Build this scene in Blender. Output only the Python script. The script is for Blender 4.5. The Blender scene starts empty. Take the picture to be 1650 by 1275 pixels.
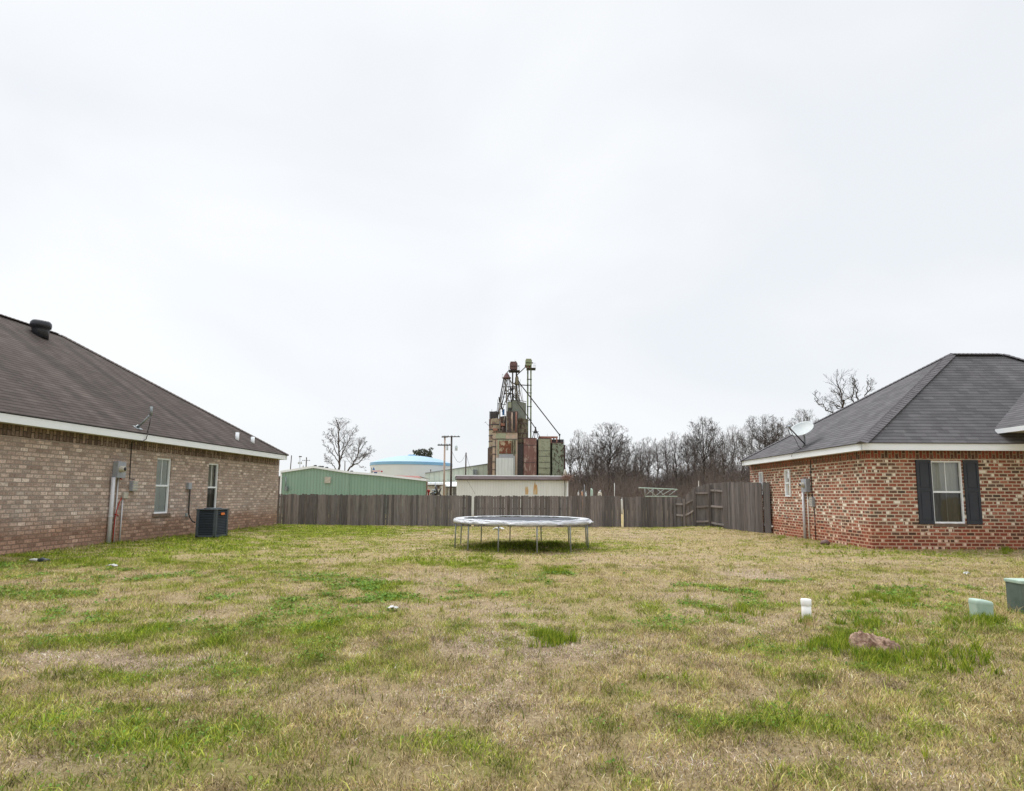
import bpy, bmesh, math, random
import numpy as np
from mathutils import Vector, Matrix
R_ = math.radians
random.seed(7)
sc = bpy.context.scene
COL = sc.collection
V = Vector

# ------------------------------------------------------------------ camera
CX, CY0, F, CAMZ = 824.5, 701.0, 930.0, 1.6          # photo pixels (1650 wide)
TH = math.atan(96.0 / F); ROLL = R_(0.35)
cam_d = bpy.data.cameras.new("camera"); cam = bpy.data.objects.new("camera", cam_d); COL.objects.link(cam)
cam_d.sensor_width = 36; cam_d.lens = F / 1650 * 36
cam_d.shift_y = 63.5 / 1650; cam_d.clip_start = 0.05; cam_d.clip_end = 6000
RM = Matrix.Rotation(math.pi/2 + TH, 4, 'X') @ Matrix.Rotation(ROLL, 4, 'Z')
cam.matrix_world = Matrix.Translation((0, 0, CAMZ)) @ RM
sc.camera = cam
# ------------------------------------------------------------------ light
w = bpy.data.worlds.new("World"); sc.world = w; w.use_nodes = True
nt = w.node_tree; nt.nodes.clear()
def wn(t, **k):
    n = nt.nodes.new(t)
    for a, b in k.items(): setattr(n, a, b)
    return n
SUN_EL, SUN_AZ = 52, -35     # degrees; azimuth from +Y towards +X
sky = wn('ShaderNodeTexSky', sky_type='NISHITA', sun_disc=False, sun_elevation=R_(SUN_EL), sun_rotation=R_(SUN_AZ))
bg1 = wn('ShaderNodeBackground'); bg1.inputs[1].default_value = 0.1
nt.links.new(sky.outputs[0], bg1.inputs[0])
tc = wn('ShaderNodeTexCoord'); mp = wn('ShaderNodeMapping'); mp.inputs['Scale'].default_value = (1.1, 1.1, 2.2)
mp.inputs['Location'].default_value = (0.35, 0.2, 0.1)
nz = wn('ShaderNodeTexNoise'); nz.inputs['Scale'].default_value = 1.7; nz.inputs['Detail'].default_value = 5
nz.inputs['Roughness'].default_value = 0.45; nz.inputs['Distortion'].default_value = 0.5
cr = wn('ShaderNodeValToRGB')
cr.color_ramp.elements[0].position = 0.34; cr.color_ramp.elements[0].color = (0.82, 0.85, 0.885, 1)
cr.color_ramp.elements[1].position = 0.66; cr.color_ramp.elements[1].color = (0.93, 0.94, 0.95, 1)
nt.links.new(tc.outputs['Generated'], mp.inputs[0]); nt.links.new(mp.outputs[0], nz.inputs[0]); nt.links.new(nz.outputs[0], cr.inputs[0])
# overcast sky: brighter towards the zenith
sx = wn('ShaderNodeSeparateXYZ'); nt.links.new(tc.outputs['Generated'], sx.inputs[0])
mr = wn('ShaderNodeMapRange'); mr.inputs['From Min'].default_value = 0.73; mr.inputs['From Max'].default_value = 1.0
mr.inputs['To Min'].default_value = 0.73; mr.inputs['To Max'].default_value = 3.1
nt.links.new(sx.outputs[2], mr.inputs[0])
bg2 = wn('ShaderNodeBackground'); nt.links.new(cr.outputs[0], bg2.inputs[0]); nt.links.new(mr.outputs[0], bg2.inputs[1])
mxs = wn('ShaderNodeMixShader'); mxs.inputs[0].default_value = 0.95
wo = wn('ShaderNodeOutputWorld')
nt.links.new(bg1.outputs[0], mxs.inputs[1]); nt.links.new(bg2.outputs[0], mxs.inputs[2]); nt.links.new(mxs.outputs[0], wo.inputs[0])
sl = bpy.data.lights.new("sun", 'SUN'); sl.energy = 1.5; sl.angle = R_(24); sl.color = (1, 0.975, 0.94)
so = bpy.data.objects.new("sun", sl); COL.objects.link(so)
sd = V((math.sin(R_(SUN_AZ))*math.cos(R_(SUN_EL)), math.cos(R_(SUN_AZ))*math.cos(R_(SUN_EL)), math.sin(R_(SUN_EL))))
so.rotation_euler = sd.to_track_quat('Z', 'Y').to_euler(); so.location = (0, 0, 60)
sc.view_settings.view_transform = 'Standard'; sc.view_settings.look = 'None'
sc.view_settings.exposure = 0.55; sc.view_settings.gamma = 1.0
sc.cycles.max_bounces = 6; sc.cycles.transparent_max_bounces = 12

# ------------------------------------------------------------------ photo -> world
def ray(px, py):
    d = RM.to_3x3() @ V(((px-CX)/F, (CY0-py)/F, -1.0))
    return d / d.y
def P(px, py, Y):
    return V((0, 0, CAMZ)) + ray(px, py) * Y
def GP(px, py, z=0.0):
    d = ray(px, py)
    return V((0, 0, CAMZ)) + d * ((z - CAMZ) / d.z)
def depth_for(px, y0, y1, H):
    return H / (ray(px, y0).z - ray(px, y1).z)
RI = RM.to_3x3().transposed()
def to_px(x, y, z):      # numpy arrays -> photo pixels
    z = z - CAMZ
    a = [[RI[i][j] for j in range(3)] for i in range(3)]
    cx = a[0][0]*x+a[0][1]*y+a[0][2]*z; cy = a[1][0]*x+a[1][1]*y+a[1][2]*z; cz = a[2][0]*x+a[2][1]*y+a[2][2]*z
    cz = np.minimum(cz, -1e-3)
    return CX + F*cx/(-cz), CY0 - F*cy/(-cz)

# ------------------------------------------------------------------ value noise
_rs = np.random.RandomState(3); _T = _rs.rand(256, 256)
def vnoise(x, y):
    xi = np.floor(x).astype(int); yi = np.floor(y).astype(int); fx = x-xi; fy = y-yi
    fx = fx*fx*(3-2*fx); fy = fy*fy*(3-2*fy)
    a = _T[xi & 255, yi & 255]; b = _T[(xi+1) & 255, yi & 255]; c = _T[xi & 255, (yi+1) & 255]; d = _T[(xi+1) & 255, (yi+1) & 255]
    return (a*(1-fx)+b*fx)*(1-fy) + (c*(1-fx)+d*fx)*fy
def fbm(x, y, o=4):
    s = 0; a = 0.5; t = 0
    for i in range(o):
        s = s + a*vnoise(x*2**i + 17.3*i, y*2**i + 5.1*i); t += a; a *= 0.5
    return s/t
def sstep(a, b, x):
    t = np.clip((x-a)/(b-a), 0, 1); return t*t*(3-2*t)
def gz(x, y):
    x = np.asarray(x, float); y = np.asarray(y, float)
    z = 0.15*sstep(-6.0, -10.5, x)*(1-sstep(26, 29, y)) + 0.05*sstep(7, 10.3, x)
    z = z + 0.06*np.exp(-((x-9.3)**2/2.0+(y-28)**2/2.0))
    z = z + (fbm(x*0.35+40, y*0.35+9, 3)-0.5)*0.10*(1-sstep(24, 30, y)*0.6)*sstep(0, 5, y)
    z = z + (fbm(x*2.3+4, y*2.3+9, 3)-0.5)*0.04
    return z
def gzf(x, y): return float(gz(x, y))

# ------------------------------------------------------------------ materials
def newmat(name):
    m = bpy.data.materials.new(name); m.use_nodes = True
    n = m.node_tree.nodes; b = n['Principled BSDF']
    return m, n, m.node_tree.links, b
def ramp(n, stops, interp='LINEAR'):
    r = n.new('ShaderNodeValToRGB'); r.color_ramp.interpolation = interp
    while len(r.color_ramp.elements) < len(stops): r.color_ramp.elements.new(0.5)
    for e, (p, c) in zip(r.color_ramp.elements, stops): e.position = p; e.color = (*c, 1)
    return r
def mat(name, c, rough=0.6, c2=None, scale=6.0, metal=0.0, bump=0.0, bscale=40, stretch=(1,1,1), lo=0.35, hi=0.65, spec=0.4, detail=6):
    m, n, l, b = newmat(name)
    b.inputs['Roughness'].default_value = rough; b.inputs['Metallic'].default_value = metal
    b.inputs['Specular IOR Level'].default_value = spec
    tc = n.new('ShaderNodeTexCoord'); mp = n.new('ShaderNodeMapping'); mp.inputs['Scale'].default_value = stretch
    l.new(tc.outputs['Object'], mp.inputs[0])
    if c2 is None: c2 = tuple(v*0.85 for v in c)
    nz = n.new('ShaderNodeTexNoise'); nz.inputs['Scale'].default_value = scale; nz.inputs['Detail'].default_value = detail
    nz.inputs['Roughness'].default_value = 0.6
    l.new(mp.outputs[0], nz.inputs[0])
    r = ramp(n, [(lo, c), (hi, c2)]); l.new(nz.outputs[0], r.inputs[0]); l.new(r.outputs[0], b.inputs['Base Color'])
    if bump:
        n2 = n.new('ShaderNodeTexNoise'); n2.inputs['Scale'].default_value = bscale; n2.inputs['Detail'].default_value = 4
        l.new(mp.outputs[0], n2.inputs[0])
        bp = n.new('ShaderNodeBump'); bp.inputs['Strength'].default_value = bump; bp.inputs['Distance'].default_value = 0.02
        l.new(n2.outputs[0], bp.inputs['Height']); l.new(bp.outputs[0], b.inputs['Normal'])
    return m
def ribbed(name, c, c2, period=0.3, rk=0.16, rough=0.5, rust=None, rust_lo=0.62, rust_hi=0.7, rscale=0.6, depth=0.03, rstretch=(1,1,0.25)):
    """corrugated sheet metal: ribs along X as bump with shaded grooves in the colour, plus weathering in long vertical streaks"""
    m, n, l, b = newmat(name); b.inputs['Roughness'].default_value = rough
    tc = n.new('ShaderNodeTexCoord'); mp = n.new('ShaderNodeMapping'); mp.inputs['Scale'].default_value = rstretch
    l.new(tc.outputs['Object'], mp.inputs[0])
    nz = n.new('ShaderNodeTexNoise'); nz.inputs['Scale'].default_value = rscale*2; nz.inputs['Detail'].default_value = 8
    l.new(mp.outputs[0], nz.inputs[0])
    r = ramp(n, [(0.35, c), (0.65, c2)]); l.new(nz.outputs[0], r.inputs[0]); out = r.outputs[0]
    wv = n.new('ShaderNodeTexWave'); wv.wave_type = 'BANDS'; wv.bands_direction = 'X'; wv.wave_profile = 'SIN'
    wv.inputs['Scale'].default_value = 1/period/ (20/ (2*math.pi)); l.new(tc.outputs['Object'], wv.inputs[0])
    rw = ramp(n, [(0.0, (0, 0, 0)), (0.22, (1, 1, 1))]); l.new(wv.outputs[0], rw.inputs[0])
    mx = n.new('ShaderNodeMix'); mx.data_type = 'RGBA'; mx.blend_type = 'MULTIPLY'; mx.inputs[0].default_value = rk  # groove shade painted into the sheet colour
    l.new(out, mx.inputs[6]); l.new(rw.outputs[0], mx.inputs[7]); out = mx.outputs[2]
    if rust:
        n3 = n.new('ShaderNodeTexNoise'); n3.inputs['Scale'].default_value = rscale; n3.inputs['Detail'].default_value = 10
        n3.inputs['Roughness'].default_value = 0.65
        l.new(mp.outputs[0], n3.inputs[0])
        r3 = ramp(n, [(rust_lo, (0, 0, 0)), (rust_hi, (1, 1, 1))]); l.new(n3.outputs[0], r3.inputs[0])
        m3 = n.new('ShaderNodeMix'); m3.data_type = 'RGBA'; l.new(r3.outputs[0], m3.inputs[0]); l.new(out, m3.inputs[6]); m3.inputs[7].default_value = (*rust, 1)
        out = m3.outputs[2]
    l.new(out, b.inputs['Base Color'])
    bp = n.new('ShaderNodeBump'); bp.inputs['Strength'].default_value = 0.6; bp.inputs['Distance'].default_value = depth
    l.new(rw.outputs[0], bp.inputs['Height']); l.new(bp.outputs[0], b.inputs['Normal'])
    return m
def brick(name, stops, mortar, bw, rh, ms, cream=None, stain=None, swap=False, tone=0.25):
    """brickwork in UV metres; every brick takes its own colour"""
    m, n, l, b = newmat(name); b.inputs['Roughness'].default_value = 0.85; b.inputs['Specular IOR Level'].default_value = 0.25
    uv = n.new('ShaderNodeUVMap'); mp = n.new('ShaderNodeMapping')
    if swap: mp.inputs['Rotation'].default_value = (0, 0, math.pi/2)
    l.new(uv.outputs[0], mp.inputs[0])
    # slight wobble so courses are not ruler straight
    wz = n.new('ShaderNodeTexNoise'); wz.inputs['Scale'].default_value = 9; l.new(uv.outputs[0], wz.inputs[0])
    vs = n.new('ShaderNodeVectorMath'); vs.operation = 'MULTIPLY_ADD'; l.new(wz.outputs['Color'], vs.inputs[0]); vs.inputs[1].default_value = (0.014, 0.014, 0)
    l.new(mp.outputs[0], vs.inputs[2])
    def bt(width, c1, c2, mo, msz, off=0.5):
        t = n.new('ShaderNodeTexBrick'); t.offset = off
        t.inputs['Scale'].default_value = 1; t.inputs['Brick Width'].default_value = width; t.inputs['Row Height'].default_value = rh
        t.inputs['Mortar Size'].default_value = msz; t.inputs['Mortar Smooth'].default_value = 0.25; t.inputs['Bias'].default_value = 0
        t.inputs['Color1'].default_value = c1; t.inputs['Color2'].default_value = c2; t.inputs['Mortar'].default_value = mo
        l.new(vs.outputs[0], t.inputs[0]); return t
    K = (0, 0, 0, 1); W = (1, 1, 1, 1)
    t1 = bt(bw, K, W, K, 0.0)
    r = ramp(n, stops, 'CONSTANT'); l.new(t1.outputs['Color'], r.inputs[0]); out = r.outputs[0]
    # second random value for tone
    t3 = bt(bw, K, W, K, 0.0); 
    sh = n.new('ShaderNodeVectorMath'); sh.operation = 'ADD'; sh.inputs[1].default_value = (bw*37, rh*52, 0); l.new(vs.outputs[0], sh.inputs[0]); l.new(sh.outputs[0], t3.inputs[0])
    hs = n.new('ShaderNodeHueSaturation'); mr = n.new('ShaderNodeMapRange'); mr.inputs['To Min'].default_value = 1-tone; mr.inputs['To Max'].default_value = 1+tone
    l.new(t3.outputs['Color'], mr.inputs[0]); l.new(mr.outputs[0], hs.inputs['Value']); l.new(out, hs.inputs['Color']); out = hs.outputs[0]
    nf = n.new('ShaderNodeTexNoise'); nf.inputs['Scale'].default_value = 22; nf.inputs['Detail'].default_value = 5; l.new(uv.outputs[0], nf.inputs[0])
    rf = ramp(n, [(0.3, (0.62, 0.62, 0.62)), (0.7, (1.25, 1.25, 1.25))]); l.new(nf.outputs[0], rf.inputs[0])
    mf = n.new('ShaderNodeMix'); mf.data_type = 'RGBA'; mf.blend_type = 'MULTIPLY'; mf.inputs[0].default_value = 1; l.new(out, mf.inputs[6]); l.new(rf.outputs[0], mf.inputs[7]); out = mf.outputs[2]
    if cream:
        t2 = bt(bw/2.5, K, W, K, 0.0, 0.5)
        nn = n.new('ShaderNodeTexNoise'); nn.inputs['Scale'].default_value = 0.9; l.new(uv.outputs[0], nn.inputs[0])
        ma = n.new('ShaderNodeMath'); ma.operation = 'MULTIPLY_ADD'; l.new(nn.outputs[0], ma.inputs[0]); ma.inputs[1].default_value = 0.30; l.new(t2.outputs['Color'], ma.inputs[2])
        gt = n.new('ShaderNodeMath'); gt.operation = 'GREATER_THAN'; gt.inputs[1].default_value = cream[1]; l.new(ma.outputs[0], gt.inputs[0])
        mc = n.new('ShaderNodeMix'); mc.data_type = 'RGBA'; l.new(gt.outputs[0], mc.inputs[0]); l.new(out, mc.inputs[6]); mc.inputs[7].default_value = (*cream[0], 1); out = mc.outputs[2]
    tm = bt(bw, K, K, W, ms)
    mm = n.new('ShaderNodeMix'); mm.data_type = 'RGBA'; l.new(tm.outputs['Fac'], mm.inputs[0]); l.new(out, mm.inputs[6]); mm.inputs[7].default_value = (*mortar, 1); out = mm.outputs[2]
    if stain:
        sp = n.new('ShaderNodeSeparateXYZ'); l.new(uv.outputs[0], sp.inputs[0])
        sn = n.new('ShaderNodeTexNoise'); sn.inputs['Scale'].default_value = 1.3; sn.inputs['Detail'].default_value = 5; l.new(uv.outputs[0], sn.inputs[0])
        a1 = n.new('ShaderNodeMath'); a1.operation = 'MULTIPLY_ADD'; l.new(sn.outputs[0], a1.inputs[0]); a1.inputs[1].default_value = -0.9; l.new(sp.outputs[1], a1.inputs[2])
        r4 = ramp(n, [(0.0, (1, 1, 1)), (0.42, (0, 0, 0))]); l.new(a1.outputs[0], r4.inputs[0])
        fm = n.new('ShaderNodeMath'); fm.operation = 'MULTIPLY'; fm.inputs[1].default_value = 0.75; l.new(r4.outputs[0], fm.inputs[0])
        ms_ = n.new('ShaderNodeMix'); ms_.data_type = 'RGBA'; ms_.blend_type = 'MULTIPLY'; l.new(fm.outputs[0], ms_.inputs[0]); l.new(out, ms_.inputs[6]); ms_.inputs[7].default_value = (*stain, 1); out = ms_.outputs[2]
    l.new(out, b.inputs['Base Color'])
    bp = n.new('ShaderNodeBump'); bp.inputs['Strength'].default_value = 0.9; bp.inputs['Distance'].default_value = 0.012; bp.invert = True
    l.new(tm.outputs['Fac'], bp.inputs['Height'])
    bp2 = n.new('ShaderNodeBump'); bp2.inputs['Strength'].default_value = 0.3; bp2.inputs['Distance'].default_value = 0.006
    l.new(nf.outputs[0], bp2.inputs['Height']); l.new(bp.outputs[0], bp2.inputs['Normal']); l.new(bp2.outputs[0], b.inputs['Normal'])
    return m
def shingle(name, cols, dark, tabw=0.33, rh=0.145, streak=0.4):
    m, n, l, b = newmat(name); b.inputs['Roughness'].default_value = 0.95; b.inputs['Specular IOR Level'].default_value = 0.15
    uv = n.new('ShaderNodeUVMap')
    wz = n.new('ShaderNodeTexNoise'); wz.inputs['Scale'].default_value = 3; l.new(uv.outputs[0], wz.inputs[0])
    vs = n.new('ShaderNodeVectorMath'); vs.operation = 'MULTIPLY_ADD'; l.new(wz.outputs['Color'], vs.inputs[0]); vs.inputs[1].default_value = (0.03, 0.03, 0); l.new(uv.outputs[0], vs.inputs[2])
    t = n.new('ShaderNodeTexBrick'); t.offset = 0.37; t.inputs['Scale'].default_value = 1; t.inputs['Brick Width'].default_value = tabw; t.inputs['Row Height'].default_value = rh
    t.inputs['Mortar Size'].default_value = 0.0; t.inputs['Color1'].default_value = (0, 0, 0, 1); t.inputs['Color2'].default_value = (1, 1, 1, 1); l.new(vs.outputs[0], t.inputs[0])
    r = ramp(n, [(0.0, cols[0]), (0.5, cols[1]), (1.0, cols[2])]); l.new(t.outputs['Color'], r.inputs[0]); out = r.outputs[0]
    # shadow line at every butt edge: painted into the colour, plus a sawtooth bump
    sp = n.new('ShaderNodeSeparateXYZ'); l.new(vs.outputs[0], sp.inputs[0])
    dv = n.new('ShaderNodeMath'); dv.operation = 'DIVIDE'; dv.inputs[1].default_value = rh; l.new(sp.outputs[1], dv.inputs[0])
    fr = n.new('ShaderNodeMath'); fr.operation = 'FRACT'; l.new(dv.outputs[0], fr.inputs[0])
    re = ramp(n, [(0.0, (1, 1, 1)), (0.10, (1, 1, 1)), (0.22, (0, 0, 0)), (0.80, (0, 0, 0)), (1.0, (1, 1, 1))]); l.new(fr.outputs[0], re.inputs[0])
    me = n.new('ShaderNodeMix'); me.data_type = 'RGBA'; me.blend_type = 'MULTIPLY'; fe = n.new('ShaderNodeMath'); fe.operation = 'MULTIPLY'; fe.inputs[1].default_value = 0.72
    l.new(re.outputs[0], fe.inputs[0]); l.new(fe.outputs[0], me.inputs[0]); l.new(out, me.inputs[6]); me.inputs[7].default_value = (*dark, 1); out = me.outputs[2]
    mp = n.new('ShaderNodeMapping'); mp.inputs['Scale'].default_value = (1.3, 0.10, 1); l.new(uv.outputs[0], mp.inputs[0])
    ns = n.new('ShaderNodeTexNoise'); ns.inputs['Scale'].default_value = 1.4; ns.inputs['Detail'].default_value = 6; l.new(mp.outputs[0], ns.inputs[0])
    rs = ramp(n, [(0.3, (1-streak,)*3), (0.7, (1.0+streak*0.6,)*3)]); l.new(ns.outputs[0], rs.inputs[0])
    m2 = n.new('ShaderNodeMix'); m2.data_type = 'RGBA'; m2.blend_type = 'MULTIPLY'; m2.inputs[0].default_value = 1; l.new(out, m2.inputs[6]); l.new(rs.outputs[0], m2.inputs[7]); out = m2.outputs[2]
    gr = n.new('ShaderNodeTexNoise'); gr.inputs['Scale'].default_value = 60; gr.inputs['Detail'].default_value = 2; l.new(uv.outputs[0], gr.inputs[0])
    rg = ramp(n, [(0.3, (0.75,)*3), (0.7, (1.25,)*3)]); l.new(gr.outputs[0], rg.inputs[0])
    m3 = n.new('ShaderNodeMix'); m3.data_type = 'RGBA'; m3.blend_type = 'MULTIPLY'; m3.inputs[0].default_value = 1; l.new(out, m3.inputs[6]); l.new(rg.outputs[0], m3.inputs[7])
    l.new(m3.outputs[2], b.inputs['Base Color'])
    sub = n.new('ShaderNodeMath'); sub.operation = 'SUBTRACT'; sub.inputs[0].default_value = 1; l.new(fr.outputs[0], sub.inputs[1])
    ad = n.new('ShaderNodeMath'); ad.operation = 'MULTIPLY_ADD'; l.new(t.outputs['Color'], ad.inputs[0]); ad.inputs[1].default_value = 0.35; l.new(sub.outputs[0], ad.inputs[2])
    bp = n.new('ShaderNodeBump'); bp.inputs['Strength'].default_value = 0.8; bp.inputs['Distance'].default_value = 0.012; l.new(ad.outputs[0], bp.inputs['Height']); l.new(bp.outputs[0], b.inputs['Normal'])
    return m
def attr_mat(name, rough=0.8, noise=None, bump=0.0, bscale=(30, 30, 2), trans=0.0, spec=0.2):
    m, n, l, b = newmat(name); b.inputs['Roughness'].default_value = rough; b.inputs['Specular IOR Level'].default_value = spec
    at = n.new('ShaderNodeAttribute'); at.attribute_name = 'tint'; out = at.outputs['Color']
    if noise:
        tc = n.new('ShaderNodeTexCoord'); mp = n.new('ShaderNodeMapping'); mp.inputs['Scale'].default_value = noise; l.new(tc.outputs['Object'], mp.inputs[0])
        nz = n.new('ShaderNodeTexNoise'); nz.inputs['Scale'].default_value = 1; nz.inputs['Detail'].default_value = 7; nz.inputs['Roughness'].default_value = 0.65; l.new(mp.outputs[0], nz.inputs[0])
        r = ramp(n, [(0.25, (0.55,)*3), (0.5, (1.0,)*3), (0.75, (1.35, 1.33, 1.3))]); l.new(nz.outputs[0], r.inputs[0])
        mx = n.new('ShaderNodeMix'); mx.data_type = 'RGBA'; mx.blend_type = 'MULTIPLY'; mx.inputs[0].default_value = 1; l.new(out, mx.inputs[6]); l.new(r.outputs[0], mx.inputs[7]); out = mx.outputs[2]
        if bump:
            bp = n.new('ShaderNodeBump'); bp.inputs['Strength'].default_value = bump; bp.inputs['Distance'].default_value = 0.01; l.new(nz.outputs[0], bp.inputs['Height']); l.new(bp.outputs[0], b.inputs['Normal'])
    l.new(out, b.inputs['Base Color'])
    if trans:
        tr = n.new('ShaderNodeBsdfTranslucent'); l.new(out, tr.inputs[0]); ms = n.new('ShaderNodeMixShader'); ms.inputs[0].default_value = trans
        l.new(b.outputs[0], ms.inputs[1]); l.new(tr.outputs[0], ms.inputs[2]); l.new(ms.outputs[0], n['Material Output'].inputs[0])
    return m
def glass_mat(name, tint=(0.75, 0.8, 0.8), refl=0.3):
    m, n, l, b = newmat(name)
    tr = n.new('ShaderNodeBsdfTransparent'); tr.inputs[0].default_value = (*tint, 1)
    gl = n.new('ShaderNodeBsdfGlossy'); gl.inputs['Roughness'].default_value = 0.03
    nz = n.new('ShaderNodeTexNoise'); nz.inputs['Scale'].default_value = 2.5; tc = n.new('ShaderNodeTexCoord'); l.new(tc.outputs['Object'], nz.inputs[0])
    bp = n.new('ShaderNodeBump'); bp.inputs['Strength'].default_value = 0.08; bp.inputs['Distance'].default_value = 0.03; l.new(nz.outputs[0], bp.inputs['Height']); l.new(bp.outputs[0], gl.inputs['Normal'])
    fz = n.new('ShaderNodeFresnel'); fz.inputs[0].default_value = 1.5
    ad = n.new('ShaderNodeMath'); ad.operation = 'ADD'; ad.inputs[1].default_value = refl; ad.use_clamp = True; l.new(fz.outputs[0], ad.inputs[0])
    ms = n.new('ShaderNodeMixShader'); l.new(ad.outputs[0], ms.inputs[0]); l.new(tr.outputs[0], ms.inputs[1]); l.new(gl.outputs[0], ms.inputs[2]); l.new(ms.outputs[0], n['Material Output'].inputs[0])
    return m

M = {}
M['brick_tan'] = brick('tan_brick', [(0.0, (0.40, 0.295, 0.25)), (0.18, (0.46, 0.35, 0.30)), (0.42, (0.50, 0.385, 0.33)), (0.66, (0.55, 0.425, 0.37)), (0.82, (0.48, 0.38, 0.33)), (0.93, (0.64, 0.53, 0.47))],
                       (0.31, 0.262, 0.225), 0.215, 0.1035, 0.013, stain=(0.66, 0.46, 0.34))
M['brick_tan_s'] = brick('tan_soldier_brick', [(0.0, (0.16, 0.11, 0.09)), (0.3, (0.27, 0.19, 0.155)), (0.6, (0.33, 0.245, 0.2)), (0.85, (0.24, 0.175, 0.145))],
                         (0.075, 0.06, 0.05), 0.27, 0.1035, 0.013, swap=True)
M['brick_red'] = brick('red_brick', [(0.0, (0.29, 0.095, 0.062)), (0.22, (0.34, 0.12, 0.078)), (0.45, (0.26, 0.088, 0.06)), (0.60, (0.38, 0.165, 0.11)), (0.70, (0.19, 0.105, 0.075)), (0.86, (0.125, 0.08, 0.06)), (0.95, (0.31, 0.115, 0.075))],
                       (0.56, 0.46, 0.35), 0.245, 0.1035, 0.018, cream=((0.80, 0.72, 0.62), 1.065), stain=(0.85, 0.6, 0.5))
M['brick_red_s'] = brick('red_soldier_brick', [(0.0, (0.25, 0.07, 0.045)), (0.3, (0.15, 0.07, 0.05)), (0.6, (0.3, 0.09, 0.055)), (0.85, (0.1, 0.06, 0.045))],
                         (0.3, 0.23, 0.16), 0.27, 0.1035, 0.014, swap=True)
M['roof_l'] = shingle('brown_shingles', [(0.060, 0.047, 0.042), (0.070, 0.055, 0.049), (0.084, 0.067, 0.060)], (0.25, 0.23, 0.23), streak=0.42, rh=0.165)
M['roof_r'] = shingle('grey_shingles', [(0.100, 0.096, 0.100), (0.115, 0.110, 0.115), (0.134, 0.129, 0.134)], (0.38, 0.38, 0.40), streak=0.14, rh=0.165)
M['white'] = mat('white_paint', (0.80, 0.83, 0.87), 0.45, (0.76, 0.79, 0.82), 1.2)
M['offwhite'] = mat('offwhite_paint', (0.70, 0.70, 0.66), 0.5, (0.6, 0.6, 0.56), 2)
M['soffit'] = mat('soffit_panel', (0.62, 0.61, 0.58), 0.6, (0.55, 0.53, 0.5), 2)
M['vinyl'] = mat('window_vinyl', (0.84, 0.87, 0.90), 0.35, (0.80, 0.83, 0.86), 3)
M['glass'] = glass_mat('window_glass', (0.90, 0.93, 0.92), 0.08)
M['glass_dim'] = glass_mat('insect_screen_glass', (0.42, 0.42, 0.42), 0.02)
M['blind'] = mat('blind_slats', (0.82, 0.85, 0.84), 0.5, (0.76, 0.80, 0.79), 4)
M['curtain'] = mat('curtain_cloth', (0.50, 0.50, 0.44), 0.85, (0.36, 0.36, 0.32), 1.6, stretch=(3, 3, 0.6))
M['room'] = mat('dim_room', (0.05, 0.045, 0.04), 0.9)  # near-black colour paints the unlit interior behind the glass
M['shutter'] = mat('navy_shutter', (0.022, 0.026, 0.038), 0.42, (0.030, 0.034, 0.046), 3)
M['sill'] = mat('sill_brick', (0.12, 0.085, 0.065), 0.85, (0.2, 0.14, 0.1), 12, bump=0.4)
M['galv'] = mat('galvanised_steel', (0.42, 0.45, 0.48), 0.42, (0.30, 0.33, 0.36), 8, metal=0.55)
M['galv_d'] = mat('aged_galvanised_steel', (0.27, 0.30, 0.31), 0.5, (0.18, 0.20, 0.21), 10, metal=0.4)
M['greybox'] = mat('grey_enamel', (0.36, 0.38, 0.42), 0.45, (0.28, 0.30, 0.34), 6)
M['beigebox'] = mat('beige_plastic', (0.50, 0.47, 0.40), 0.5, (0.38, 0.35, 0.30), 9)
M['pvc'] = mat('grey_conduit', (0.62, 0.62, 0.66), 0.4, (0.52, 0.52, 0.55), 5)
M['whitepvc'] = mat('white_pvc', (0.84, 0.84, 0.83), 0.35, (0.76, 0.76, 0.73), 6)
M['black'] = mat('black_plastic', (0.018, 0.018, 0.02), 0.5, (0.03, 0.03, 0.033), 8)
M['cable'] = mat('dark_cable', (0.035, 0.03, 0.03), 0.6)
M['red'] = mat('red_cable', (0.42, 0.03, 0.02), 0.5)
M['slate'] = mat('slate_enamel', (0.038, 0.050, 0.062), 0.45, (0.028, 0.038, 0.048), 4)
M['slate_l'] = mat('slate_enamel_light', (0.075, 0.090, 0.105), 0.42, (0.055, 0.068, 0.082), 4)
M['orange'] = mat('orange_badge', (0.8, 0.2, 0.05), 0.4)
M['dish'] = mat('dish_grey', (0.40, 0.43, 0.435), 0.5, (0.35, 0.38, 0.385), 5)
M['vent'] = mat('black_vent_metal', (0.020, 0.021, 0.028), 0.4, (0.032, 0.033, 0.042), 7)
M['fence'] = attr_mat('weathered_cedar', 0.9, noise=(14, 14, 1.3), bump=0.5)
M['bark'] = mat('bare_bark', (0.075, 0.062, 0.056), 0.95, (0.12, 0.10, 0.09), 3)
M['bark_d'] = mat('dark_bark', (0.05, 0.042, 0.04), 0.95, (0.085, 0.07, 0.064), 3)
M['brush'] = attr_mat('brush_twigs', 0.95)
M['pad'] = None
M['green_wall'] = ribbed('green_sheet_metal', (0.215, 0.335, 0.265), (0.24, 0.36, 0.29), 0.25)
M['green_wall2'] = ribbed('green_sheet_metal_b', (0.205, 0.33, 0.25), (0.23, 0.355, 0.275), 0.25)
M['white_wall'] = ribbed('white_sheet_metal', (0.63, 0.65, 0.63), (0.68, 0.70, 0.68), 0.2, rk=0.09, rust=(0.56, 0.52, 0.44), rust_lo=0.68, rust_hi=0.80, depth=0.012)
M['pale_wall'] = ribbed('pale_green_sheet_metal', (0.50, 0.57, 0.48), (0.58, 0.63, 0.54), 0.9, rust=(0.36, 0.42, 0.36), rust_lo=0.6, rust_hi=0.75)
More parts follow.
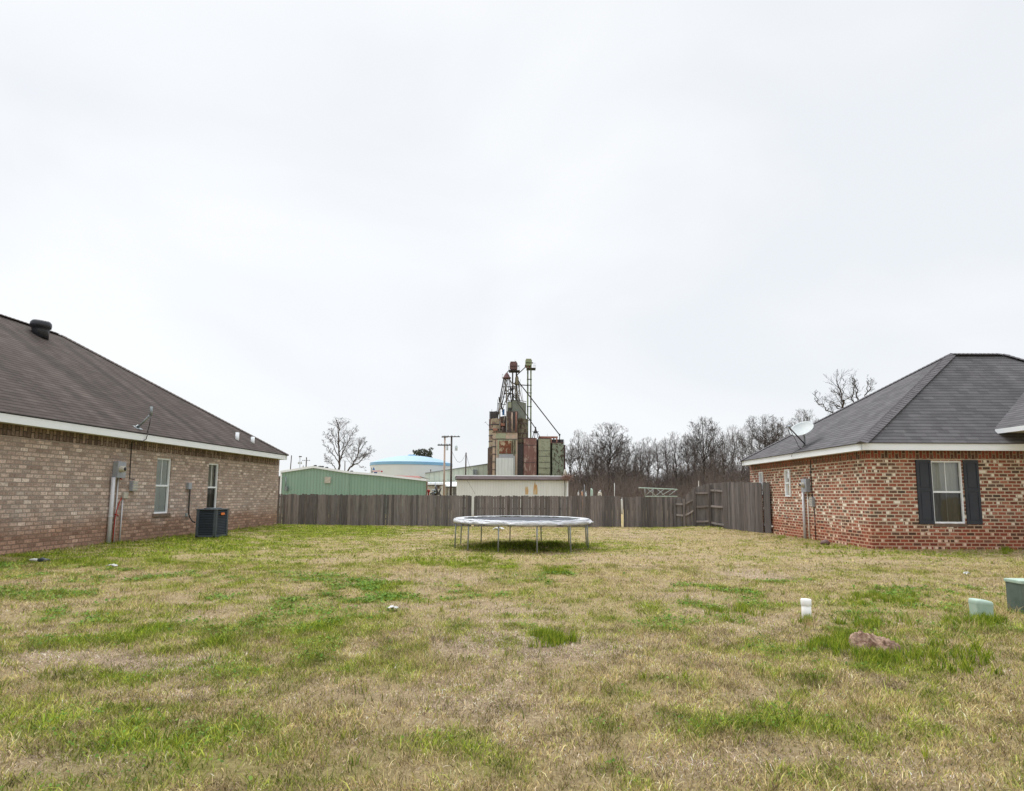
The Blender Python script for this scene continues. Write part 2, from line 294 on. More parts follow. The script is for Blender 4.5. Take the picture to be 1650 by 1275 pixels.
M['trim_purple'] = mat('weathered_purple_trim', (0.26, 0.22, 0.25), 0.5, (0.19, 0.16, 0.18), 2, stretch=(1, 1, 4))
M['dark'] = mat('dark_metal', (0.045, 0.043, 0.045), 0.6, (0.07, 0.06, 0.06), 3)
M['tank'] = mat('tank_white', (0.66, 0.69, 0.70), 0.35, (0.61, 0.64, 0.65), 0.2)
M['tank_dome'] = mat('tank_pale_blue', (0.25, 0.38, 0.50), 0.6, (0.28, 0.41, 0.53), 0.1)
M['tank_band'] = mat('tank_blue', (0.19, 0.40, 0.60), 0.4, (0.22, 0.43, 0.62), 0.5)
M['pole'] = mat('dark_pole', (0.045, 0.035, 0.03), 0.85, (0.08, 0.06, 0.05), 1)
M['pole_l'] = mat('tan_pole', (0.46, 0.35, 0.28), 0.8, (0.36, 0.27, 0.22), 1)
M['transf'] = mat('transformer_grey', (0.55, 0.60, 0.62), 0.4)
M['rock'] = mat('red_brown_rock', (0.36, 0.25, 0.18), 0.95, (0.13, 0.07, 0.045), 13, bump=1.0, bscale=45, lo=0.42, hi=0.6)
M['brownrock'] = mat('maroon_rock', (0.12, 0.065, 0.065), 0.7, (0.20, 0.13, 0.12), 20, bump=0.4, bscale=18)
M['pedestal'] = mat('sage_plastic', (0.33, 0.45, 0.37), 0.45, (0.42, 0.52, 0.45), 9)
M['pedestal_d'] = mat('dark_green_plastic', (0.07, 0.10, 0.085), 0.5, (0.12, 0.15, 0.13), 6)
M['litter'] = mat('white_litter', (0.66, 0.66, 0.64), 0.6, (0.42, 0.42, 0.40), 14)

# ------------------------------------------------------------------ mesh helper
ORI = {}
class MB:
    def __init__(s): s.v = []; s.f = []; s.uv = []; s.c = []; s.smooth = []
    def face(s, pts, uv=None, sm=False, tint=None):
        i = len(s.v); s.v += [tuple(p) for p in pts]; s.f.append(tuple(range(i, i+len(pts))))
        s.uv.append(uv or [(0, 0)]*len(pts)); s.smooth.append(sm); s.c.append(tint or (1, 1, 1))
    def grid(s, rows, closed=False, sm=True, tint=None):
        i = len(s.v); n = len(rows[0])
        for r in rows: s.v += [tuple(p) for p in r]
        for a in range(len(rows)-1):
            for b in range(n if closed else n-1):
                c = (b+1) % n
                s.f.append((i+a*n+b, i+a*n+c, i+(a+1)*n+c, i+(a+1)*n+b)); s.uv.append([(0, 0)]*4); s.smooth.append(sm); s.c.append(tint or (1, 1, 1))
    def hexa(s, p, tint=None):   # p: 4 bottom + 4 top corners
        for q in ((3, 2, 1, 0), (4, 5, 6, 7), (0, 1, 5, 4), (1, 2, 6, 5), (2, 3, 7, 6), (3, 0, 4, 7)):
            s.face([p[k] for k in q], tint=tint)
    def box(s, a, b, tint=None):
        x0, y0, z0 = a; x1, y1, z1 = b
        s.hexa([V((x0, y0, z0)), V((x1, y0, z0)), V((x1, y1, z0)), V((x0, y1, z0)), V((x0, y0, z1)), V((x1, y0, z1)), V((x1, y1, z1)), V((x0, y1, z1))], tint)
    def obox(s, o, ax, ay, az, tint=None):  # origin + three edge vectors
        s.hexa([o, o+ax, o+ax+ay, o+ay, o+az, o+ax+az, o+ax+ay+az, o+ay+az], tint)
    def tube(s, pts, r, n=10, caps=True, sm=True, tint=None):
        pts = [V(p) for p in pts]; k = len(pts)
        rr = r if isinstance(r, (list, tuple)) else [r]*k
        rows = []; prev = None
        for i, p in enumerate(pts):
            t = (pts[min(i+1, k-1)]-pts[max(i-1, 0)]).normalized()
            ref = V((0, 0, 1)) if abs(t.z) < 0.9 else V((1, 0, 0))
            if prev is None: u = t.cross(ref).normalized()
            else: u = (prev - t*prev.dot(t)).normalized()
            prev = u; w_ = t.cross(u)
            rows.append([p + (u*math.cos(2*math.pi*j/n)+w_*math.sin(2*math.pi*j/n))*rr[i] for j in range(n)])
        s.grid(rows, True, sm, tint)
        if caps: s.face(rows[0][::-1], tint=tint); s.face(rows[-1], tint=tint)
    def lathe(s, c, prof, n=24, axis=V((0, 0, 1)), sm=True, cap=True):
        axis = V(axis).normalized(); ref = V((1, 0, 0)) if abs(axis.x) < 0.9 else V((0, 1, 0))
        u = axis.cross(ref).normalized(); w_ = axis.cross(u); c = V(c)
        rows = [[c + axis*h + (u*math.cos(2*math.pi*j/n)+w_*math.sin(2*math.pi*j/n))*max(r, 1e-4) for j in range(n)] for r, h in prof]
        s.grid(rows, True, sm)
        if cap: s.face(rows[0][::-1]); s.face(rows[-1])
    def build(s, name, m, parent=None, loc=None, bevel=0.0, tint=False):
        o_ = ORI[parent] if parent is not None else V(loc if loc is not None else (0, 0, 0))
        me = bpy.data.meshes.new(name)
        me.from_pydata([(a-o_.x, b-o_.y, c-o_.z) for a, b, c in s.v], [], s.f)
        uvl = me.uv_layers.new(name='UVMap')
        uvl.data.foreach_set('uv', [t for u in s.uv for q in u for t in q])
        me.polygons.foreach_set('use_smooth', s.smooth)
        if tint:
            ca = me.color_attributes.new('tint', 'FLOAT_COLOR', 'CORNER')
            ca.data.foreach_set('color', [t for f_, c in zip(s.f, s.c) for _ in f_ for t in (c[0], c[1], c[2], 1)])
        bm = bmesh.new(); bm.from_mesh(me)
        bmesh.ops.remove_doubles(bm, verts=bm.verts, dist=1e-5)
        if bevel:
            bmesh.ops.recalc_face_normals(bm, faces=bm.faces)
            ed = [e for e in bm.edges if len(e.link_faces) == 2 and e.calc_face_angle(0) > 0.6]
            bmesh.ops.bevel(bm, geom=ed, offset=bevel, segments=2, affect='EDGES', profile=0.6)
        bm.to_mesh(me); bm.free()
        me.materials.append(m)
        o = bpy.data.objects.new(name, me); COL.objects.link(o)
        if parent is not None: o.parent = parent
        else: o.location = o_
        ORI[o] = o_
        return o
def tag(o, label=None, cat=None, group=None, kind=None):
    if label: o['label'] = label
    if cat: o['category'] = cat
    if group: o['group'] = group
    if kind: o['kind'] = kind
    return o
def thing(name, label, cat, loc, group=None):
    o = bpy.data.objects.new(name, None); COL.objects.link(o); o.location = loc; o.empty_display_size = 0.2
    ORI[o] = V(loc); return tag(o, label, cat, group)

class Plane:      # a vertical plane through A, running along d, outward normal n
    def __init__(s, A, B, n_hint):
        s.A = V((A.x, A.y, 0)); s.d = (V((B.x, B.y, 0))-s.A).normalized(); s.L = (V((B.x, B.y, 0))-s.A).length
        s.n = V((s.d.y, -s.d.x, 0))
        if s.n.dot(V(n_hint)) < 0: s.n = -s.n
    def pt(s, u, z, off=0.0): return s.A + s.d*u + V((0, 0, z)) + s.n*off
    def hit(s, px, py, off=0.0):
        r = ray(px, py); o = V((0, 0, CAMZ)); a = s.A + s.n*off
        t = (a-o).dot(s.n)/r.dot(s.n); p = o + r*t
        return (p-s.A).dot(s.d), p.z
    def box(s, mb, u0, u1, z0, z1, o0, o1, tint=None):
        mb.obox(s.pt(u0, z0, o0), s.d*(u1-u0), s.n*(o1-o0), V((0, 0, z1-z0)), tint)
def wall_faces(mb, pl, u0, u1, z0, z1, holes=(), reveal=0.09, uvo=0.0):
    us = sorted({u0, u1, *[h[0] for h in holes], *[h[1] for h in holes]}); zs = sorted({z0, z1, *[h[2] for h in holes], *[h[3] for h in holes]})
    q = lambda a, b, o=0: pl.pt(a, b, o)
    for a, b in zip(us, us[1:]):
        for c, d in zip(zs, zs[1:]):
            if any(h[0]-1e-6 <= a and b <= h[1]+1e-6 and h[2]-1e-6 <= c and d <= h[3]+1e-6 for h in holes): continue
            mb.face([q(a, c), q(b, c), q(b, d), q(a, d)], [(a+uvo, c), (b+uvo, c), (b+uvo, d), (a+uvo, d)])
    for h in holes:
        a, b, c, d = h; r = -reveal
        mb.face([q(a, c), q(a, d), q(a, d, r), q(a, c, r)], [(a+uvo, c), (a+uvo, d), (a+reveal+uvo, d), (a+reveal+uvo, c)])
        mb.face([q(b, c), q(b, d), q(b, d, r), q(b, c, r)], [(b+uvo, c), (b+uvo, d), (b+reveal+uvo, d), (b+reveal+uvo, c)])
        mb.face([q(a, d), q(b, d), q(b, d, r), q(a, d, r)], [(a+uvo, d), (b+uvo, d), (b+uvo, d+reveal), (a+uvo, d+reveal)])
        mb.face([q(a, c), q(b, c), q(b, c, r), q(a, c, r)], [(a+uvo, c), (b+uvo, c), (b+uvo, c+reveal), (a+uvo, c+reveal)])
def window(house, pl, u0, u1, z0, z1, inside='blind', muntin=True, label=None, dimlower=True, rec=0.085):
    rec = rec; fw = 0.05
    f = MB(); zm = (z0+z1)/2
    pl.box(f, u0, u1, z0, z0+fw, -rec-0.02, -rec+0.045); pl.box(f, u0, u1, z1-fw, z1, -rec-0.02, -rec+0.045)
    pl.box(f, u0, u0+fw, z0+fw, z1-fw, -rec-0.02, -rec+0.045); pl.box(f, u1-fw, u1, z0+fw, z1-fw, -rec-0.02, -rec+0.045)
    pl.box(f, u0+fw, u1-fw, zm-0.028, zm+0.028, -rec-0.015, -rec+0.03)
    W = f.build('window', M['vinyl'], house)
    if label: W['label'] = label
    for k, (a, b) in enumerate(((z0+fw, zm-0.028), (zm+0.028, z1-fw))):
        g = MB(); off = -rec-0.005
        g.face([pl.pt(u0+fw, a, off), pl.pt(u1-fw, a, off), pl.pt(u1-fw, b, off), pl.pt(u0+fw, b, off)])
        g.build('pane', M['glass_dim'] if (k == 0 and dimlower) else M['glass'], W)
        if muntin:
            mm = MB(); uc = (u0+u1)/2
            pl.box(mm, uc-0.009, uc+0.009, a, b, -rec-0.012, -rec-0.006 if k == 0 else -rec+0.004)
            mm.build('muntin', M['vinyl'], W)
    if inside == 'blind':
        bl = MB(); zz = z0+fw
        while zz < z1-fw:
            ua, ub = u0+fw+0.02, u1-fw-0.02
            bl.face([pl.pt(ua, zz, -rec-0.014), pl.pt(ub, zz, -rec-0.014), pl.pt(ub, zz+0.038, -rec-0.03), pl.pt(ua, zz+0.038, -rec-0.03)])
            zz += 0.036
        bl.build('blind', M['blind'], W)
    elif inside == 'curtain':
        cu = MB(); rows = []
        n = 24
        for zz in (z0, z1):
            rows.append([pl.pt(u0+(u1-u0)*j/n, zz, -rec-0.10-0.03*math.sin(j*1.7)) for j in range(n+1)])
        cu.grid(rows); cu.build('curtain', M['curtain'], W)
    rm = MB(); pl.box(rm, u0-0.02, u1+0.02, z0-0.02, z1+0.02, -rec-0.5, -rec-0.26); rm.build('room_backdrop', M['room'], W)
    return W

def roof_face(mb, pts, eave_dir, up_ref):
    """pts in order; uv metres: u along the eave, v up the slope"""
    o = pts[0]; e = V(eave_dir).normalized()
    nrm = (pts[1]-pts[0]).cross(pts[2]-pts[0]).normalized()
    s = nrm.cross(e).normalized()
    if s.z < 0: s = -s
    mb.face(pts, [((p-o).dot(e)+37.0, (p-o).dot(s)+0.02) for p in pts])
def cap_line(mb, a, b, wdt=0.17, step=0.2, lift=0.03):
    d = (b-a); L = d.length; d.normalize(); side = d.cross(V((0, 0, 1))).normalized(); up = side.cross(d).normalized()
    n = int(L/step)
    for i in range(n):
        p = a+d*(i*step); q = a+d*min(L, i*step+step*1.25)
        l0 = lift; l1 = lift+0.014
        drop = 0.085
        for sg in (1, -1):
            mb.face([p+up*l1, q+up*l0, q+side*sg*wdt-up*(drop-l0)+V((0, 0, 0)), p+side*sg*wdt-up*(drop-l1)])
        mb.face([p+up*l1, p+side*wdt-up*(drop-l1), p-up*(0.05)])
        mb.face([p+up*l1, p-side*wdt-up*(drop-l1), p-up*(0.05)])

def solve(fn, lo, hi, n=50):
    flo = fn(lo)
    for _ in range(n):
        m = (lo+hi)/2; fm = fn(m)
        if (fm > 0) == (flo > 0): lo, flo = m, fm
        else: hi = m
    return (lo+hi)/2
def pxof(p):
    a, b = to_px(np.array(p.x), np.array(p.y), np.array(p.z)); return float(a), float(b)

# ================================================================== GROUND
def axis(parts):
    out = []
    for a, b, s in parts: out += list(np.arange(a, b, s))
    out.append(parts[-1][1]); return np.array(out)
gx = axis([(-2500, -300, 220), (-300, -60, 24), (-60, -18, 3), (-18, 18, 0.14), (18, 60, 3), (60, 300, 24), (300, 2500, 220)])
gy = axis([(-300, -20, 28), (-20, 1, 1.0), (1, 12, 0.1), (12, 32, 0.18), (32, 60, 2), (60, 300, 15), (300, 3500, 160)])
XX, YY = np.meshgrid(gx, gy)
ZZ = gz(XX, YY)
# patches of green growth / dry thatch, each at its own place in the yard: (x, y in photo, rx, ry, amount)
GREEN = [(545,853,125,6,2.0),(560,862,80,7,1.2),(350,872,140,9,.8),(200,905,180,14,.6),(480,900,140,14,.4),(620,858,60,5,.6),(260,882,150,9,.8),(120,895,110,9,.6),(340,868,60,6,.5),(700,905,62,6,1.9),(778,898,24,7,1.1),(740,910,60,4,.6),
 (815,915,36,8,1.4),(905,920,26,5,1.5),(600,943,58,7,1.2),(610,968,50,6,1.2),(700,968,40,6,.5),(868,881,112,10,2.0),(290,1030,120,22,1.0),(460,1005,60,16,.7),
 (490,1062,80,16,.8),(890,1028,30,12,1.0),(1180,950,70,9,.8),(1110,975,70,9,.5),(1345,1040,48,13,.9),(1430,968,70,12,.7),(1420,1008,60,9,.6),(1560,1000,70,16,.5),
 (1400,1070,150,25,.45),(830,1003,34,10,.8),(100,1085,90,12,.8),(330,1085,80,10,.8),(560,1000,60,10,.45),(200,935,120,12,.35),(420,920,120,16,.25),(1240,985,60,12,.35),
 (1150,1000,50,10,.4),(1020,985,40,8,.3),(1330,890,70,5,.6),(1500,895,110,6,.7),(1175,850,30,4,1.0),(1100,850,60,3,.4),(920,960,50,10,.4),(830,960,40,12,.45),(150,980,120,22,.2),
 (200,1170,220,40,.3),(700,1190,160,25,.5),(1100,1160,160,30,.35),(1450,1180,200,40,.5),(420,1240,150,30,.5),(950,1250,150,25,.45),(450,880,160,12,.35),(640,880,70,8,.3)]
DRY = [(760,1045,190,38,1.0),(1000,1040,200,40,.45),(170,1062,130,12,.8),(270,1078,90,12,.7),(420,1010,36,10,.8),(1210,928,60,9,.9),(1080,960,160,16,.35),(840,985,80,10,.5),
 (1040,862,110,8,.5),(680,862,60,4,.5),(1480,930,120,10,.35),(950,905,70,8,.35),(700,930,70,10,.5),(1180,900,160,16,.3),(380,960,100,12,.35),(330,1000,50,8,.5),
 (600,1120,260,30,.5),(1300,1120,200,20,.4),(150,1230,150,25,.5),(1180,1230,200,30,.5)]
def masks(x, y, z):
    px, py = to_px(x, y, z)
    n1 = fbm(x*0.9+11, y*0.9+3, 4); n2 = fbm(x*3.1+5, y*3.1+8, 3); n3 = fbm(x*0.28+7, y*0.28+2, 2)
    wx = px + (fbm(x*1.7+60, y*1.7, 3)-.5)*90/np.maximum(1, y/9); wy = py + (fbm(x*1.7, y*1.7+70, 3)-.5)*26*np.minimum(1, 7/np.maximum(y, 1))
    g = 0.10 + 0.7*(n1-0.5) + 1.3*(n2-0.5) + 0.4*(n3-0.5)
    g = g + 0.16*sstep(900, 100, px)
    d = 0.10 + 0.9*(fbm(x*0.7+31, y*0.7+77, 4)-0.5) + 0.5*(n2-0.5)*-1
    for a, b, rx, ry, k in GREEN:
        q = ((wx-a)/rx)**2+((wy-b)/ry)**2; g = g + 0.55*k*np.exp(-q*0.9)*(0.25+1.5*n2)
    for a, b, rx, ry, k in DRY:
        q = ((wx-a)/rx)**2+((wy-b)/ry)**2; d = d + 0.8*k*np.exp(-q*0.9); g = g - 0.35*k*np.exp(-q*0.9)
    return np.clip(g, 0, 1), np.clip(d, 0, 1)
n_r, n_c = XX.shape
verts = np.stack([XX.ravel(), YY.ravel(), ZZ.ravel()], 1)
idx = np.arange(n_r*n_c).reshape(n_r, n_c)
faces = np.stack([idx[:-1, :-1], idx[:-1, 1:], idx[1:, 1:], idx[1:, :-1]], -1).reshape(-1, 4)
me = bpy.data.meshes.new('ground'); me.vertices.add(len(verts)); me.vertices.foreach_set('co', verts.ravel())
me.loops.add(faces.size); me.loops.foreach_set('vertex_index', faces.ravel().astype(np.int32))
me.polygons.add(len(faces)); me.polygons.foreach_set('loop_start', np.arange(0, faces.size, 4, dtype=np.int32))
me.update(calc_edges=True); me.polygons.foreach_set('use_smooth', [True]*len(faces))
GM, DM = masks(XX.ravel(), YY.ravel(), ZZ.ravel())
ca = me.color_attributes.new('tint', 'FLOAT_COLOR', 'POINT')
ca.data.foreach_set('color', np.stack([GM, DM, np.zeros_like(GM), np.ones_like(GM)], 1).ravel().astype(np.float32))
gm, n, l, b = newmat('lawn_soil'); b.inputs['Roughness'].default_value = 1.0; b.inputs['Specular IOR Level'].default_value = 0.05
at = n.new('ShaderNodeAttribute'); at.attribute_name = 'tint'; sp = n.new('ShaderNodeSeparateColor'); l.new(at.outputs['Color'], sp.inputs[0])
tcg = n.new('ShaderNodeTexCoord')
def gn(scale, det=6, rough=0.65):
    q = n.new('ShaderNodeTexNoise'); q.inputs['Scale'].default_value = scale; q.inputs['Detail'].default_value = det; q.inputs['Roughness'].default_value = rough; l.new(tcg.outputs['Object'], q.inputs[0]); return q
a1 = gn(26, 6, 0.8); r1 = ramp(n, [(0.25, (0.17, 0.125, 0.065)), (0.5, (0.36, 0.28, 0.15)), (0.75, (0.54, 0.44, 0.26))]); l.new(a1.outputs[0], r1.inputs[0])
r2 = ramp(n, [(0.25, (0.07, 0.09, 0.015)), (0.5, (0.19, 0.21, 0.03)), (0.75, (0.32, 0.34, 0.06))]); l.new(a1.outputs[0], r2.inputs[0])
r3 = ramp(n, [(0.25, (0.15, 0.105, 0.075)), (0.5, (0.38, 0.29, 0.20)), (0.75, (0.58, 0.47, 0.34))]); l.new(a1.outputs[0], r3.inputs[0])
def mixc(f, A, B):
    q = n.new('ShaderNodeMix'); q.data_type = 'RGBA'; l.new(f, q.inputs[0]); l.new(A, q.inputs[6]); l.new(B, q.inputs[7]); return q.outputs[2]
c_ = mixc(sp.outputs['Green'], r1.outputs[0], r3.outputs[0]); c_ = mixc(sp.outputs['Red'], c_, r2.outputs[0])
l.new(c_, b.inputs['Base Color'])
bpn = n.new('ShaderNodeBump'); bpn.inputs['Strength'].default_value = 0.9; bpn.inputs['Distance'].default_value = 0.05; l.new(a1.outputs[0], bpn.inputs['Height']); l.new(bpn.outputs[0], b.inputs['Normal'])
me.materials.append(gm)
go = bpy.data.objects.new('ground', me); COL.objects.link(go); tag(go, kind='structure')

# ================================================================== LEFT HOUSE (tan brick)
H = 2.98
YA = depth_for(25, 686, 890, H); YB = depth_for(445, 741.5, 846, H)
LA = P(25, 890, YA); LB = P(445, 846, YB)
zL = (LA.z+LB.z)/2; zLt = zL + H
pl0 = Plane(LA, LB, (1, 0, 0)); A0 = pl0.A - pl0.d*((LA.y-3.5)/pl0.d.y)
PL = Plane(V((A0.x, A0.y, 0)), LB, (1, 0, 0)); LW = PL.L
print('LEFT', A0, LB, zL, LW)
OH = 0.42; FH = 0.19
def uof(pl, px, py, off): return pl.hit(px, py, off)[0]
uE = uof(PL, 462, 738, OH)          # far end of the fascia
E0 = PL.pt(-OH, zLt, OH); E1 = PL.pt(uE, zLt, OH)
dd, nn = PL.d, PL.n
def fL(r): return pxof(E1 - dd*r - nn*r)[0]-79
# apex column is found where the hip meets the photographed break in the skyline
rL = solve(fL, 3, 9)
apL = E1 - dd*rL - nn*rL; apL.z = P(79, 539, apL.y).z
zEt = zLt + FH + 0.02
ap2 = E0 + dd*rL - nn*rL; ap2.z = apL.z
print('LEFT roof r', rL, 'apex', apL)
house = thing('brick_house', 'tan brick house with a dark brown hip roof and white fascia, left of the yard', 'house', PL.pt(LW/2, zL, -rL/2))
HL = house
def Lz(z): return z
hl = []
def hole(pl, pxa, pya, pxb, pyb, pym0, pym1, zs=None):
    ua = pl.hit(pxa, (pym0+pym1)/2)[0]; ub = pl.hit(pxb, (pym0+pym1)/2)[0]
    return ua, ub
# window 1: photo x 249..275 ; window 2: x 333..351
def zat(pl, px, py): return pl.hit(px, py)[1]
w1 = (uof(PL, 250.3, 785, 0), uof(PL, 273.8, 785, 0), zat(PL, 249, 828), zat(PL, 275, 739.5))
w2 = (uof(PL, 334.2, 785, 0), uof(PL, 351.0, 785, 0), zat(PL, 332, 824)-0.0, zat(PL, 350, 747.5))
w2 = (w2[0], w2[1], w2[3]-(w1[3]-w1[2]), w2[3])
print('win', w1, w2)
mb = MB(); zs = zLt - 0.27
wall_faces(mb, PL, 0, LW, zL-0.4, zs, [w1, w2], uvo=-0.0)
Wd = 2*(rL-OH)
PF = Plane(PL.pt(LW, 0), PL.pt(LW, 0, -Wd), dd); PN = Plane(PL.pt(0, 0), PL.pt(0, 0, -Wd), -dd); PW = Plane(PL.pt(0, 0, -Wd), PL.pt(LW, 0, -Wd), -nn)
for q, L_ in ((PF, Wd), (PN, Wd), (PW, LW)): wall_faces(mb, q, 0, L_, zL-0.4, zLt)
for f_, uvs in enumerate(mb.uv): mb.uv[f_] = [(a, b-zL) for a, b in uvs]
mb.build('wall', M['brick_tan'], house)
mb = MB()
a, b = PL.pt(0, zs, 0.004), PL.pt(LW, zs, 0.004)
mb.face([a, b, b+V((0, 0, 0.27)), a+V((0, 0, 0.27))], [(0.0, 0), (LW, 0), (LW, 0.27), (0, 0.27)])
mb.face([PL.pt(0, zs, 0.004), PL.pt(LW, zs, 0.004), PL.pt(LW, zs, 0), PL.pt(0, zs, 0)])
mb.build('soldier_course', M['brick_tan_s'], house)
def make_eaves(house, cs, z, fh, wall_in):
    """fascia boards and soffit around the rectangle of eave corners cs (ordered)"""
    f = MB(); s = MB(); up = V((0, 0, fh)); cen = sum(cs, V())/4
    for i in range(4):
        a, b = cs[i].copy(), cs[(i+1) % 4].copy(); a.z = b.z = z-0.02
        d = (b-a).normalized(); inn = V((-d.y, d.x, 0))
        if inn.dot(cen-a) < 0: inn = -inn
        f.obox(a, b-a, inn*0.022, V((0, 0, fh)))
        a2, b2 = a+inn*0.022+V((0, 0, 0.02)), b+inn*0.022+V((0, 0, 0.02))
        s.face([a2, b2, b2+inn*wall_in-d*wall_in, a2+inn*wall_in+d*wall_in])
    f.build('fascia', M['white'], house); s.build('soffit', M['soffit'], house)
cs = [E0, E1, E1-nn*2*rL, E0-nn*2*rL]
make_eaves(house, cs, zLt, FH, OH+0.03)
def hip_roof(house, cs, r1, r2, ze, m, mcap, caps=True):
    """cs: eave corners E0,E1,E2,E3 ; r1 ridge end near E0/E3, r2 near E1/E2"""
    c = [V((p.x, p.y, ze)) for p in cs]; cen = sum(c, V())/4
    c = [p + (p-cen).normalized()*0.05 for p in c]
    t = MB()
    roof_face(t, [c[0], c[1], r2, r1], c[1]-c[0], 1); roof_face(t, [c[1], c[2], r2], c[2]-c[1], 1)
    roof_face(t, [c[2], c[3], r1, r2], c[3]-c[2], 1); roof_face(t, [c[3], c[0], r1], c[0]-c[3], 1)
    o = t.build('roof', m, house)
    e = MB()
    for i in range(4):
        a, b = c[i], c[(i+1) % 4]; dn = V((0, 0, -0.022))
        e.face([a, b, b+dn, a+dn]); i1 = (cen-a).normalized()*0.1; i2 = (cen-b).normalized()*0.1
        e.face([a+dn, b+dn, b+dn+i2, a+dn+i1])
    e.build('drip_edge', M['dark'], o)
    k = MB()
    for a, b in ((c[0], r1), (c[3], r1), (c[1], r2), (c[2], r2), (r1, r2)): cap_line(k, a, b, step=0.15 if caps else 0.2)
    k.build('hip_cap', mcap, o)
    return o
M['cap_l'] = mat('brown_cap_shingle', (0.058, 0.045, 0.040), 0.95, (0.09, 0.072, 0.065), 3)
M['cap_r'] = mat('grey_cap_shingle', (0.08, 0.075, 0.08), 0.95, (0.12, 0.112, 0.12), 4)
roofL = hip_roof(house, cs, ap2, apL, zEt, M['roof_l'], M['cap_l'])
tag(window(house, PL, *w1, inside='blind', dimlower=False)); tag(window(house, PL, *w2, inside='curtain'))
for ww in (w1, w2):
    mb = MB(); PL.box(mb, ww[0]-0.06, ww[1]+0.06, ww[2]-0.11, ww[2]-0.002, -0.07, 0.035); mb.build('sill', M['sill'], house, bevel=0.008)
def roof_pt(E, dvec, nvec, apex, px, py):
    """ray hits the roof plane through eave line E+dvec*t and apex"""
    o = V((0, 0, CAMZ)); r = ray(px, py); nr = dvec.cross(apex-E).normalized()
    t = (E-o).dot(nr)/r.dot(nr); return o+r*t
EL = V((E1.x, E1.y, zEt))
rp = lambda px, py: roof_pt(EL, dd, nn, apL, px, py)
# roof vents
p = rp(64, 541)
mb = MB(); base = p - V((0, 0, 0.1))
s_ = p.y/F
mb.lathe(base, [(11.5*s_, 0), (11.5*s_, 0.1+8*s_), (12.2*s_, 0.1+12*s_), (14*s_, 0.1+13*s_), (14.6*s_, 0.1+17*s_), (14.2*s_, 0.1+21*s_), (12*s_, 0.1+24*s_), (5*s_, 0.1+25.5*s_), (0.01, 0.1+26*s_)], 28)
v_ = mb.build('roof_vent', M['vent'], house, bevel=0); v_['label'] = 'black mushroom shaped attic vent near the ridge'
for px, y0, y1 in ((381.5, 709, 697), (406.5, 713.5, 704)):
    p = rp(px, y0); s_ = p.y/F; hgt = (y0-y1)*s_
    mb = MB(); mb.tube([p-V((0, 0, 0.15)), p+V((0, 0, hgt))], 2.9*s_, 14); q = mb.build('vent_pipe', M['white'], house)

# electric meter on the left house
def meter(label, pl, u0, u1, z0, z1, dep, um, zm, rad, cat='electric meter'):
    t = thing('electric_meter', label, cat, pl.pt((u0+u1)/2, z0, 0))
    mb = MB(); pl.box(mb, u0, u1, z0, z1, 0.002, dep); mb.build('meter_box', M['greybox'], t, bevel=0.012)
    mb = MB(); mb.lathe(pl.pt(um, zm, dep-0.005), [(rad*1.12, 0), (rad*1.12, 0.03), (rad, 0.032), (rad, 0.11), (rad*0.85, 0.13), (0.01, 0.135)], 24, axis=pl.n)
    mb.build('meter_dial', M['beigebox'], t)
    mb = MB(); mb.lathe(pl.pt(um, zm, dep+0.1), [(rad*0.6, 0), (rad*0.6, 0.037), (0.01, 0.0375)], 18, axis=pl.n); mb.build('dial_face', M['black'], t)
    return t
OB = 0.17
mu0, mu1 = uof(PL, 189.5, 760, OB), uof(PL, 202.5, 760, OB)
mz1 = PL.hit(191, 743.5, OB)[1]; mz0 = PL.hit(190, 770, OB)[1]
t = meter('grey electric meter box with round dial on the tan brick wall', PL, mu0, mu1, mz0, mz1, OB, uof(PL, 199.5, 756, OB+0.1), PL.hit(199.5, 756, OB+.1)[1], 0.085)
def pipe_w(parent, name, m, pl, pts, r, off, n=10):
    mb = MB(); mb.tube([pl.pt(*pl.hit(px, py, off), off) for px, py in pts], r, n); return mb.build(name, m, parent)
def vpipe(parent, name, m, pl, px, py, z0, z1, r, off, clamps=()):
    u = pl.hit(px, py, off)[0]; mb = MB(); mb.tube([pl.pt(u, z0, off), pl.pt(u, z1, off)], r, 12)
    for c in clamps: mb.tube([pl.pt(u, c-0.015, off), pl.pt(u, c+0.015, off)], r*1.25, 12)
    return mb.build(name, m, parent)
vpipe(t, 'conduit', M['pvc'], PL, 180.0, 800, zL-0.1, mz0+0.01, 0.052, 0.075, (zL+0.75,))
vpipe(t, 'conduit', M['pvc'], PL, 188.0, 800, zL-0.1, mz0+0.01, 0.018, 0.03, (zL+1.0,))
# red cable
mb = MB(); mb.tube([PL.pt(*PL.hit(x, y, 0.05), 0.05) for x, y in ((195.5, 802), (191, 812), (187.5, 822), (184.5, 838), (182.5, 858), (181, 873))], 0.013, 8)
mb.tube([PL.pt(*PL.hit(x, y, 0.06), 0.06) for x, y in ((185, 829), (188, 829.5), (190, 831.5))], 0.017, 8)
mb.tube([PL.pt(*PL.hit(x, y, 0.06), 0.06) for x, y in ((193.5, 771.5), (196, 772.5))], 0.02, 8)
tag(mb.build('loose_cable', M['red'], None, loc=PL.pt(PL.hit(186, 850, 0.05)[0], zL, 0.05)), 'loose red cable hanging beside the thin conduit under the meter', 'cable')
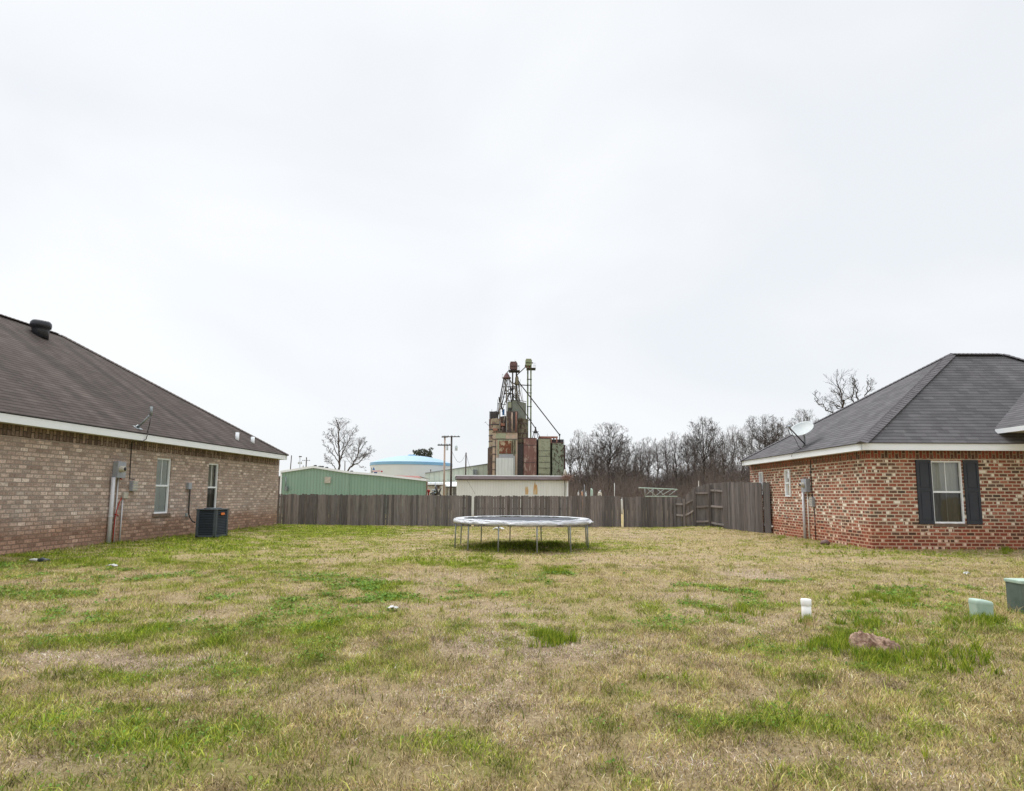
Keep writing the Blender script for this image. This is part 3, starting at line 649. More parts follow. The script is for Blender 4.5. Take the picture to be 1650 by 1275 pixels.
# phone box + small beige box
u0, u1 = uof(PL, 213.3, 783, 0.11), uof(PL, 221.5, 783, 0.11)
t = thing('junction_box', 'beige ribbed phone junction box between the meter and the first window', 'junction box', PL.pt(u0, PL.hit(213, 791, 0.11)[1], 0))
za, zb = PL.hit(213, 791.5, .11)[1], PL.hit(213, 775, .11)[1]
mb = MB(); PL.box(mb, u0, u1, za, zb, 0.002, 0.11); mb.build('box_body', M['greybox'], t, bevel=0.01)
mb = MB()
for k in range(4): PL.box(mb, u0+0.01, u1-0.01, za+0.02+(zb-za)*k/4, za+(zb-za)*(k+1)/4-0.005, 0.108, 0.125)
mb.build('ribbed_cover', M['beigebox'], t, bevel=0.004)
u0, u1 = uof(PL, 199, 800, 0.09), uof(PL, 206.5, 800, 0.09); za, zb = PL.hit(200, 803.5, .09)[1], PL.hit(200, 793.5, .09)[1]
t = thing('outlet_box', 'small beige outlet box on a thin conduit, below the ribbed phone box', 'outlet box', PL.pt(u0, za, 0))
mb = MB(); PL.box(mb, u0, u1, za, zb, 0.002, 0.09); mb.build('box_body', M['beigebox'], t, bevel=0.012)
vpipe(t, 'conduit', M['pvc'], PL, 194.6, 840, zL-0.1, za+0.01, 0.018, 0.03)
# dark cable down the brick from the dish
def wire(pts, r, loc, label, m=None, n=6, name='cable'):
    mb = MB(); mb.tube(pts, r, n); return tag(mb.build(name, m or M['cable'], None, loc=loc), label, 'cable')
# AC disconnect
u0, u1 = uof(PL, 303.8, 785, 0.10), uof(PL, 309, 785, 0.10); za, zb = PL.hit(305, 788.5, .1)[1], PL.hit(305, 778, .1)[1]
t = thing('disconnect_box', 'small grey disconnect switch box between the two windows of the tan house', 'switch box', PL.pt(u0, za, 0))
mb = MB(); PL.box(mb, u0, u1, za, zb, 0.002, 0.10); mb.build('box_body', M['greybox'], t, bevel=0.01)
pa = [PL.pt(*PL.hit(x, y, 0.05), 0.05) for x, y in ((305.8, 788), (304.8, 802), (303.8, 818), (303.6, 828), (305.5, 834))]
acY = 18.75
pa += [P(309, 839.5, acY+0.35), P(313.5, 842.5, acY+0.3)]
mb = MB(); mb.tube(pa, 0.022, 10); mb.build('flexible_conduit', M['cable'], t)
mb = MB(); u_ = uof(PL, 298.5, 830, 0.0); z_ = PL.hit(298.5, 830)[1]; PL.box(mb, u_-0.05, u_+0.05, z_-0.05, z_+0.06, 0.002, 0.05)
tag(mb.build('faucet_box', M['galv'], None, loc=PL.pt(u_, z_, 0), bevel=0.01), 'small square metal plate low on the brick, left of the condenser', 'wall plate')

# dish mount without a dish on the left roof
p0 = rp(221, 690); p1 = P(241, 669.5, p0.y-0.1); s_ = p0.y/F
t = thing('antenna_mount', 'bare grey antenna mast bracket without a dish on the brown roof', 'antenna mast', p0)
mb = MB(); mb.tube([p0+V((0, 0, 0.02)), P(229, 682, p0.y-0.03), p1], 1.5*s_, 12); mb.build('mast', M['galv_d'], t)
mb = MB(); mb.tube([P(242.8, 670, p0.y-0.1), P(243.6, 655.5, p0.y-0.1)], 2.0*s_, 12); mb.build('mast_head', M['galv_d'], t)
nrL = dd.cross(apL-EL).normalized(); nrL = nrL if nrL.z > 0 else -nrL
mb = MB(); sl_ = nrL.cross(dd).normalized(); mb.obox(p0-dd*0.13-sl_*0.09, dd*0.26, sl_*0.18, nrL*0.02)
mb.tube([p0-dd*0.1, p0+V((0, 0, 0.09))], 0.02); mb.tube([p0+dd*0.12, p0+V((0, 0, 0.09))], 0.02)
mb.build('foot_plate', M['galv_d'], t)
cp = [P(242.5, 669, p0.y-0.15), P(240.5, 684, p0.y-0.3), rp(237, 698)+V((0, 0, 0.03))]
e_ = PL.hit(235, 704, OH+0.03)
cp += [PL.pt(PL.hit(236.5, 701, OH+.03)[0], zLt+FH+0.05, OH+0.06), PL.pt(PL.hit(234.5, 706, OH+.03)[0], zLt+0.03, OH+0.04), PL.pt(PL.hit(231.5, 709, OH+.03)[0], zLt-0.03, OH)]
cp += [PL.pt(PL.hit(212, 712, 0.02)[0], zLt-0.06, 0.02), PL.pt(PL.hit(210.5, 740, 0.02)[0], zLt-0.8, 0.02), PL.pt(PL.hit(209, 765, 0.02)[0], zLt-1.15, 0.02), PL.pt(PL.hit(216, 775, 0.02)[0], zb+0.05, 0.02)]
mb = MB(); mb.tube(cp, 0.012, 6); mb.build('cable', M['cable'], t)

# AC condenser
gzl = zL
ax0 = P(346, 866, acY); ax1 = P(313.5, 866, acY); wAC = (ax0-ax1).length; hAC = P(346, 820.5, acY).z-ax0.z
gzl = ax0.z
c0 = V((ax1.x, acY, gzl)); dAC = 0.80
t = thing('air_conditioner', 'dark slate louvred air conditioning condenser beside the tan brick wall', 'air conditioner', V((ax1.x+wAC/2, acY+dAC/2, gzl)))
x0, x1, y0, y1, z0, z1 = ax1.x, ax0.x, acY, acY+dAC, gzl, gzl+hAC
mb = MB(); cw = 0.085
for xa, ya in ((x0, y0), (x1-cw, y0), (x0, y1-cw), (x1-cw, y1-cw)): mb.box((xa, ya, z0), (xa+cw, ya+cw, z1-0.03))
mb.box((x0, y0, z0), (x1, y1, z0+0.05)); mb.build('cabinet_frame', M['slate_l'], t, bevel=0.006)
mb = MB(); mb.box((x0+0.05, y0+0.05, z0+0.05), (x1-0.05, y1-0.05, z1-0.04)); mb.build('coil_core', M['black'], t)
mb = MB(); nl = 15; hh = (z1-0.05-z0-0.06)/nl
for k in range(nl):
    a = z0+0.055+k*hh
    for (p, q, o) in (((x0+cw, y0), (x1-cw, y0), (0, 1)), ((x1, y0+cw), (x1, y1-cw), (-1, 0)), ((x0+cw, y1), (x1-cw, y1), (0, -1)), ((x0, y0+cw), (x0, y1-cw), (1, 0))):
        P0, P1, O = V((*p, a)), V((*q, a)), V((*o, 0))
        mb.hexa([P0+O*0.004, P1+O*0.004, P1+O*0.016, P0+O*0.016, P0+O*0.035+V((0, 0, hh*0.58)), P1+O*0.035+V((0, 0, hh*0.58)), P1+O*0.045+V((0, 0, hh*0.58)), P0+O*0.045+V((0, 0, hh*0.58))])
mb.build('louvre_panel', M['slate'], t)
mb = MB(); mb.box((x0-0.012, y0-0.012, z1-0.035), (x1+0.012, y1+0.012, z1)); mb.lathe(((x0+x1)/2, (y0+y1)/2, z1), [(0.27, 0), (0.27, 0.025), (0.25, 0.03), (0.02, 0.035)], 28)
mb.build('top_cover', M['slate_l'], t, bevel=0.008)
mb = MB(); mb.box((x1-0.002, y0+0.30, z1-0.20), (x1+0.014, y0+0.52, z1-0.125)); mb.build('badge', M['orange'], t, bevel=0.004)

# ================================================================== RIGHT HOUSE (red brick)
H = 2.95
YC = depth_for(1406, 725.5, 884.5, H); YD = depth_for(1211, 750.5, 855, H)
RC = P(1406, 884.5, YC); RD = P(1211, 855, YD); zR = (RC.z+RD.z)/2; zRt = zR+H
PR = Plane(RC, RD, (-1, 0, 0)); RLn = PR.L; dR = PR.d; eR = -PR.n
print('RIGHT', RC, RD, zR, RLn)
FR = Plane(RC, RC+eR*14, -dR)
ohR = solve(lambda o: pxof(PR.pt(-o, zRt, o))[0]-1388, 0.1, 1.2)
print('overhang', ohR)
ER = PR.pt(-ohR, zRt, ohR); uF = PR.hit(1195, 745, ohR)[0]; EF = PR.pt(uF, zRt, ohR)
rR = solve(lambda r: pxof(EF - dR*r + eR*r)[0]-1543, 2, 9)
apR = EF - dR*rR + eR*rR; apR.z = P(1543, 571, apR.y).z
lrid = solve(lambda s: pxof(apR+eR*s)[0]-1616, 0.2, 6)
apR2 = apR+eR*lrid
wR = rR*2+lrid
print('right roof r', rR, 'apex', apR, lrid)
house = thing('brick_house', 'red brick house with a grey hip roof and navy shutters, right of the yard', 'house', PR.pt(RLn/2, zR, -wR/2))
sw0 = (uof(PR, 1273.8, 780, 0), uof(PR, 1265.8, 780, 0), PR.hit(1270, 800.5)[1], PR.hit(1270, 756.5)[1])
sw1 = (uof(PR, 1230.0, 780, 0), uof(PR, 1224.4, 780, 0), PR.hit(1227, 797)[1], PR.hit(1227, 760.5)[1])
fw = (uof(FR, 1502.3, 793, 0), uof(FR, 1552.8, 793, 0), FR.hit(1530, 843.8)[1], FR.hit(1527, 742.5)[1])
print('side windows', sw0, sw1, 'front', fw)
mb = MB(); zs = zRt-0.24
wall_faces(mb, PR, 0, RLn, zR-0.4, zs, [sw0, sw1]); Lf = wR-2*ohR
n0 = len(mb.uv)
wall_faces(mb, FR, 0, Lf, zR-0.4, zs, [fw], uvo=-0.04)
PB = Plane(PR.pt(RLn, 0), PR.pt(RLn, 0, -Lf), dR); PE = Plane(FR.pt(Lf, 0), FR.pt(Lf, 0)+dR*RLn, eR)
wall_faces(mb, PB, 0, Lf, zR-0.4, zRt); wall_faces(mb, PE, 0, RLn, zR-0.4, zRt)
for f_, uvs in enumerate(mb.uv): mb.uv[f_] = [(a+40, b-zR) for a, b in uvs]
mb.build('wall', M['brick_red'], house)
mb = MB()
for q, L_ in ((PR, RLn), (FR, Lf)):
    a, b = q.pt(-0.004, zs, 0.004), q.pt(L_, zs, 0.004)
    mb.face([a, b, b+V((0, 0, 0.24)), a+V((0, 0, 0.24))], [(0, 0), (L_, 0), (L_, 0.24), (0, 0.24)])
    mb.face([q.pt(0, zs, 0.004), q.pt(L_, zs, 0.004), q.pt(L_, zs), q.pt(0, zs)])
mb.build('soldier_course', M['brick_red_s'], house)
cs = [ER, EF, EF+eR*wR, ER+eR*wR]
make_eaves(house, cs, zRt, 0.2, ohR+0.03)
zRe = zRt+0.2+0.005
# ridge runs along eR here: corners ordered so that ridge end 1 belongs to ER/EF
csr = [cs[3], cs[0], cs[1], cs[2]]
def hip_roof_b(house, c4, rA, rB, ze, m, mcap):
    """c4 = ER, EF, E2, E3 ; rA above the ER-EF side, rB above E2-E3"""
    c = [V((p.x, p.y, ze)) for p in c4]; cen = sum(c, V())/4; c = [p+(p-cen).normalized()*0.05 for p in c]
    t = MB()
    roof_face(t, [c[0], c[1], rA], c[1]-c[0], 1); roof_face(t, [c[1], c[2], rB, rA], c[2]-c[1], 1)
    roof_face(t, [c[2], c[3], rB], c[3]-c[2], 1); roof_face(t, [c[3], c[0], rA, rB], c[3]-c[0], 1)
    o = t.build('roof', m, house); e = MB()
    for i in range(4):
        a, b = c[i], c[(i+1) % 4]; dn = V((0, 0, -0.022)); e.face([a, b, b+dn, a+dn])
        i1 = (cen-a).normalized()*0.1; i2 = (cen-b).normalized()*0.1; e.face([a+dn, b+dn, b+dn+i2, a+dn+i1])
    e.build('drip_edge', M['dark'], o)
    k = MB()
    for a, b in ((c[0], rA), (c[1], rA), (c[2], rB), (c[3], rB), (rA, rB)): cap_line(k, a, b, wdt=0.19, step=0.15)
    k.build('hip_cap', mcap, o); return o
roofR = hip_roof_b(house, cs, apR, apR2, zRe, M['roof_r'], M['cap_r'])
# porch wing roof coming forward at the right edge
ERz = V((ER.x, ER.y, zRe))
W0 = roof_pt(ERz, eR, dR, apR, 1600, 692)
W1 = W0 - dR*3.2; pit = 0.62; wid = 2.6
rdg = W1+eR*wid+V((0, 0, wid*pit))
nF = eR.cross(apR-ERz).normalized()
tb = (ERz-rdg).dot(nF)/dR.dot(nF); rdb = rdg+dR*tb
W2 = W0+eR*2*wid; W3 = W1+eR*2*wid
mb = MB(); roof_face(mb, [W1, W0, rdb, rdg], dR, 1); roof_face(mb, [W2, W3, rdg, rdb], dR, 1)
porch = mb.build('porch_roof', M['roof_r'], house)
mb = MB(); mb.obox(W1-V((0, 0, 0.15))-eR*0.02-dR*0.02, (W0-W1)*0.98, eR*0.03, V((0, 0, 0.14))); mb.obox(W3-V((0, 0, 0.15))-dR*0.02, (W2-W3)*0.98, eR*0.03, V((0, 0, 0.14)))
mb.face([W1-V((0, 0, 0.02)), W3-V((0, 0, 0.02)), rdg-V((0, 0, 0.02))]); mb.obox(W1-V((0, 0, 0.15))-eR*0.02-dR*0.04, eR*(2*wid+.04), -dR*0.02, V((0, 0, 0.14)))
mb.build('porch_fascia', M['white'], porch)
mb = MB(); q = V((0, 0, 0.13)); mb.face([W1-q, W3-q, W2-q, W0-q]); mb.build('porch_soffit', M['soffit'], porch)
for a in (W1+eR*0.3+dR*0.2, W3-eR*0.3+dR*0.2):
    mb = MB(); mb.box((a.x-0.07, a.y-0.07, -0.1), (a.x+0.07, a.y+0.07, W1.z-0.13)); mb.build('porch_post', M['white'], house)
window(house, PR, sw0[0], sw0[1], sw0[2], sw0[3], inside='none', muntin=False, rec=0.0); window(house, PR, sw1[0], sw1[1], sw1[2], sw1[3], inside='none', muntin=False, rec=0.0)
window(house, FR, *fw, inside='curtain')
for ua, ub in ((uof(FR, 1478.2, 793, .03), fw[0]-0.015), (fw[1]+0.015, uof(FR, 1579.2, 793, .03))):
    mb = MB(); z0, z1 = fw[2]-0.02, fw[3]+0.02; st = 0.065; zm = z0+(z1-z0)*0.53
    FR.box(mb, ua, ub, z0, z1, 0.004, 0.02)
    FR.box(mb, ua, ua+st, z0, z1, 0.02, 0.034); FR.box(mb, ub-st, ub, z0, z1, 0.02, 0.034)
    for a, b_ in ((z0, z0+0.09), (zm-0.045, zm+0.045), (z1-0.09, z1)): FR.box(mb, ua+st, ub-st, a, b_, 0.02, 0.034)
    FR.box(mb, ua+st+0.04, ub-st-0.04, z0+0.13, zm-0.085, 0.02, 0.030); FR.box(mb, ua+st+0.04, ub-st-0.04, zm+0.085, z1-0.13, 0.02, 0.030)
    mb.build('shutter', M['shutter'], house, bevel=0.003)
mb = MB(); FR.box(mb, fw[0]-0.03, fw[1]+0.03, fw[2]-0.1, fw[2]-0.002, -0.07, 0.012); mb.build('sill', M['sill'], house, bevel=0.006)

# right house meter, boxes, conduits
OB = 0.16
u0, u1 = uof(PR, 1298.3, 783, OB), uof(PR, 1290.2, 783, OB); za, zb = PR.hit(1298, 793.5, OB)[1], PR.hit(1298, 771.5, OB)[1]
t = meter('grey electric meter box on the red brick side wall, right of the narrow window', PR, u0, u1, za, zb, OB, (u0+u1)/2, (za+zb)/2+0.02, 0.085)
vpipe(t, 'conduit', M['pvc'], PR, 1295.0, 830, zR-0.1, za+0.01, 0.045, 0.06, (zR+1.0,))
vpipe(t, 'conduit', M['whitepvc'], PR, 1302.2, 835, zR-0.1, za+0.01, 0.018, 0.03)
u0, u1 = uof(PR, 1307.8, 810, 0.11), uof(PR, 1303.0, 810, 0.11); za, zb = PR.hit(1307, 817, .11)[1], PR.hit(1307, 801.5, .11)[1]
t = thing('junction_box', 'grey ribbed phone box on the red brick wall, beside the meter conduits', 'junction box', PR.pt(u0, za, 0))
mb = MB(); PR.box(mb, u0, u1, za, zb, 0.002, 0.1); mb.build('box_body', M['greybox'], t, bevel=0.012)
mb = MB()
for k in range(4): PR.box(mb, u0+0.01, u1-0.01, za+0.02+(zb-za)*k/4, za+(zb-za)*(k+1)/4-0.01, 0.098, 0.112)
mb.build('ribbed_cover', M['beigebox'], t, bevel=0.004)
mb = MB(); u_ = uof(PR, 1312.5, 840, 0.015); mb.tube([PR.pt(u_, zR, 0.015), PR.pt(u_, za+0.02, 0.015)], 0.012, 6); mb.build('cable', M['cable'], t)
mb = MB(); mb.tube([PR.pt(*PR.hit(x, y, 0.015), 0.015) for x, y in ((1305.5, 742), (1305.8, 762), (1307.5, 790), (1308.5, 803))], 0.014, 6)
tag(mb.build('cable', M['cable'], None, loc=PR.pt(PR.hit(1306, 770)[0], zR, 0)), 'black cable running down the red brick from the eave to the phone box', 'cable')
mb = MB(); c = PR.pt(*PR.hit(1269.5, 833.5, 0.03), 0.0)
mb.tube([c, c+PR.n*0.09, c+PR.n*0.1-V((0, 0, 0.05))], 0.016, 8); mb.lathe(c+PR.n*0.075, [(0.03, 0), (0.03, 0.01)], 10, axis=V((0, 0, 1)))
tag(mb.build('faucet', M['galv'], None, loc=c), 'small garden tap low on the red brick wall below the narrow window', 'tap')
mb = MB(); c = PR.pt(*PR.hit(1244.5, 848.5, 0.03), 0.0); mb.tube([c, c+PR.n*0.07], 0.03, 12)
tag(mb.build('drain_pipe', M['whitepvc'], None, loc=c), 'short white pipe stub low on the red brick beside the fence end', 'pipe')

# satellite dish on the right roof
rq = lambda px, py: roof_pt(ERz, dR, eR, apR, px, py)
b0 = rq(1292.5, 722); Yd = b0.y; s_ = Yd/F
t = thing('satellite_dish', 'pale grey satellite dish on the lower edge of the grey roof', 'satellite dish', b0)
nd = V((-0.56, -0.40, 0.72)).normalized()
cen = P(1292.5, 693.5, Yd-0.1); upv = V((0, 0, 1)); sx_ = nd.cross(upv).normalized(); sy_ = sx_.cross(nd).normalized()
mb = MB(); rows = []
a_, b_ = 19.5*s_, 18*s_; nr_ = 10
tw = R_(28)
ex = sx_*math.cos(tw)+sy_*math.sin(tw); ey = sy_*math.cos(tw)-sx_*math.sin(tw)
for k in range(nr_+1):
    q = max(k/nr_, 0.001); rows.append([cen+ex*(a_*q*math.cos(2*math.pi*j/36))+ey*(b_*q*math.sin(2*math.pi*j/36))+nd*(0.09*q*q) for j in range(36)])
for k in range(nr_, -1, -1):
    q = max(k/nr_, 0.001); rows.append([cen+ex*(a_*q*math.cos(2*math.pi*j/36))+ey*(b_*q*math.sin(2*math.pi*j/36))+nd*(0.09*q*q-0.015) for j in range(36)])
mb.grid(rows, True); mb.build('reflector', M['dish'], t)
lnb = P(1271, 689, Yd-0.55)
mb = MB(); mb.tube([P(1296, 715.5, Yd-0.05), P(1289, 708, Yd-0.22), lnb], 1.0*s_, 8); mb.build('feed_arm', M['dark'], t)
mb = MB(); ld = (cen-lnb).normalized(); mb.lathe(lnb-ld*0.06+V((0, 0, 0.03)), [(0.03, 0), (0.045, 0.02), (0.045, 0.1), (0.03, 0.13)], 14, axis=ld)
mb.tube([lnb+V((0, 0, 0.02)), P(1274, 684.5, Yd-0.5)], 0.022); mb.build('receiver_head', M['galv'], t)
mb = MB(); mb.tube([b0+V((0, 0, 0)), P(1296, 714, Yd-0.02), P(1295.5, 704, Yd+0.02), cen-nd*0.02], [0.035, 0.035, 0.03, 0.03], 10)
mb.tube([P(1296, 716, Yd), P(1303, 719.5, Yd+0.35)], 0.02, 8); mb.build('mast', M['galv_d'], t)
nrR = dR.cross(apR-ERz).normalized(); nrR = nrR if nrR.z > 0 else -nrR; slr = nrR.cross(dR)
mb = MB(); mb.obox(b0-dR*0.13-slr*0.1-nrR*0.005, dR*0.26, slr*0.2, nrR*0.02); mb.build('foot_plate', M['galv'], t)
mb = MB(); mb.tube([lnb, P(1283, 712, Yd-0.3), P(1286, 719, Yd-0.1), P(1290, 723, Yd-0.08), P(1276, 730.5, Yd-0.45), PR.pt(*PR.hit(1275, 736, ohR+0.02), ohR+0.02)], 0.01, 6); mb.build('cable', M['cable'], t)

# ================================================================== FENCES
rf = random.Random(11)
def wood():
    k = rf.uniform(0.62, 1.25); h = rf.uniform(-0.012, 0.016)
    return (0.172*k+h*0.5, 0.152*k+h*0.2, 0.147*k)
def boards(mb, A, B, tA, tB, bA, bB, side, bw=0.138, thick=0.018, sag=0.0, gapp=0.06):
    """pickets from A to B (ground points), top/bottom heights given at both ends; side = normal"""
    L = (B-A).length; d = (B-A).normalized(); n = max(1, round(L/bw)); w_ = L/n
    for i in range(n):
        t0 = i/n; tc = (i+0.5)/n
        top = tA+(tB-tA)*tc - sag*math.sin(math.pi*tc)+rf.uniform(-0.03, 0.022); bot = bA+(bB-bA)*tc-0.05
        g = 0.004 if rf.random() > gapp else 0.014
        lean = rf.uniform(-0.008, 0.008); off = side*rf.uniform(0, 0.012)
        a = A+d*(L*t0+g/2)+off; b = A+d*(L*t0+w_-g/2)+off
        a.z = b.z = 0; c = 0.025; th = side*thick; ln = d*lean
        Z = lambda p, z, k=0: p+V((0, 0, z))+ln*k
        tn = wood()
        fr = [Z(a, bot), Z(b, bot), Z(b, top-c, 1), Z(b-d*c, top, 1), Z(a+d*c, top, 1), Z(a, top-c, 1)]
        bk = [p-th for p in fr]
        mb.face(fr, tint=tn); mb.face(bk[::-1], tint=tn)
        for k in range(6): mb.face([fr[k], bk[k], bk[(k+1) % 6], fr[(k+1) % 6]], tint=tn)
def fpost(parent, p, z0, z1, s=0.09):
    mb = MB(); mb.box((p.x-s/2, p.y-s/2, z0), (p.x+s/2, p.y+s/2, z1), wood()); return mb.build('post', M['fence'], parent, tint=True)
def rail(mb, A, B, zA, zB, side, h=0.085, dep=0.04, bow=0.0):
    n = 4; d = (B-A)
    pts = [A+d*(k/n)+V((0, 0, zA+(zB-zA)*k/n+bow*math.sin(math.pi*k/n))) for k in range(n+1)]; tn = wood(); tn = tuple(min(1, c*1.7) for c in tn)  # tint brightened to paint the light the rails catch
    for p, q in zip(pts, pts[1:]):
        mb.obox(p, q-p, side*dep, V((0, 0, h)), tn)
def flat(p): return V((p.x, p.y, 0))
def fence(name_label, segs, side_f, posts_front=False, **kw):
    """segs: list of (A, B, tA, tB, bA, bB)"""
    A = segs[0][0]
    t = thing('wooden_fence', name_label, 'fence', V((A.x, A.y, segs[0][4])))
    return t
FY = 29.45
def fx(px): return P(px, 822, FY).x
def back_stretch(label, pxa, pxb, yta, ytb):
    a, b = V((fx(pxa), FY, 0)), V((fx(pxb), FY, 0)); tA, tB = P(pxa, yta, FY).z, P(pxb, ytb, FY).z
    t = thing('wooden_fence', label, 'fence', V((a.x, FY, 0)))
    gA, gB = gzf(a.x, FY), gzf(b.x, FY); side = V((0, -1, 0))
    mb = MB(); nseg = max(1, round((b-a).length/2.4))
    for k in range(nseg):
        q0, q1 = k/nseg, (k+1)/nseg
        jog = rf.uniform(-0.02, 0.02); s0 = a+(b-a)*q0; s1 = a+(b-a)*q1
        boards(mb, s0, s1, tA+(tB-tA)*q0+jog, tA+(tB-tA)*q1+jog, gzf(s0.x, FY)-0.02, gzf(s1.x, FY)-0.02, side, sag=rf.uniform(-0.01, 0.02))
    mb.build('picket_panel', M['fence'], t, tint=True)
    mb = MB()
    for z in (0.3, 0.85, 1.38): 
        mb = MB(); rail(mb, a+V((0, 0.022, 0)), b+V((0, 0.022, 0)), z, z, V((0, 1, 0))); mb.build('rail', M['fence'], t, tint=True)
    for k in range(nseg+1):
        p = a+(b-a)*(k/nseg)+V((0, 0.11, 0)); fpost(t, p, -0.2, tA-0.05)
    return t
back_stretch('long weathered picket fence behind the yard, from the tan house to the narrow gap', 441, 757.5, 795.8, 799.0)
back_stretch('weathered picket fence stretch directly behind the trampoline, between the two gaps', 764.5, 999, 799.0, 799.3)
back_stretch('short weathered picket fence stretch between the right gap and the angled fence', 1006.5, 1083.5, 800.5, 799.8)
# angled fence with its rails towards the yard
t = thing('wooden_fence', 'angled wooden fence with its rails and posts facing the yard, near the red house', 'fence', V((fx(1085), 29.3, 0)))
pp = [(1085, 801, 29.45, 0.0), (1100.5, 802, 29.2, 0.02), (1117, 785.5, 28.9, 0.10), (1141, 779.2, 28.4, 0.12), (1168, 777.2, 27.6, 0.08)]
rails = {0: [(811.5, 812.5), (829.5, 831)], 1: [(813, 805), (831.5, 822.5)], 2: [(794.5, 794.5), (816.5, 815.5), (840.5, 840)], 3: [(790.5, 792.5), (815.5, 817), (841.5, 846.5)]}
pts3 = []
for px, yt, Y, zb_ in pp: q = P(px, yt, Y); pts3.append((V((q.x, q.y, 0)), q.z, zb_))
mb = MB()
for k in range(4):
    (a, ta, ba), (b, tb_, bb) = pts3[k], pts3[k+1]; d = (b-a).normalized(); sd_ = V((d.y, -d.x, 0)); sd_ = sd_ if sd_.y < 0 else -sd_
    boards(mb, a+sd_*-0.03, b+sd_*-0.03, ta, tb_, ba, bb, sd_, sag=0.03 if k == 1 else 0.0)
mb.build('picket_panel', M['fence'], t, tint=True)
for k in range(4):
    (a, ta, ba), (b, tb_, bb) = pts3[k], pts3[k+1]; d = (b-a).normalized(); sd_ = V((d.y, -d.x, 0)); sd_ = sd_ if sd_.y < 0 else -sd_
    for ya, yb in rails[k]:
        za, zb2 = P(pp[k][0], ya, pp[k][2]).z-0.04, P(pp[k+1][0], yb, pp[k+1][2]).z-0.04
        mb = MB(); rail(mb, a, b, za, zb2, sd_, h=0.09, dep=0.045, bow=rf.uniform(-0.03, 0.02)); mb.build('rail', M['fence'], t, tint=True)
for k in range(4):
    a, ta, ba = pts3[k]; fpost(t, a+V((0.0, -0.09, 0)), -0.2, ta-0.06, 0.10)
# front return of boards up to the red wall
qa, qb = P(1168, 777, 27.0), P(1239.0, 778.0, 24.3)
A_, B_ = V((qa.x, qa.y, 0)), V((qb.x, qb.y, 0)); d = (B_-A_).normalized(); sd_ = V((d.y, -d.x, 0)); sd_ = sd_ if sd_.y < 0 else -sd_
t = thing('wooden_fence', 'tall board fence panel with a gate gap, butting against the red brick wall', 'fence', A_)
u1 = A_+d*((B_-A_).length*0.84); u2 = A_+d*((B_-A_).length*0.875)
zb0, zb1 = gzf(A_.x, A_.y), gzf(B_.x, B_.y)
zt = lambda q: qa.z+(qb.z-qa.z)*q
mb = MB(); boards(mb, A_+sd_*0.01, u1, zt(0), zt(.86), zb0, zb1, sd_, bw=0.145); mb.build('picket_panel', M['fence'], t, tint=True)
mb = MB(); boards(mb, u2, B_, zt(.9)+0.02, zt(1)-0.02, zb1, zb1, sd_, bw=0.3); mb.build('end_board', M['fence'], t, tint=True)
for z in (0.35, 1.05, 1.8):
    mb = MB(); rail(mb, A_-sd_*0.03, B_-sd_*0.03, z, z, -sd_); mb.build('rail', M['fence'], t, tint=True)
for q in (0.02, 0.845): fpost(t, A_+(B_-A_)*q-sd_*0.12, -0.2, qa.z-0.05, 0.1)
mb = MB(); tn = wood(); mb.obox(A_+sd_*0.035+V((0, 0, zb0-0.05)), d*0.13, -sd_*0.02, V((0, 0, qa.z-zb0+0.07)), tn); mb.obox(A_+sd_*0.035-d*0.17+V((0, 0, zb0-0.05)), d*0.15, -sd_*0.02, V((0, 0, qa.z-zb0+0.03)), wood())
for k_ in range(1): pass
mb2 = MB(); mb2.obox(A_+sd_*0.035-d*0.17+V((0, 0, zb0-0.05)), d*0.31, -sd_*0.02, V((0, 0, qa.z-zb0+0.05)), tn); mb2.build('corner_board', M['fence'], t, tint=True)

# ================================================================== TRAMPOLINE
TC = V((0.33, 18.12, 0)); TC.z = gzf(TC.x, TC.y)
t = thing('trampoline', 'large round trampoline with a grey mat and a wrinkled silver white pad on the lawn', 'trampoline', TC)
RP = 2.13; NA = 168
padm, n, l, b = newmat('pad_vinyl'); b.inputs['Roughness'].default_value = 0.42; b.inputs['Specular IOR Level'].default_value = 0.45
tcx = n.new('ShaderNodeTexCoord'); nz1 = n.new('ShaderNodeTexNoise'); nz1.inputs['Scale'].default_value = 2.2; nz1.inputs['Detail'].default_value = 5; l.new(tcx.outputs['Object'], nz1.inputs[0])
rr_ = ramp(n, [(0.3, (0.40, 0.405, 0.425)), (0.55, (0.52, 0.525, 0.54)), (0.8, (0.32, 0.33, 0.35))]); l.new(nz1.outputs[0], rr_.inputs[0]); l.new(rr_.outputs[0], b.inputs['Base Color'])
nz2 = n.new('ShaderNodeTexNoise'); nz2.inputs['Scale'].default_value = 14; nz2.inputs['Detail'].default_value = 4; nz2.inputs['Distortion'].default_value = 1.5; l.new(tcx.outputs['Object'], nz2.inputs[0])
bp_ = n.new('ShaderNodeBump'); bp_.inputs['Strength'].default_value = 0.9; bp_.inputs['Distance'].default_value = 0.04; l.new(nz2.outputs[0], bp_.inputs['Height']); l.new(bp_.outputs[0], b.inputs['Normal'])
rt = random.Random(5)
tents = [(rt.uniform(0, 2*math.pi), rt.uniform(0.03, 0.07), rt.uniform(0.3, 1)) for _ in range(26)] + [(R_(262), .07, 1.2), (R_(298), .06, 1.2), (R_(240), .07, 1.0), (R_(215), .05, 1.0)]
def pn(a, s=1.0, o=0): return float(fbm(np.array(math.cos(a)*s*3+o+20), np.array(math.sin(a)*s*3+20), 3))-0.5
rows = []
prof = [(1.80, 0.868), (1.795, 0.878), (1.83, 0.885), (1.93, 0.887), (2.03, 0.884), (2.09, 0.872), (2.125, 0.845), (2.135, 0.81), (2.13, 0.78), (2.115, 0.745), (2.10, 0.75)]
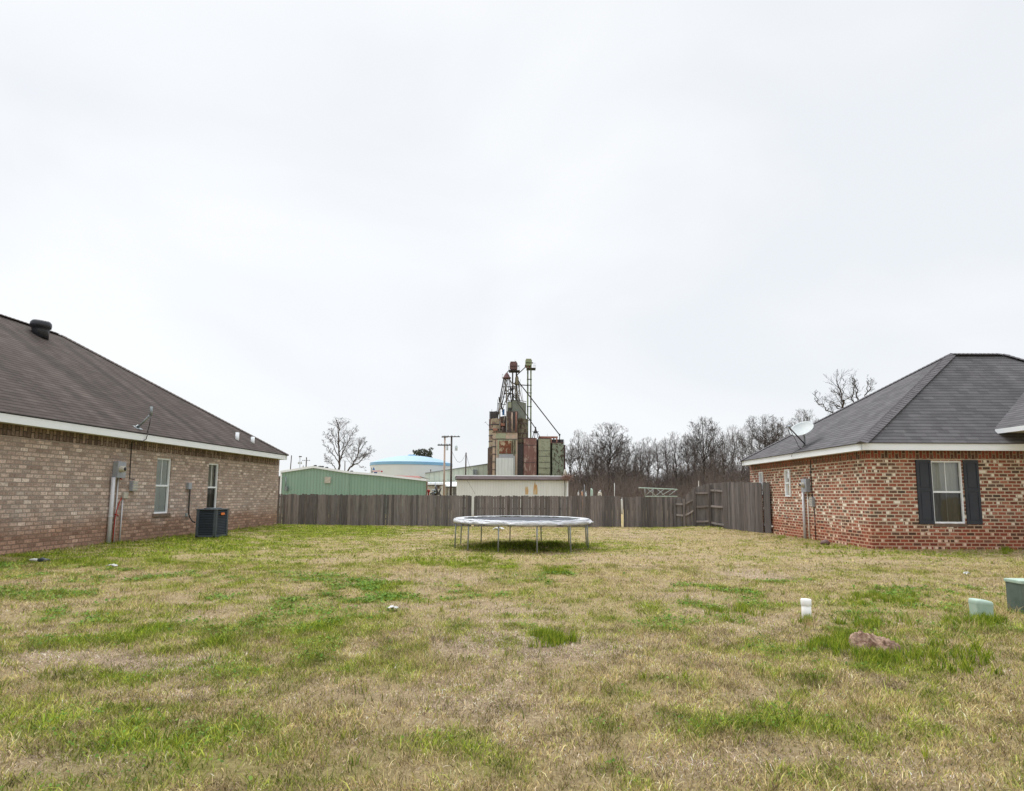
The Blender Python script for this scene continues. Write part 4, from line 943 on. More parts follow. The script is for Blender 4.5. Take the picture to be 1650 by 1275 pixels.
for k, (r, z) in enumerate(prof):
    row = []
    for j in range(NA):
        a = 2*math.pi*j/NA
        w1_ = pn(a, 3, k*0.3); w2_ = pn(a, 9, k*0.15+5); tt = sum(am*math.exp(-(((a-a0+math.pi) % (2*math.pi)-math.pi)/wd)**2) for a0, wd, am in tents)
        low = max(0, (k-5)/5)
        r2 = r + w1_*0.05*(0.4+low) + w2_*0.03*(0.3+low) + tt*0.075*low - (0.03 if k < 2 else 0)*w1_
        z2 = z + w2_*0.022 + w1_*0.03*(k <= 2) + low*(w1_*0.06+0.035*tt+w2_*0.03) - 0.02*tt*(k in (5, 6, 7))
        row.append(TC+V((r2*math.cos(a), r2*math.sin(a), z2)))
    rows.append(row)
mb = MB(); mb.grid(rows, True); mb.build('safety_pad', padm, t)
mb = MB(); rows = []
for r in (0.001, 0.4, 0.9, 1.3, 1.6, 1.78): rows.append([TC+V((r*math.cos(2*math.pi*j/64), r*math.sin(2*math.pi*j/64), 0.850-0.015*(1-(r/1.78)**2))) for j in range(64)])
mb.grid(rows, True)
M['mat'] = mat('trampoline_mat', (0.065, 0.068, 0.08), 0.85, (0.10, 0.104, 0.118), 3, spec=0.1); mb.build('jumping_mat', M['mat'], t)
for j in range(72):
    pass
mb = MB()
for j in range(72):
    a = 2*math.pi*j/72; mb.tube([TC+V((1.70*math.cos(a), 1.70*math.sin(a), 0.845)), TC+V((2.0*math.cos(a), 2.0*math.sin(a), 0.86))], 0.010, 5)
mb.build('springs', M['galv_d'], t)
mb = MB(); rg = [TC+V((2.06*math.cos(2*math.pi*j/72), 2.06*math.sin(2*math.pi*j/72), 0.865)) for j in range(73)]; mb.tube(rg, 0.024, 8, caps=False); mb.build('frame_ring', M['galv'], t)
for j in range(12):
    a = R_(10.5+30*j); mb = MB(); dx, dy = math.cos(a), math.sin(a)
    gzz = gzf(TC.x+2.08*dx, TC.y+2.08*dy)-TC.z
    mb.tube([TC+V((2.05*dx, 2.05*dy, 0.86)), TC+V((2.06*dx, 2.06*dy, 0.5)), TC+V((2.08*dx, 2.08*dy, gzz-0.04))], 0.021, 10)
    mb.tube([TC+V((2.055*dx, 2.055*dy, 0.62)), TC+V((2.056*dx, 2.056*dy, 0.64))], 0.025, 10)
    mb.build('leg', M['galv'], t)

# ================================================================== THINGS ON THE LAWN
def lumpy(mb, c, rx, ry, rz, seed, amp=0.25, n=28, m_=16):
    rg_ = np.random.RandomState(seed); o = rg_.rand()*50; rows = []
    for i in range(m_+1):
        ph = math.pi*i/m_; row = []
        for j in range(n):
            a = 2*math.pi*j/n; x, y, z = math.sin(ph)*math.cos(a), math.sin(ph)*math.sin(a), math.cos(ph)
            k = 1+amp*2*(float(fbm(np.array(x*1.6+o+z), np.array(y*1.6+o+z*1.3), 4))-0.5)
            row.append(V(c)+V((x*rx*k, y*ry*k, z*rz*k)))
        rows.append(row)
    mb.grid(rows, True)
q = GP(1299.5, 999.5); g = gzf(q.x, q.y); s_ = q.y/F; hh = (999.5-965.5)*s_
t = thing('cleanout_pipe', 'upright white plastic drain pipe with a cap standing in the right of the lawn', 'pipe', V((q.x, q.y, g)))
mb = MB(); r = 6.9*s_; mb.lathe((q.x, q.y, g-0.1), [(r, 0), (r, 0.1+hh*0.75)], 28); mb.build('pipe_body', M['whitepvc'], t)
mb = MB(); mb.lathe((q.x, q.y, g+hh*0.58), [(r*1.1, 0), (r*1.12, hh*0.02), (r*1.12, hh*0.26), (r*1.05, hh*0.28), (0.01, hh*0.285)], 28); mb.build('cap', M['whitepvc'], t)
q = GP(1582, 1000); g = gzf(q.x, q.y); s_ = q.y/F
t = thing('utility_pedestal', 'small pale sage green rounded utility cover half hidden in weeds, right foreground', 'utility cover', V((q.x, q.y, g)))
mb = MB(); W_ = 13.2*s_; D_ = 0.085; hh = 31*s_
def rrect(w, d, z, r, tilt=0):
    out = []
    for cx_, cy_, a0 in ((w-r, d-r, 0), (-(w-r), d-r, 90), (-(w-r), -(d-r), 180), (w-r, -(d-r), 270)):
        for k in range(6): a = R_(a0+18*k); x = cx_+r*math.cos(a); out.append(V((q.x+x, q.y+cy_+r*math.sin(a), g+z+tilt*x)))
    return out
mb.grid([rrect(W_*0.93, D_, -0.1, 0.03), rrect(W_*0.95, D_, hh*0.5, 0.03), rrect(W_*1.0, D_*1.05, hh*0.80, 0.035, -.08), rrect(W_*1.0, D_*1.05, hh*0.88, 0.035, -.12), rrect(W_*0.93, D_*0.95, hh*0.97, 0.035, -.14), rrect(W_*0.6, D_*0.6, hh*1.0, 0.03, -.14), rrect(W_*0.05, D_*0.05, hh*1.0, 0.003, -.14)], True)
mb.build('cover', M['pedestal'], t)
mb = MB(); mb.grid([rrect(W_*1.02, D_*1.1, hh*0.775, 0.035, -.08), rrect(W_*1.02, D_*1.1, hh*0.80, 0.035, -.08)], True); mb.build('rim', M['pedestal'], t)
q = GP(1621, 987); q.x += 0.235; g = gzf(q.x, q.y); s_ = q.y/F
t = thing('utility_pedestal', 'dark green square utility box at the right edge of the picture', 'utility box', V((q.x+0.15, q.y, g)))
mb = MB(); hh = 46*s_; mb.box((q.x, q.y, g-0.1), (q.x+0.26, q.y+0.26, g+hh)); mb.build('cabinet', M['pedestal_d'], t, bevel=0.012)
mb = MB(); mb.box((q.x-0.012, q.y-0.012, g+hh-0.004), (q.x+0.272, q.y+0.272, g+hh+0.045)); mb.build('lid', M['pedestal'], t, bevel=0.012)
q = GP(1423, 1054); g = gzf(q.x, q.y); s_ = q.y/F
mb = MB(); rows = []
n_ = 56; rgs = np.random.RandomState(4)
def rk(x, y):   # height profile of the slab-like lump
    e = 1-(x/0.27)**2-(y/0.16)**2
    if e <= 0: return -0.03
    base = 0.125*e**0.4*(1.0-0.8*(x+0.06)/0.27*0.7)
    return base*(0.45+1.3*float(fbm(np.array(x*9+3), np.array(y*9+3), 4))) + 0.075*(float(fbm(np.array(x*34), np.array(y*34), 3))-0.5)
for i in range(n_+1):
    y = -0.19+0.38*i/n_; rows.append([V((q.x+(-0.30+0.6*j/80), q.y+0.12+y, g+0.01+rk(-0.30+0.6*j/80, y))) for j in range(81)])
mb.grid(rows); ROCK = V(q)
tag(mb.build('rock', M['rock'], None, loc=V((q.x, q.y+0.12, g))), 'flat crumbling reddish brown rock lying in the grass, right foreground', 'rock')
q = GP(1329.5, 878.5, 0.03); g = gzf(q.x, q.y)
mb = MB(); lumpy(mb, (q.x, q.y, g+0.06), 0.145, 0.13, 0.10, 3, 0.12); tag(mb.build('rock', M['brownrock'], None, loc=V((q.x, q.y, g))), 'rounded maroon brown stone at the foot of the red brick wall', 'rock')
# litter
q = GP(62, 909, 0.1); g = gzf(q.x, q.y); t = thing('broken_bumper', 'crumpled black and white plastic piece lying in the grass by the tan house', 'debris', V((q.x, q.y, g)))
mb = MB(); mb.tube([V((q.x-0.20, q.y, g+0.06)), V((q.x-0.12, q.y+0.02, g+0.065)), V((q.x-0.01, q.y, g+0.06))], [0.022, 0.03, 0.028], 10); mb.build('white_section', M['litter'], t)
mb = MB(); mb.tube([V((q.x-0.02, q.y, g+0.055)), V((q.x+0.05, q.y+0.02, g+0.07)), V((q.x+0.13, q.y, g+0.055)), V((q.x+0.2, q.y+0.03, g+0.06))], [0.035, 0.045, 0.04, 0.025], 10); mb.build('black_section', M['slate'], t)
def crumple(px, py, wx, wy, hz, seed, label, name='litter', cat='litter'):
    q = GP(px, py, 0.03); g = gzf(q.x, q.y); mb = MB(); rows = []; rr = random.Random(seed)
    for i in range(7):
        rows.append([V((q.x+wx*((j/8)-0.5)+rr.uniform(-.01, .01), q.y+wy*((i/6)-0.5)+rr.uniform(-.01, .01), g+0.035+hz*(1-((j/4)-1)**2*0.8)*(0.3+0.7*rr.random()))) for j in range(9)])
    back = [[p-V((0, 0, 0.004)) for p in r] for r in rows]
    mb.grid(rows, sm=False); mb.grid(back, sm=False)
    return tag(mb.build(name, M['litter'], None, loc=V((q.x, q.y, g))), label, cat)
crumple(632, 981, 0.13, 0.1, 0.035, 1, 'small white scrap of paper on the dry grass, left of centre', 'paper_scrap', 'paper')
crumple(803, 853.5, 0.50, 0.4, 0.12, 2, 'crumpled white bag in the grass behind the trampoline', 'plastic_bag', 'bag')
crumple(1558.5, 928.5, 0.09, 0.09, 0.06, 3, 'tiny white scrap in the grass below the shuttered window', 'paper_scrap', 'paper')
crumple(179, 916.5, 0.17, 0.12, 0.05, 4, 'pale dirty scrap in the grass in front of the tan house meter', 'paper_scrap', 'paper')

# ================================================================== BACKGROUND
def pbox(mb, x0, y0, x1, y1, Y, dep, tint=None, ground=False):
    a = P(x0, y1, Y); b = P(x1, y0, Y); xm0 = P(x0, (y0+y1)/2, Y).x; xm1 = P(x1, (y0+y1)/2, Y).x
    z0 = -0.3 if ground else P((x0+x1)/2, y1, Y).z; z1 = P((x0+x1)/2, y0, Y).z
    mb.box((xm0, Y, z0), (xm1, Y+dep, z1), tint)
def ptube(mb, pts, rpx, Y, n=8):
    """tube through photo points at depth Y (or per-point depth); radius in photo pixels"""
    q = [P(p[0], p[1], p[2] if len(p) > 2 else Y) for p in pts]
    mb.tube(q, rpx*Y/F, n)
# green metal building
Y = 46.0
t = thing('metal_building', 'long low green sheet metal building with a white roof edge, behind the left fence', 'building', V((P(565, 797, Y).x, Y, 0)))
def prof_wall(mb, pts, Y, zb=-0.3, nrm=None):
    top = [P(px, py, Y) for px, py in pts]
    bot = [V((p.x, p.y, zb)) for p in top]
    for a, b_, c, d_ in zip(bot, bot[1:], top[1:], top): mb.face([a, b_, c, d_])
    return top
tp = [(452, 762.2), (505, 754.2), (563, 763.0)]; tp2 = [(563, 763.0), (610, 766.8), (687, 775.6)]
mb = MB(); tA = prof_wall(mb, tp, Y)
dz = V((P(687, 797, Y).x/Y*14-0.1, 14, 0))
mb.face([V((tA[0].x, Y, -.3)), V((tA[0].x, Y, -.3))+dz, tA[0]+dz, tA[0]]); mb.build('gable_wall', M['green_wall'], t)
mb = MB(); tB = prof_wall(mb, tp2, Y+0.05); mb.face([V((tB[-1].x, Y, -.3)), tB[-1], tB[-1]+dz, V((tB[-1].x, Y, -.3))+dz]); mb.build('lean_to_wall', M['green_wall2'], t)
mb = MB()
for a, b_ in list(zip(tA, tA[1:]))+list(zip(tB, tB[1:])):
    mb.hexa([a+V((0, -0.12, 0.0)), b_+V((0, -0.12, 0.0)), b_+dz, a+dz, a+V((0, -0.12, 0.16)), b_+V((0, -0.12, 0.16)), b_+dz+V((0, 0, .16)), a+dz+V((0, 0, .16))])
mb.build('roof', M['white'], t)
mb = MB(); pbox(mb, 450.5, 763, 453, 800, Y-0.06, 0.1, ground=True); mb.build('corner_trim', M['white'], t)
mb = MB(); pbox(mb, 686.3, 776, 688, 800, Y-0.06, 0.1, ground=True); mb.build('corner_trim', mat('rusty_trim', (0.22, 0.12, 0.09), 0.7, (0.13, 0.07, 0.05), 3), t)
mb = MB(); pbox(mb, 522.5, 768.5, 532, 778.5, Y-0.1, 0.1); mb.build('wall_vent', M['beigebox'], t)
mb = MB(); ptube(mb, [(460, 769), (460, 789)], 0.8, Y-0.15); ptube(mb, [(456, 769.5), (460, 770)], 0.5, Y-0.15); pbox(mb, 458.2, 784, 461.8, 791, Y-0.3, 0.25); mb.build('service_mast', M['galv_d'], t)
for px, py in ((507.5, 751.5), (515, 752.8), (519, 753), (526, 754.5), (566, 760.5)):
    mb = MB(); ptube(mb, [(px, py+5, Y+4), (px, py, Y+4)], 1.4, Y); mb.lathe(P(px, py, Y+4), [(0.11, 0), (0.15, 0.03), (0.13, 0.09), (0.02, 0.12)], 10); mb.build('roof_vent', M['black'], t)
# white shed
Y = 44.0
t = thing('metal_building', 'low cream white metal shed with a purplish roof edge and rust stains, behind the trampoline', 'building', V((P(824, 797, Y).x, Y, 0)))
xa, xb = P(735, 785, Y).x, P(914.5, 785, Y).x; zt_ = P(824, 772.5, Y).z
mb = MB(); mb.box((xa, Y, -0.3), (xb, Y+9, zt_))
mb.build('wall', M['white_wall'], t)
zr0, zr1, zr2 = P(824, 772.8, Y).z, P(824, 767.6, Y).z, P(824, 766.2, Y).z
xe = P(909.5, 770, Y).x
mb = MB(); mb.box((P(734.5, 770, Y).x, Y-0.25, zr0), (xb+0.1, Y-0.19, zr1)); mb.build('gutter', M['trim_purple'], t)
mb = MB(); mb.box((P(734.5, 770, Y).x, Y-0.21, zr0-0.06), (xb+0.08, Y-0.02, zr0+0.02)); mb.build('gutter_underside', M['dark'], t)
mb = MB(); a = V((xa-0.12, Y-0.22, zr1)); b_ = V((xb+0.12, Y-0.22, zr1)); mb.hexa([a, b_, b_+V((0, 9.3, .1)), a+V((0, 9.3, .1)), a+V((0, 0, zr2-zr1)), b_+V((0, 0, zr2-zr1)), b_+V((0, 9.3, .16)), a+V((0, 9.3, .16))]); mb.build('roof', M['white'], t)
mb = MB(); pbox(mb, 912.6, 773, 915.2, 800, Y-0.05, 0.1, ground=True); mb.build('corner_trim', M['white'], t)
mb = MB(); ptube(mb, [(909, 774), (910, 784), (909.5, 800)], 0.5, Y-0.15); mb.build('downpipe', M['dark'], t)
mb = MB(); ptube(mb, [(733.2, 773.5, Y-0.1), (733, 770, Y-.2), (734.6, 767, Y-.3)], 0.5, Y); mb.build('gutter_end', M['dark'], t)
mrs, n, l, b = newmat('rust_stain'); b.inputs['Roughness'].default_value = 0.8
tcx = n.new('ShaderNodeTexCoord'); mpx = n.new('ShaderNodeMapping'); mpx.inputs['Scale'].default_value = (6, 1, 1.0); l.new(tcx.outputs['Object'], mpx.inputs[0])
nzx = n.new('ShaderNodeTexNoise'); nzx.inputs['Scale'].default_value = 1.5; nzx.inputs['Detail'].default_value = 6; l.new(mpx.outputs[0], nzx.inputs[0])
rx = ramp(n, [(0.35, (0.56, 0.52, 0.42)), (0.5, (0.52, 0.36, 0.18)), (0.65, (0.46, 0.24, 0.08))]); l.new(nzx.outputs[0], rx.inputs[0]); l.new(rx.outputs[0], b.inputs['Base Color'])
for pts_ in ([(846, 797), (845.6, 787), (847, 782.5), (848.5, 786), (850, 783.5), (850.8, 790), (850.5, 797)], [(858.8, 797), (859, 788), (860, 781), (861.5, 775), (862.5, 782), (864.5, 781), (865.5, 787), (865.8, 797)]):
    mb = MB(); mb.face([P(x, y, Y-0.012) for x, y in pts_]); mb.build('rust_stain', mrs, t)
# pale green gabled warehouse
Y = 106.0
dz = V((0, 30, 0))
t = thing('warehouse', 'large pale green gabled warehouse behind the cream shed, left of the grain elevator', 'building', V((P(770, 797, Y).x, Y, 0)))
mb = MB(); tA = prof_wall(mb, [(684.5, 763.2), (790, 747.4), (900, 752)], Y); mb.face([V((tA[0].x, Y, -.3)), tA[0], tA[0]+dz, V((tA[0].x, Y+30, -.3))]); mb.build('wall', M['pale_wall'], t)
mb = MB()
for a, b_ in zip(tA, tA[1:]): mb.hexa([a+V((0, -0.2, 0)), b_+V((0, -0.2, 0)), b_+dz, a+dz, a+V((0, -0.2, .12)), b_+V((0, -0.2, .12)), b_+dz+V((0, 0, .12)), a+dz+V((0, 0, .12))])
mb.build('roof', M['galv_d'], t)
mb = MB(); a, b_ = P(685, 777.6, Y-0.3), P(760, 777.6, Y-0.3); mb.hexa([a+V((0, -3, -.75)), b_+V((0, -3, -.75)), b_, a, a+V((0, -3, -.65)), b_+V((0, -3, -.65)), b_+V((0, 0, .1)), a+V((0, 0, .1))]); mb.build('awning', M['white'], t)
mb = MB(); ptube(mb, [(693.5, 762, Y), (693.5, 757, Y)], 0.45, Y); ptube(mb, [(693.5, 759.3, Y), (693.5, 756.6, Y)], 0.8, Y); mb.build('roof_vent', M['dark'], t)
mb = MB()
pbox(mb, 762, 756.5, 764, 767, Y-0.6, 0.5); pbox(mb, 764.5, 757, 768, 767, Y-1.0, 0.9)
mb.build('wall_fan', M['galv_d'], t)
# small cream outbuildings
Y = 66.0
t = thing('outbuilding', 'small cream outbuilding with a brown window beside the tan utility pole', 'building', V((P(700, 797, Y).x, Y, 0)))
mb = MB(); pbox(mb, 687.5, 782.6, 711, 800, Y, 6, ground=True); mb.build('wall', M['offwhite'], t)
mb = MB(); pbox(mb, 686.5, 779.0, 711.4, 781.6, Y-0.5, 7); mb.build('roof', M['white'], t)
mb = MB(); pbox(mb, 686.5, 781.6, 711.4, 782.7, Y-0.45, 0.4); mb.build('fascia', M['dark'], t)
mb = MB(); pbox(mb, 702.5, 783.5, 707.8, 787.8, Y-0.1, 0.1); mb.build('window', mat('brown_window', (0.2, 0.15, 0.12), 0.5), t)
mb = MB(); ptube(mb, [(701, 777.5, Y-0.6), (701, 792, Y-0.6)], 0.75, Y); mb.build('flue_pipe', M['galv'], t)
Y = 70.0
t = thing('outbuilding', 'white roofed open shed with dark posts between the utility poles and the cream shed', 'building', V((P(722, 797, Y).x, Y, 0)))
mb = MB(); a, b_ = P(711.5, 784.6, Y-0.3), P(760, 784.6, Y-0.3); mb.hexa([a, b_, b_+V((0, 6, .6)), a+V((0, 6, .6)), a+V((0, 0, .12)), b_+V((0, 0, .12)), b_+V((0, 6, .72)), a+V((0, 6, .72))]); mb.build('roof', M['white'], t)
mb = MB(); pbox(mb, 711.5, 784.9, 760, 786, Y-0.2, 0.2); mb.build('fascia', M['dark'], t)
mb = MB(); pbox(mb, 712, 785.5, 760, 800, Y+3, 0.2, ground=True); mb.build('back_wall', M['greybox'], t)
for px in (712, 722.8, 728): mb = MB(); pbox(mb, px-0.6, 786, px+0.6, 800, Y, 0.1, ground=True); mb.build('post', M['offwhite'], t)
# hidden neighbours at the far left and a red roof
Y = 95.0
t = thing('outbuilding', 'distant low building with a red brown roof beyond the green building', 'building', V((P(650, 797, Y).x, Y, 0)))
mb = MB(); pbox(mb, 622, 769.5, 678, 800, Y, 8, ground=True); mb.build('wall', M['offwhite'], t)
a, b_ = P(618, 770, Y-0.5), P(680, 770, Y-0.5); mb = MB(); c, d_ = P(626, 766.0, Y+4), P(674, 767.2, Y+4); mb.face([a, b_, d_, c]); mb.face([c, d_, b_+V((0, 9, 0)), a+V((0, 9, 0))]); mb.build('roof', mat('red_roof', (0.27, 0.095, 0.075), 0.7, (0.2, 0.07, 0.06), 2), t)
Y = 75.0
t = thing('outbuilding', 'dark red brown shed glimpsed between the tan house and the green building', 'building', V((P(446, 797, Y).x, Y, 0)))
mb = MB(); pbox(mb, 425, 769, 450.5, 800, Y, 5, ground=True); mb.build('wall', mat('dark_red_wall', (0.10, 0.05, 0.045), 0.8, (0.16, 0.13, 0.12), 1), t)
mb = MB(); pbox(mb, 424, 767, 451.5, 769, Y-0.3, 5.6); mb.build('roof', M['galv_d'], t)
# water tank
Y = 140.0; Rt = (728-597.5)/2/F*Y*1.0
cxp = P(662.8, 750, Y); zc = P(662.8, 747, Y-Rt).z
t = thing('storage_tank', 'huge white ground storage tank with a blue band and pale blue dome', 'tank', V((cxp.x, Y, 0)))
zb1_, zb0_ = P(662.8, 743.5, Y-Rt).z, P(662.8, 748.3, Y-Rt).z
mb = MB(); mb.lathe((cxp.x, Y, 0), [(Rt*0.995, -0.3), (Rt*0.995, zb0_)], 96, cap=False); mb.build('tank_wall', M['tank'], t)
mb = MB(); mb.lathe((cxp.x, Y, 0), [(Rt*1.005, zb0_), (Rt*1.005, zb1_)], 96, cap=False); mb.build('blue_band', M['tank_band'], t)
zd = P(662.8, 734.6, Y).z; prof = []
Rs = ((Rt)**2+(zd-zb1_)**2)/(2*(zd-zb1_))
for k in range(13): r = Rt*(1-k/12); prof.append((max(r, .05), zb1_+math.sqrt(Rs*Rs-r*r)-(Rs-(zd-zb1_))))
mb = MB(); mb.lathe((cxp.x, Y, 0), [(Rt*1.005, zb1_)]+prof, 96, cap=False); mb.build('dome', M['tank_dome'], t)
mb = MB(); mb.lathe((cxp.x, Y, zd-0.1), [(0.9, 0), (0.9, 0.35), (0.02, 0.4)], 16); mb.build('hatch', M['tank_band'], t)
# sign far away
Y = 110.0
t = thing('advertising_sign', 'distant pole sign with a blue triangle, red lettering strip and blue block', 'sign', V((P(598.4, 797, Y).x, Y, 0)))
mb = MB(); ptube(mb, [(598.4, 753.5), (598.4, 800)], 0.5, Y); mb.build('pole', M['dark'], t)
mb = MB(); a, b_, c = P(599.3, 757.5, Y), P(603.6, 757.5, Y), P(601.4, 753, Y); k = V((0, 0.3, 0)); mb.face([a, b_, c]); mb.face([c+k, b_+k, a+k]); mb.face([a, b_, b_+k, a+k]); mb.face([b_, c, c+k, b_+k]); mb.face([c, a, a+k, c+k]); mb.build('blue_triangle', mat('sign_blue', (0.05, 0.16, 0.38), 0.5), t)
mb = MB(); pbox(mb, 599.5, 758.2, 612, 760.3, Y, 0.3); mb.build('lettering_strip', mat('sign_pink', (0.72, 0.52, 0.55), 0.5, (0.6, 0.35, 0.38), 4, stretch=(3, 1, 1)), t)
mb = MB(); mb.lathe(P(614.4, 759.8, Y), [(0.08, 0), (0.16, 0.02), (0.16, 0.2), (0.08, 0.22)], 16, axis=V((0, 1, 0))); mb.build('red_disc', mat('sign_red', (0.42, 0.04, 0.06), 0.5), t)
mb = MB(); pbox(mb, 602, 760.6, 606.8, 762.8, Y, 0.3); mb.build('blue_block', mat('sign_navy', (0.10, 0.14, 0.30), 0.5), t)
mb = MB(); pbox(mb, 598.4, 759.8, 600, 761.5, Y+.05, 0.2); mb.build('bracket', M['dark'], t)

# utility poles
def upole(label, px, ytop, Y, m, r=1.2, arms=(), lean=0, trans=(), ybase=None):
    t = thing('utility_pole', label, 'utility pole', V((P(px-lean, 797, Y).x, Y, 0)), None)
    b0_ = P(px-lean, 800, Y); b0_.z = -0.3
    mb = MB(); mb.tube([b0_, P(px, ytop, Y)], [r*1.15*Y/F, r*0.85*Y/F], 10); mb.build('pole_shaft', m, t)
    for x0, x1, y, th in arms:
        mb = MB(); a, c = P(x0, y, Y-0.2), P(x1, y, Y-0.2); mb.obox(a-V((0, 0, th*Y/F/2)), c-a, V((0, 0.15, 0)), V((0, 0, th*Y/F))); 
        mb.build('crossarm', M['pole'], t)
        mb = MB()
        k_ = 5
        for k in range(k_): p = a+(c-a)*((k+0.5)/k_); mb.tube([p+V((0, 0.07, th*Y/F/2)), p+V((0, 0.07, 0.10+th*Y/F/2))], 0.045, 6)
        q = mb.build('insulators', M['galv'], t)
    for x, y, w_, h in trans:
        mb = MB(); c = P(x, y+h/2, Y-0.1); mb.lathe(c, [(w_/2*Y/F, 0), (w_/2*Y/F, h*Y/F*0.9), (w_/2*0.85*Y/F, h*Y/F), (0.04, h*Y/F*1.02), (0.04, h*Y/F*1.2)], 14); mb.build('transformer', M['transf'], t)
    return t
upole('tan wooden utility pole, left one of the close pair, with two crossarms', 716.3, 703.5, 60.0, M['pole_l'], 1.6, [(711, 721, 704.3, 1.6), (704.5, 726, 717.3, 1.9)], lean=1.6, trans=[(720.0, 722, 3.2, 7.5)])
upole('near black utility pole, right one of the close pair, carrying a transformer', 727.2, 702.0, 58.0, M['pole'], 1.7, [(713.5, 740.5, 703.8, 1.3)], lean=1.2, trans=[(734.5, 722.3, 4.4, 8)])
upole('short black post rising above the left end of the cream shed', 750.5, 729.5, 62.0, M['pole'], 1.25, lean=1.7)
upole('leaning grey pole just right of the tan house eave', 469.3, 734, 80.0, M['pole'], 0.8, lean=6)
upole('thin grey pole carrying two small transformers above the green building', 482.8, 734.5, 110.0, M['galv_d'], 0.45, [(481, 485.5, 736.2, 1.0)], trans=[(480.6, 746, 2.2, 3.6), (484.8, 746, 2.2, 3.8)])
upole('dark leaning pole with a thin crossarm above the green building', 493.4, 737, 85.0, M['pole'], 0.9, [(486, 499, 742.4, 0.35)], lean=3.0, trans=[(488, 752, 1.8, 3)])
upole('dark broken pole stub between the two trunks behind the green building', 555.4, 743, 90.0, M['pole'], 0.8, lean=0.8)
def sag(px0, py0, Y0, px1, py1, Y1, drop, label, r=0.012):
    a, b_ = P(px0, py0, Y0), P(px1, py1, Y1); pts_ = [a+(b_-a)*(k/12)-V((0, 0, drop*math.sin(math.pi*k/12))) for k in range(13)]
    mb = MB(); mb.tube(pts_, r, 4, caps=False); tag(mb.build('power_line', M['cable'], None, loc=a), label, 'power line')
sag(728, 728, 58, 750.3, 731, 62, 1.0, 'slack black wire looping from the black pole to the short post', 0.016)
sag(751, 733, 62, 763, 758, 100, 0.7, 'thin wire drooping from the short post to the warehouse fan', 0.016)
sag(751, 772, 43.9, 765, 796, 40, 0.0, 'thin stay wire slanting down across the cream shed', 0.012)

# ================================================================== GRAIN ELEVATOR
def rusty(name, base, base2, rust, lo=0.5, hi=0.6, scale=0.5, stretch=(1, 1, 1), rough=0.8):
    m, n, l, b = newmat(name); b.inputs['Roughness'].default_value = rough; b.inputs['Specular IOR Level'].default_value = 0.2
    tc = n.new('ShaderNodeTexCoord'); mp = n.new('ShaderNodeMapping'); mp.inputs['Scale'].default_value = stretch; l.new(tc.outputs['Object'], mp.inputs[0])
    a = n.new('ShaderNodeTexNoise'); a.inputs['Scale'].default_value = scale*3.5; a.inputs['Detail'].default_value = 8; a.inputs['Roughness'].default_value = 0.7; l.new(mp.outputs[0], a.inputs[0])
    r = ramp(n, [(0.3, base), (0.7, base2)]); l.new(a.outputs[0], r.inputs[0])
    c = n.new('ShaderNodeTexNoise'); c.inputs['Scale'].default_value = scale*1.8; c.inputs['Detail'].default_value = 10; c.inputs['Roughness'].default_value = 0.6; c.inputs['Distortion'].default_value = 0.4; l.new(mp.outputs[0], c.inputs[0])
    r2 = ramp(n, [(lo, (0, 0, 0)), (hi, (1, 1, 1))]); l.new(c.outputs[0], r2.inputs[0])
    mx = n.new('ShaderNodeMix'); mx.data_type = 'RGBA'; l.new(r2.outputs[0], mx.inputs[0]); l.new(r.outputs[0], mx.inputs[6]); mx.inputs[7].default_value = (*rust, 1); l.new(mx.outputs[2], b.inputs['Base Color'])
    return m
ms_cream = rusty('silo_cream', (0.42, 0.37, 0.27), (0.33, 0.275, 0.21), (0.16, 0.10, 0.085), 0.49, 0.57, 0.8, (1, 1, 0.5))
ms_brown = rusty('silo_brown', (0.085, 0.065, 0.06), (0.13, 0.10, 0.09), (0.24, 0.18, 0.12), 0.54, 0.6, 1.2, (1, 1, 0.4))
ms_olive = rusty('silo_olive', (0.16, 0.15, 0.10), (0.22, 0.20, 0.14), (0.08, 0.055, 0.04), 0.46, 0.56, 0.8, (1.4, 1, 0.4))
ms_pink = rusty('pink_panel', (0.52, 0.36, 0.28), (0.48, 0.40, 0.32), (0.40, 0.34, 0.27), 0.48, 0.56, 0.5)
ms_lgreen = rusty('pale_green_concrete', (0.30, 0.32, 0.225), (0.36, 0.375, 0.27), (0.21, 0.21, 0.15), 0.5, 0.66, 0.8)
ms_mott = rusty('mottled_green', (0.19, 0.22, 0.155), (0.30, 0.345, 0.26), (0.085, 0.07, 0.05), 0.52, 0.56, 1.2, (1, 1, 0.7))
ms_mott2 = rusty('mint_flake', (0.27, 0.31, 0.23), (0.36, 0.41, 0.31), (0.10, 0.085, 0.065), 0.56, 0.60, 1.0)
ms_red = rusty('red_rust_bin', (0.17, 0.092, 0.08), (0.24, 0.135, 0.115), (0.35, 0.26, 0.22), 0.53, 0.60, 0.9, (1, 1, 0.35))
ms_rust = rusty('rust_panel', (0.22, 0.085, 0.045), (0.11, 0.04, 0.028), (0.42, 0.34, 0.24), 0.50, 0.60, 0.9, (1, 1, 0.7))
ms_head = rusty('rusty_head', (0.13, 0.075, 0.075), (0.17, 0.10, 0.10), (0.09, 0.06, 0.06), 0.5, 0.65, 1)
ms_ghead = rusty('green_head', (0.26, 0.29, 0.18), (0.31, 0.34, 0.22), (0.15, 0.15, 0.10), 0.52, 0.62, 0.8)
ms_gleg = rusty('green_leg', (0.22, 0.28, 0.14), (0.29, 0.35, 0.21), (0.06, 0.065, 0.035), 0.5, 0.58, 0.6, (1, 1, 0.6))
ms_dleg = rusty('dark_leg', (0.035, 0.032, 0.033), (0.055, 0.05, 0.05), (0.09, 0.06, 0.05), 0.55, 0.65, 0.8)
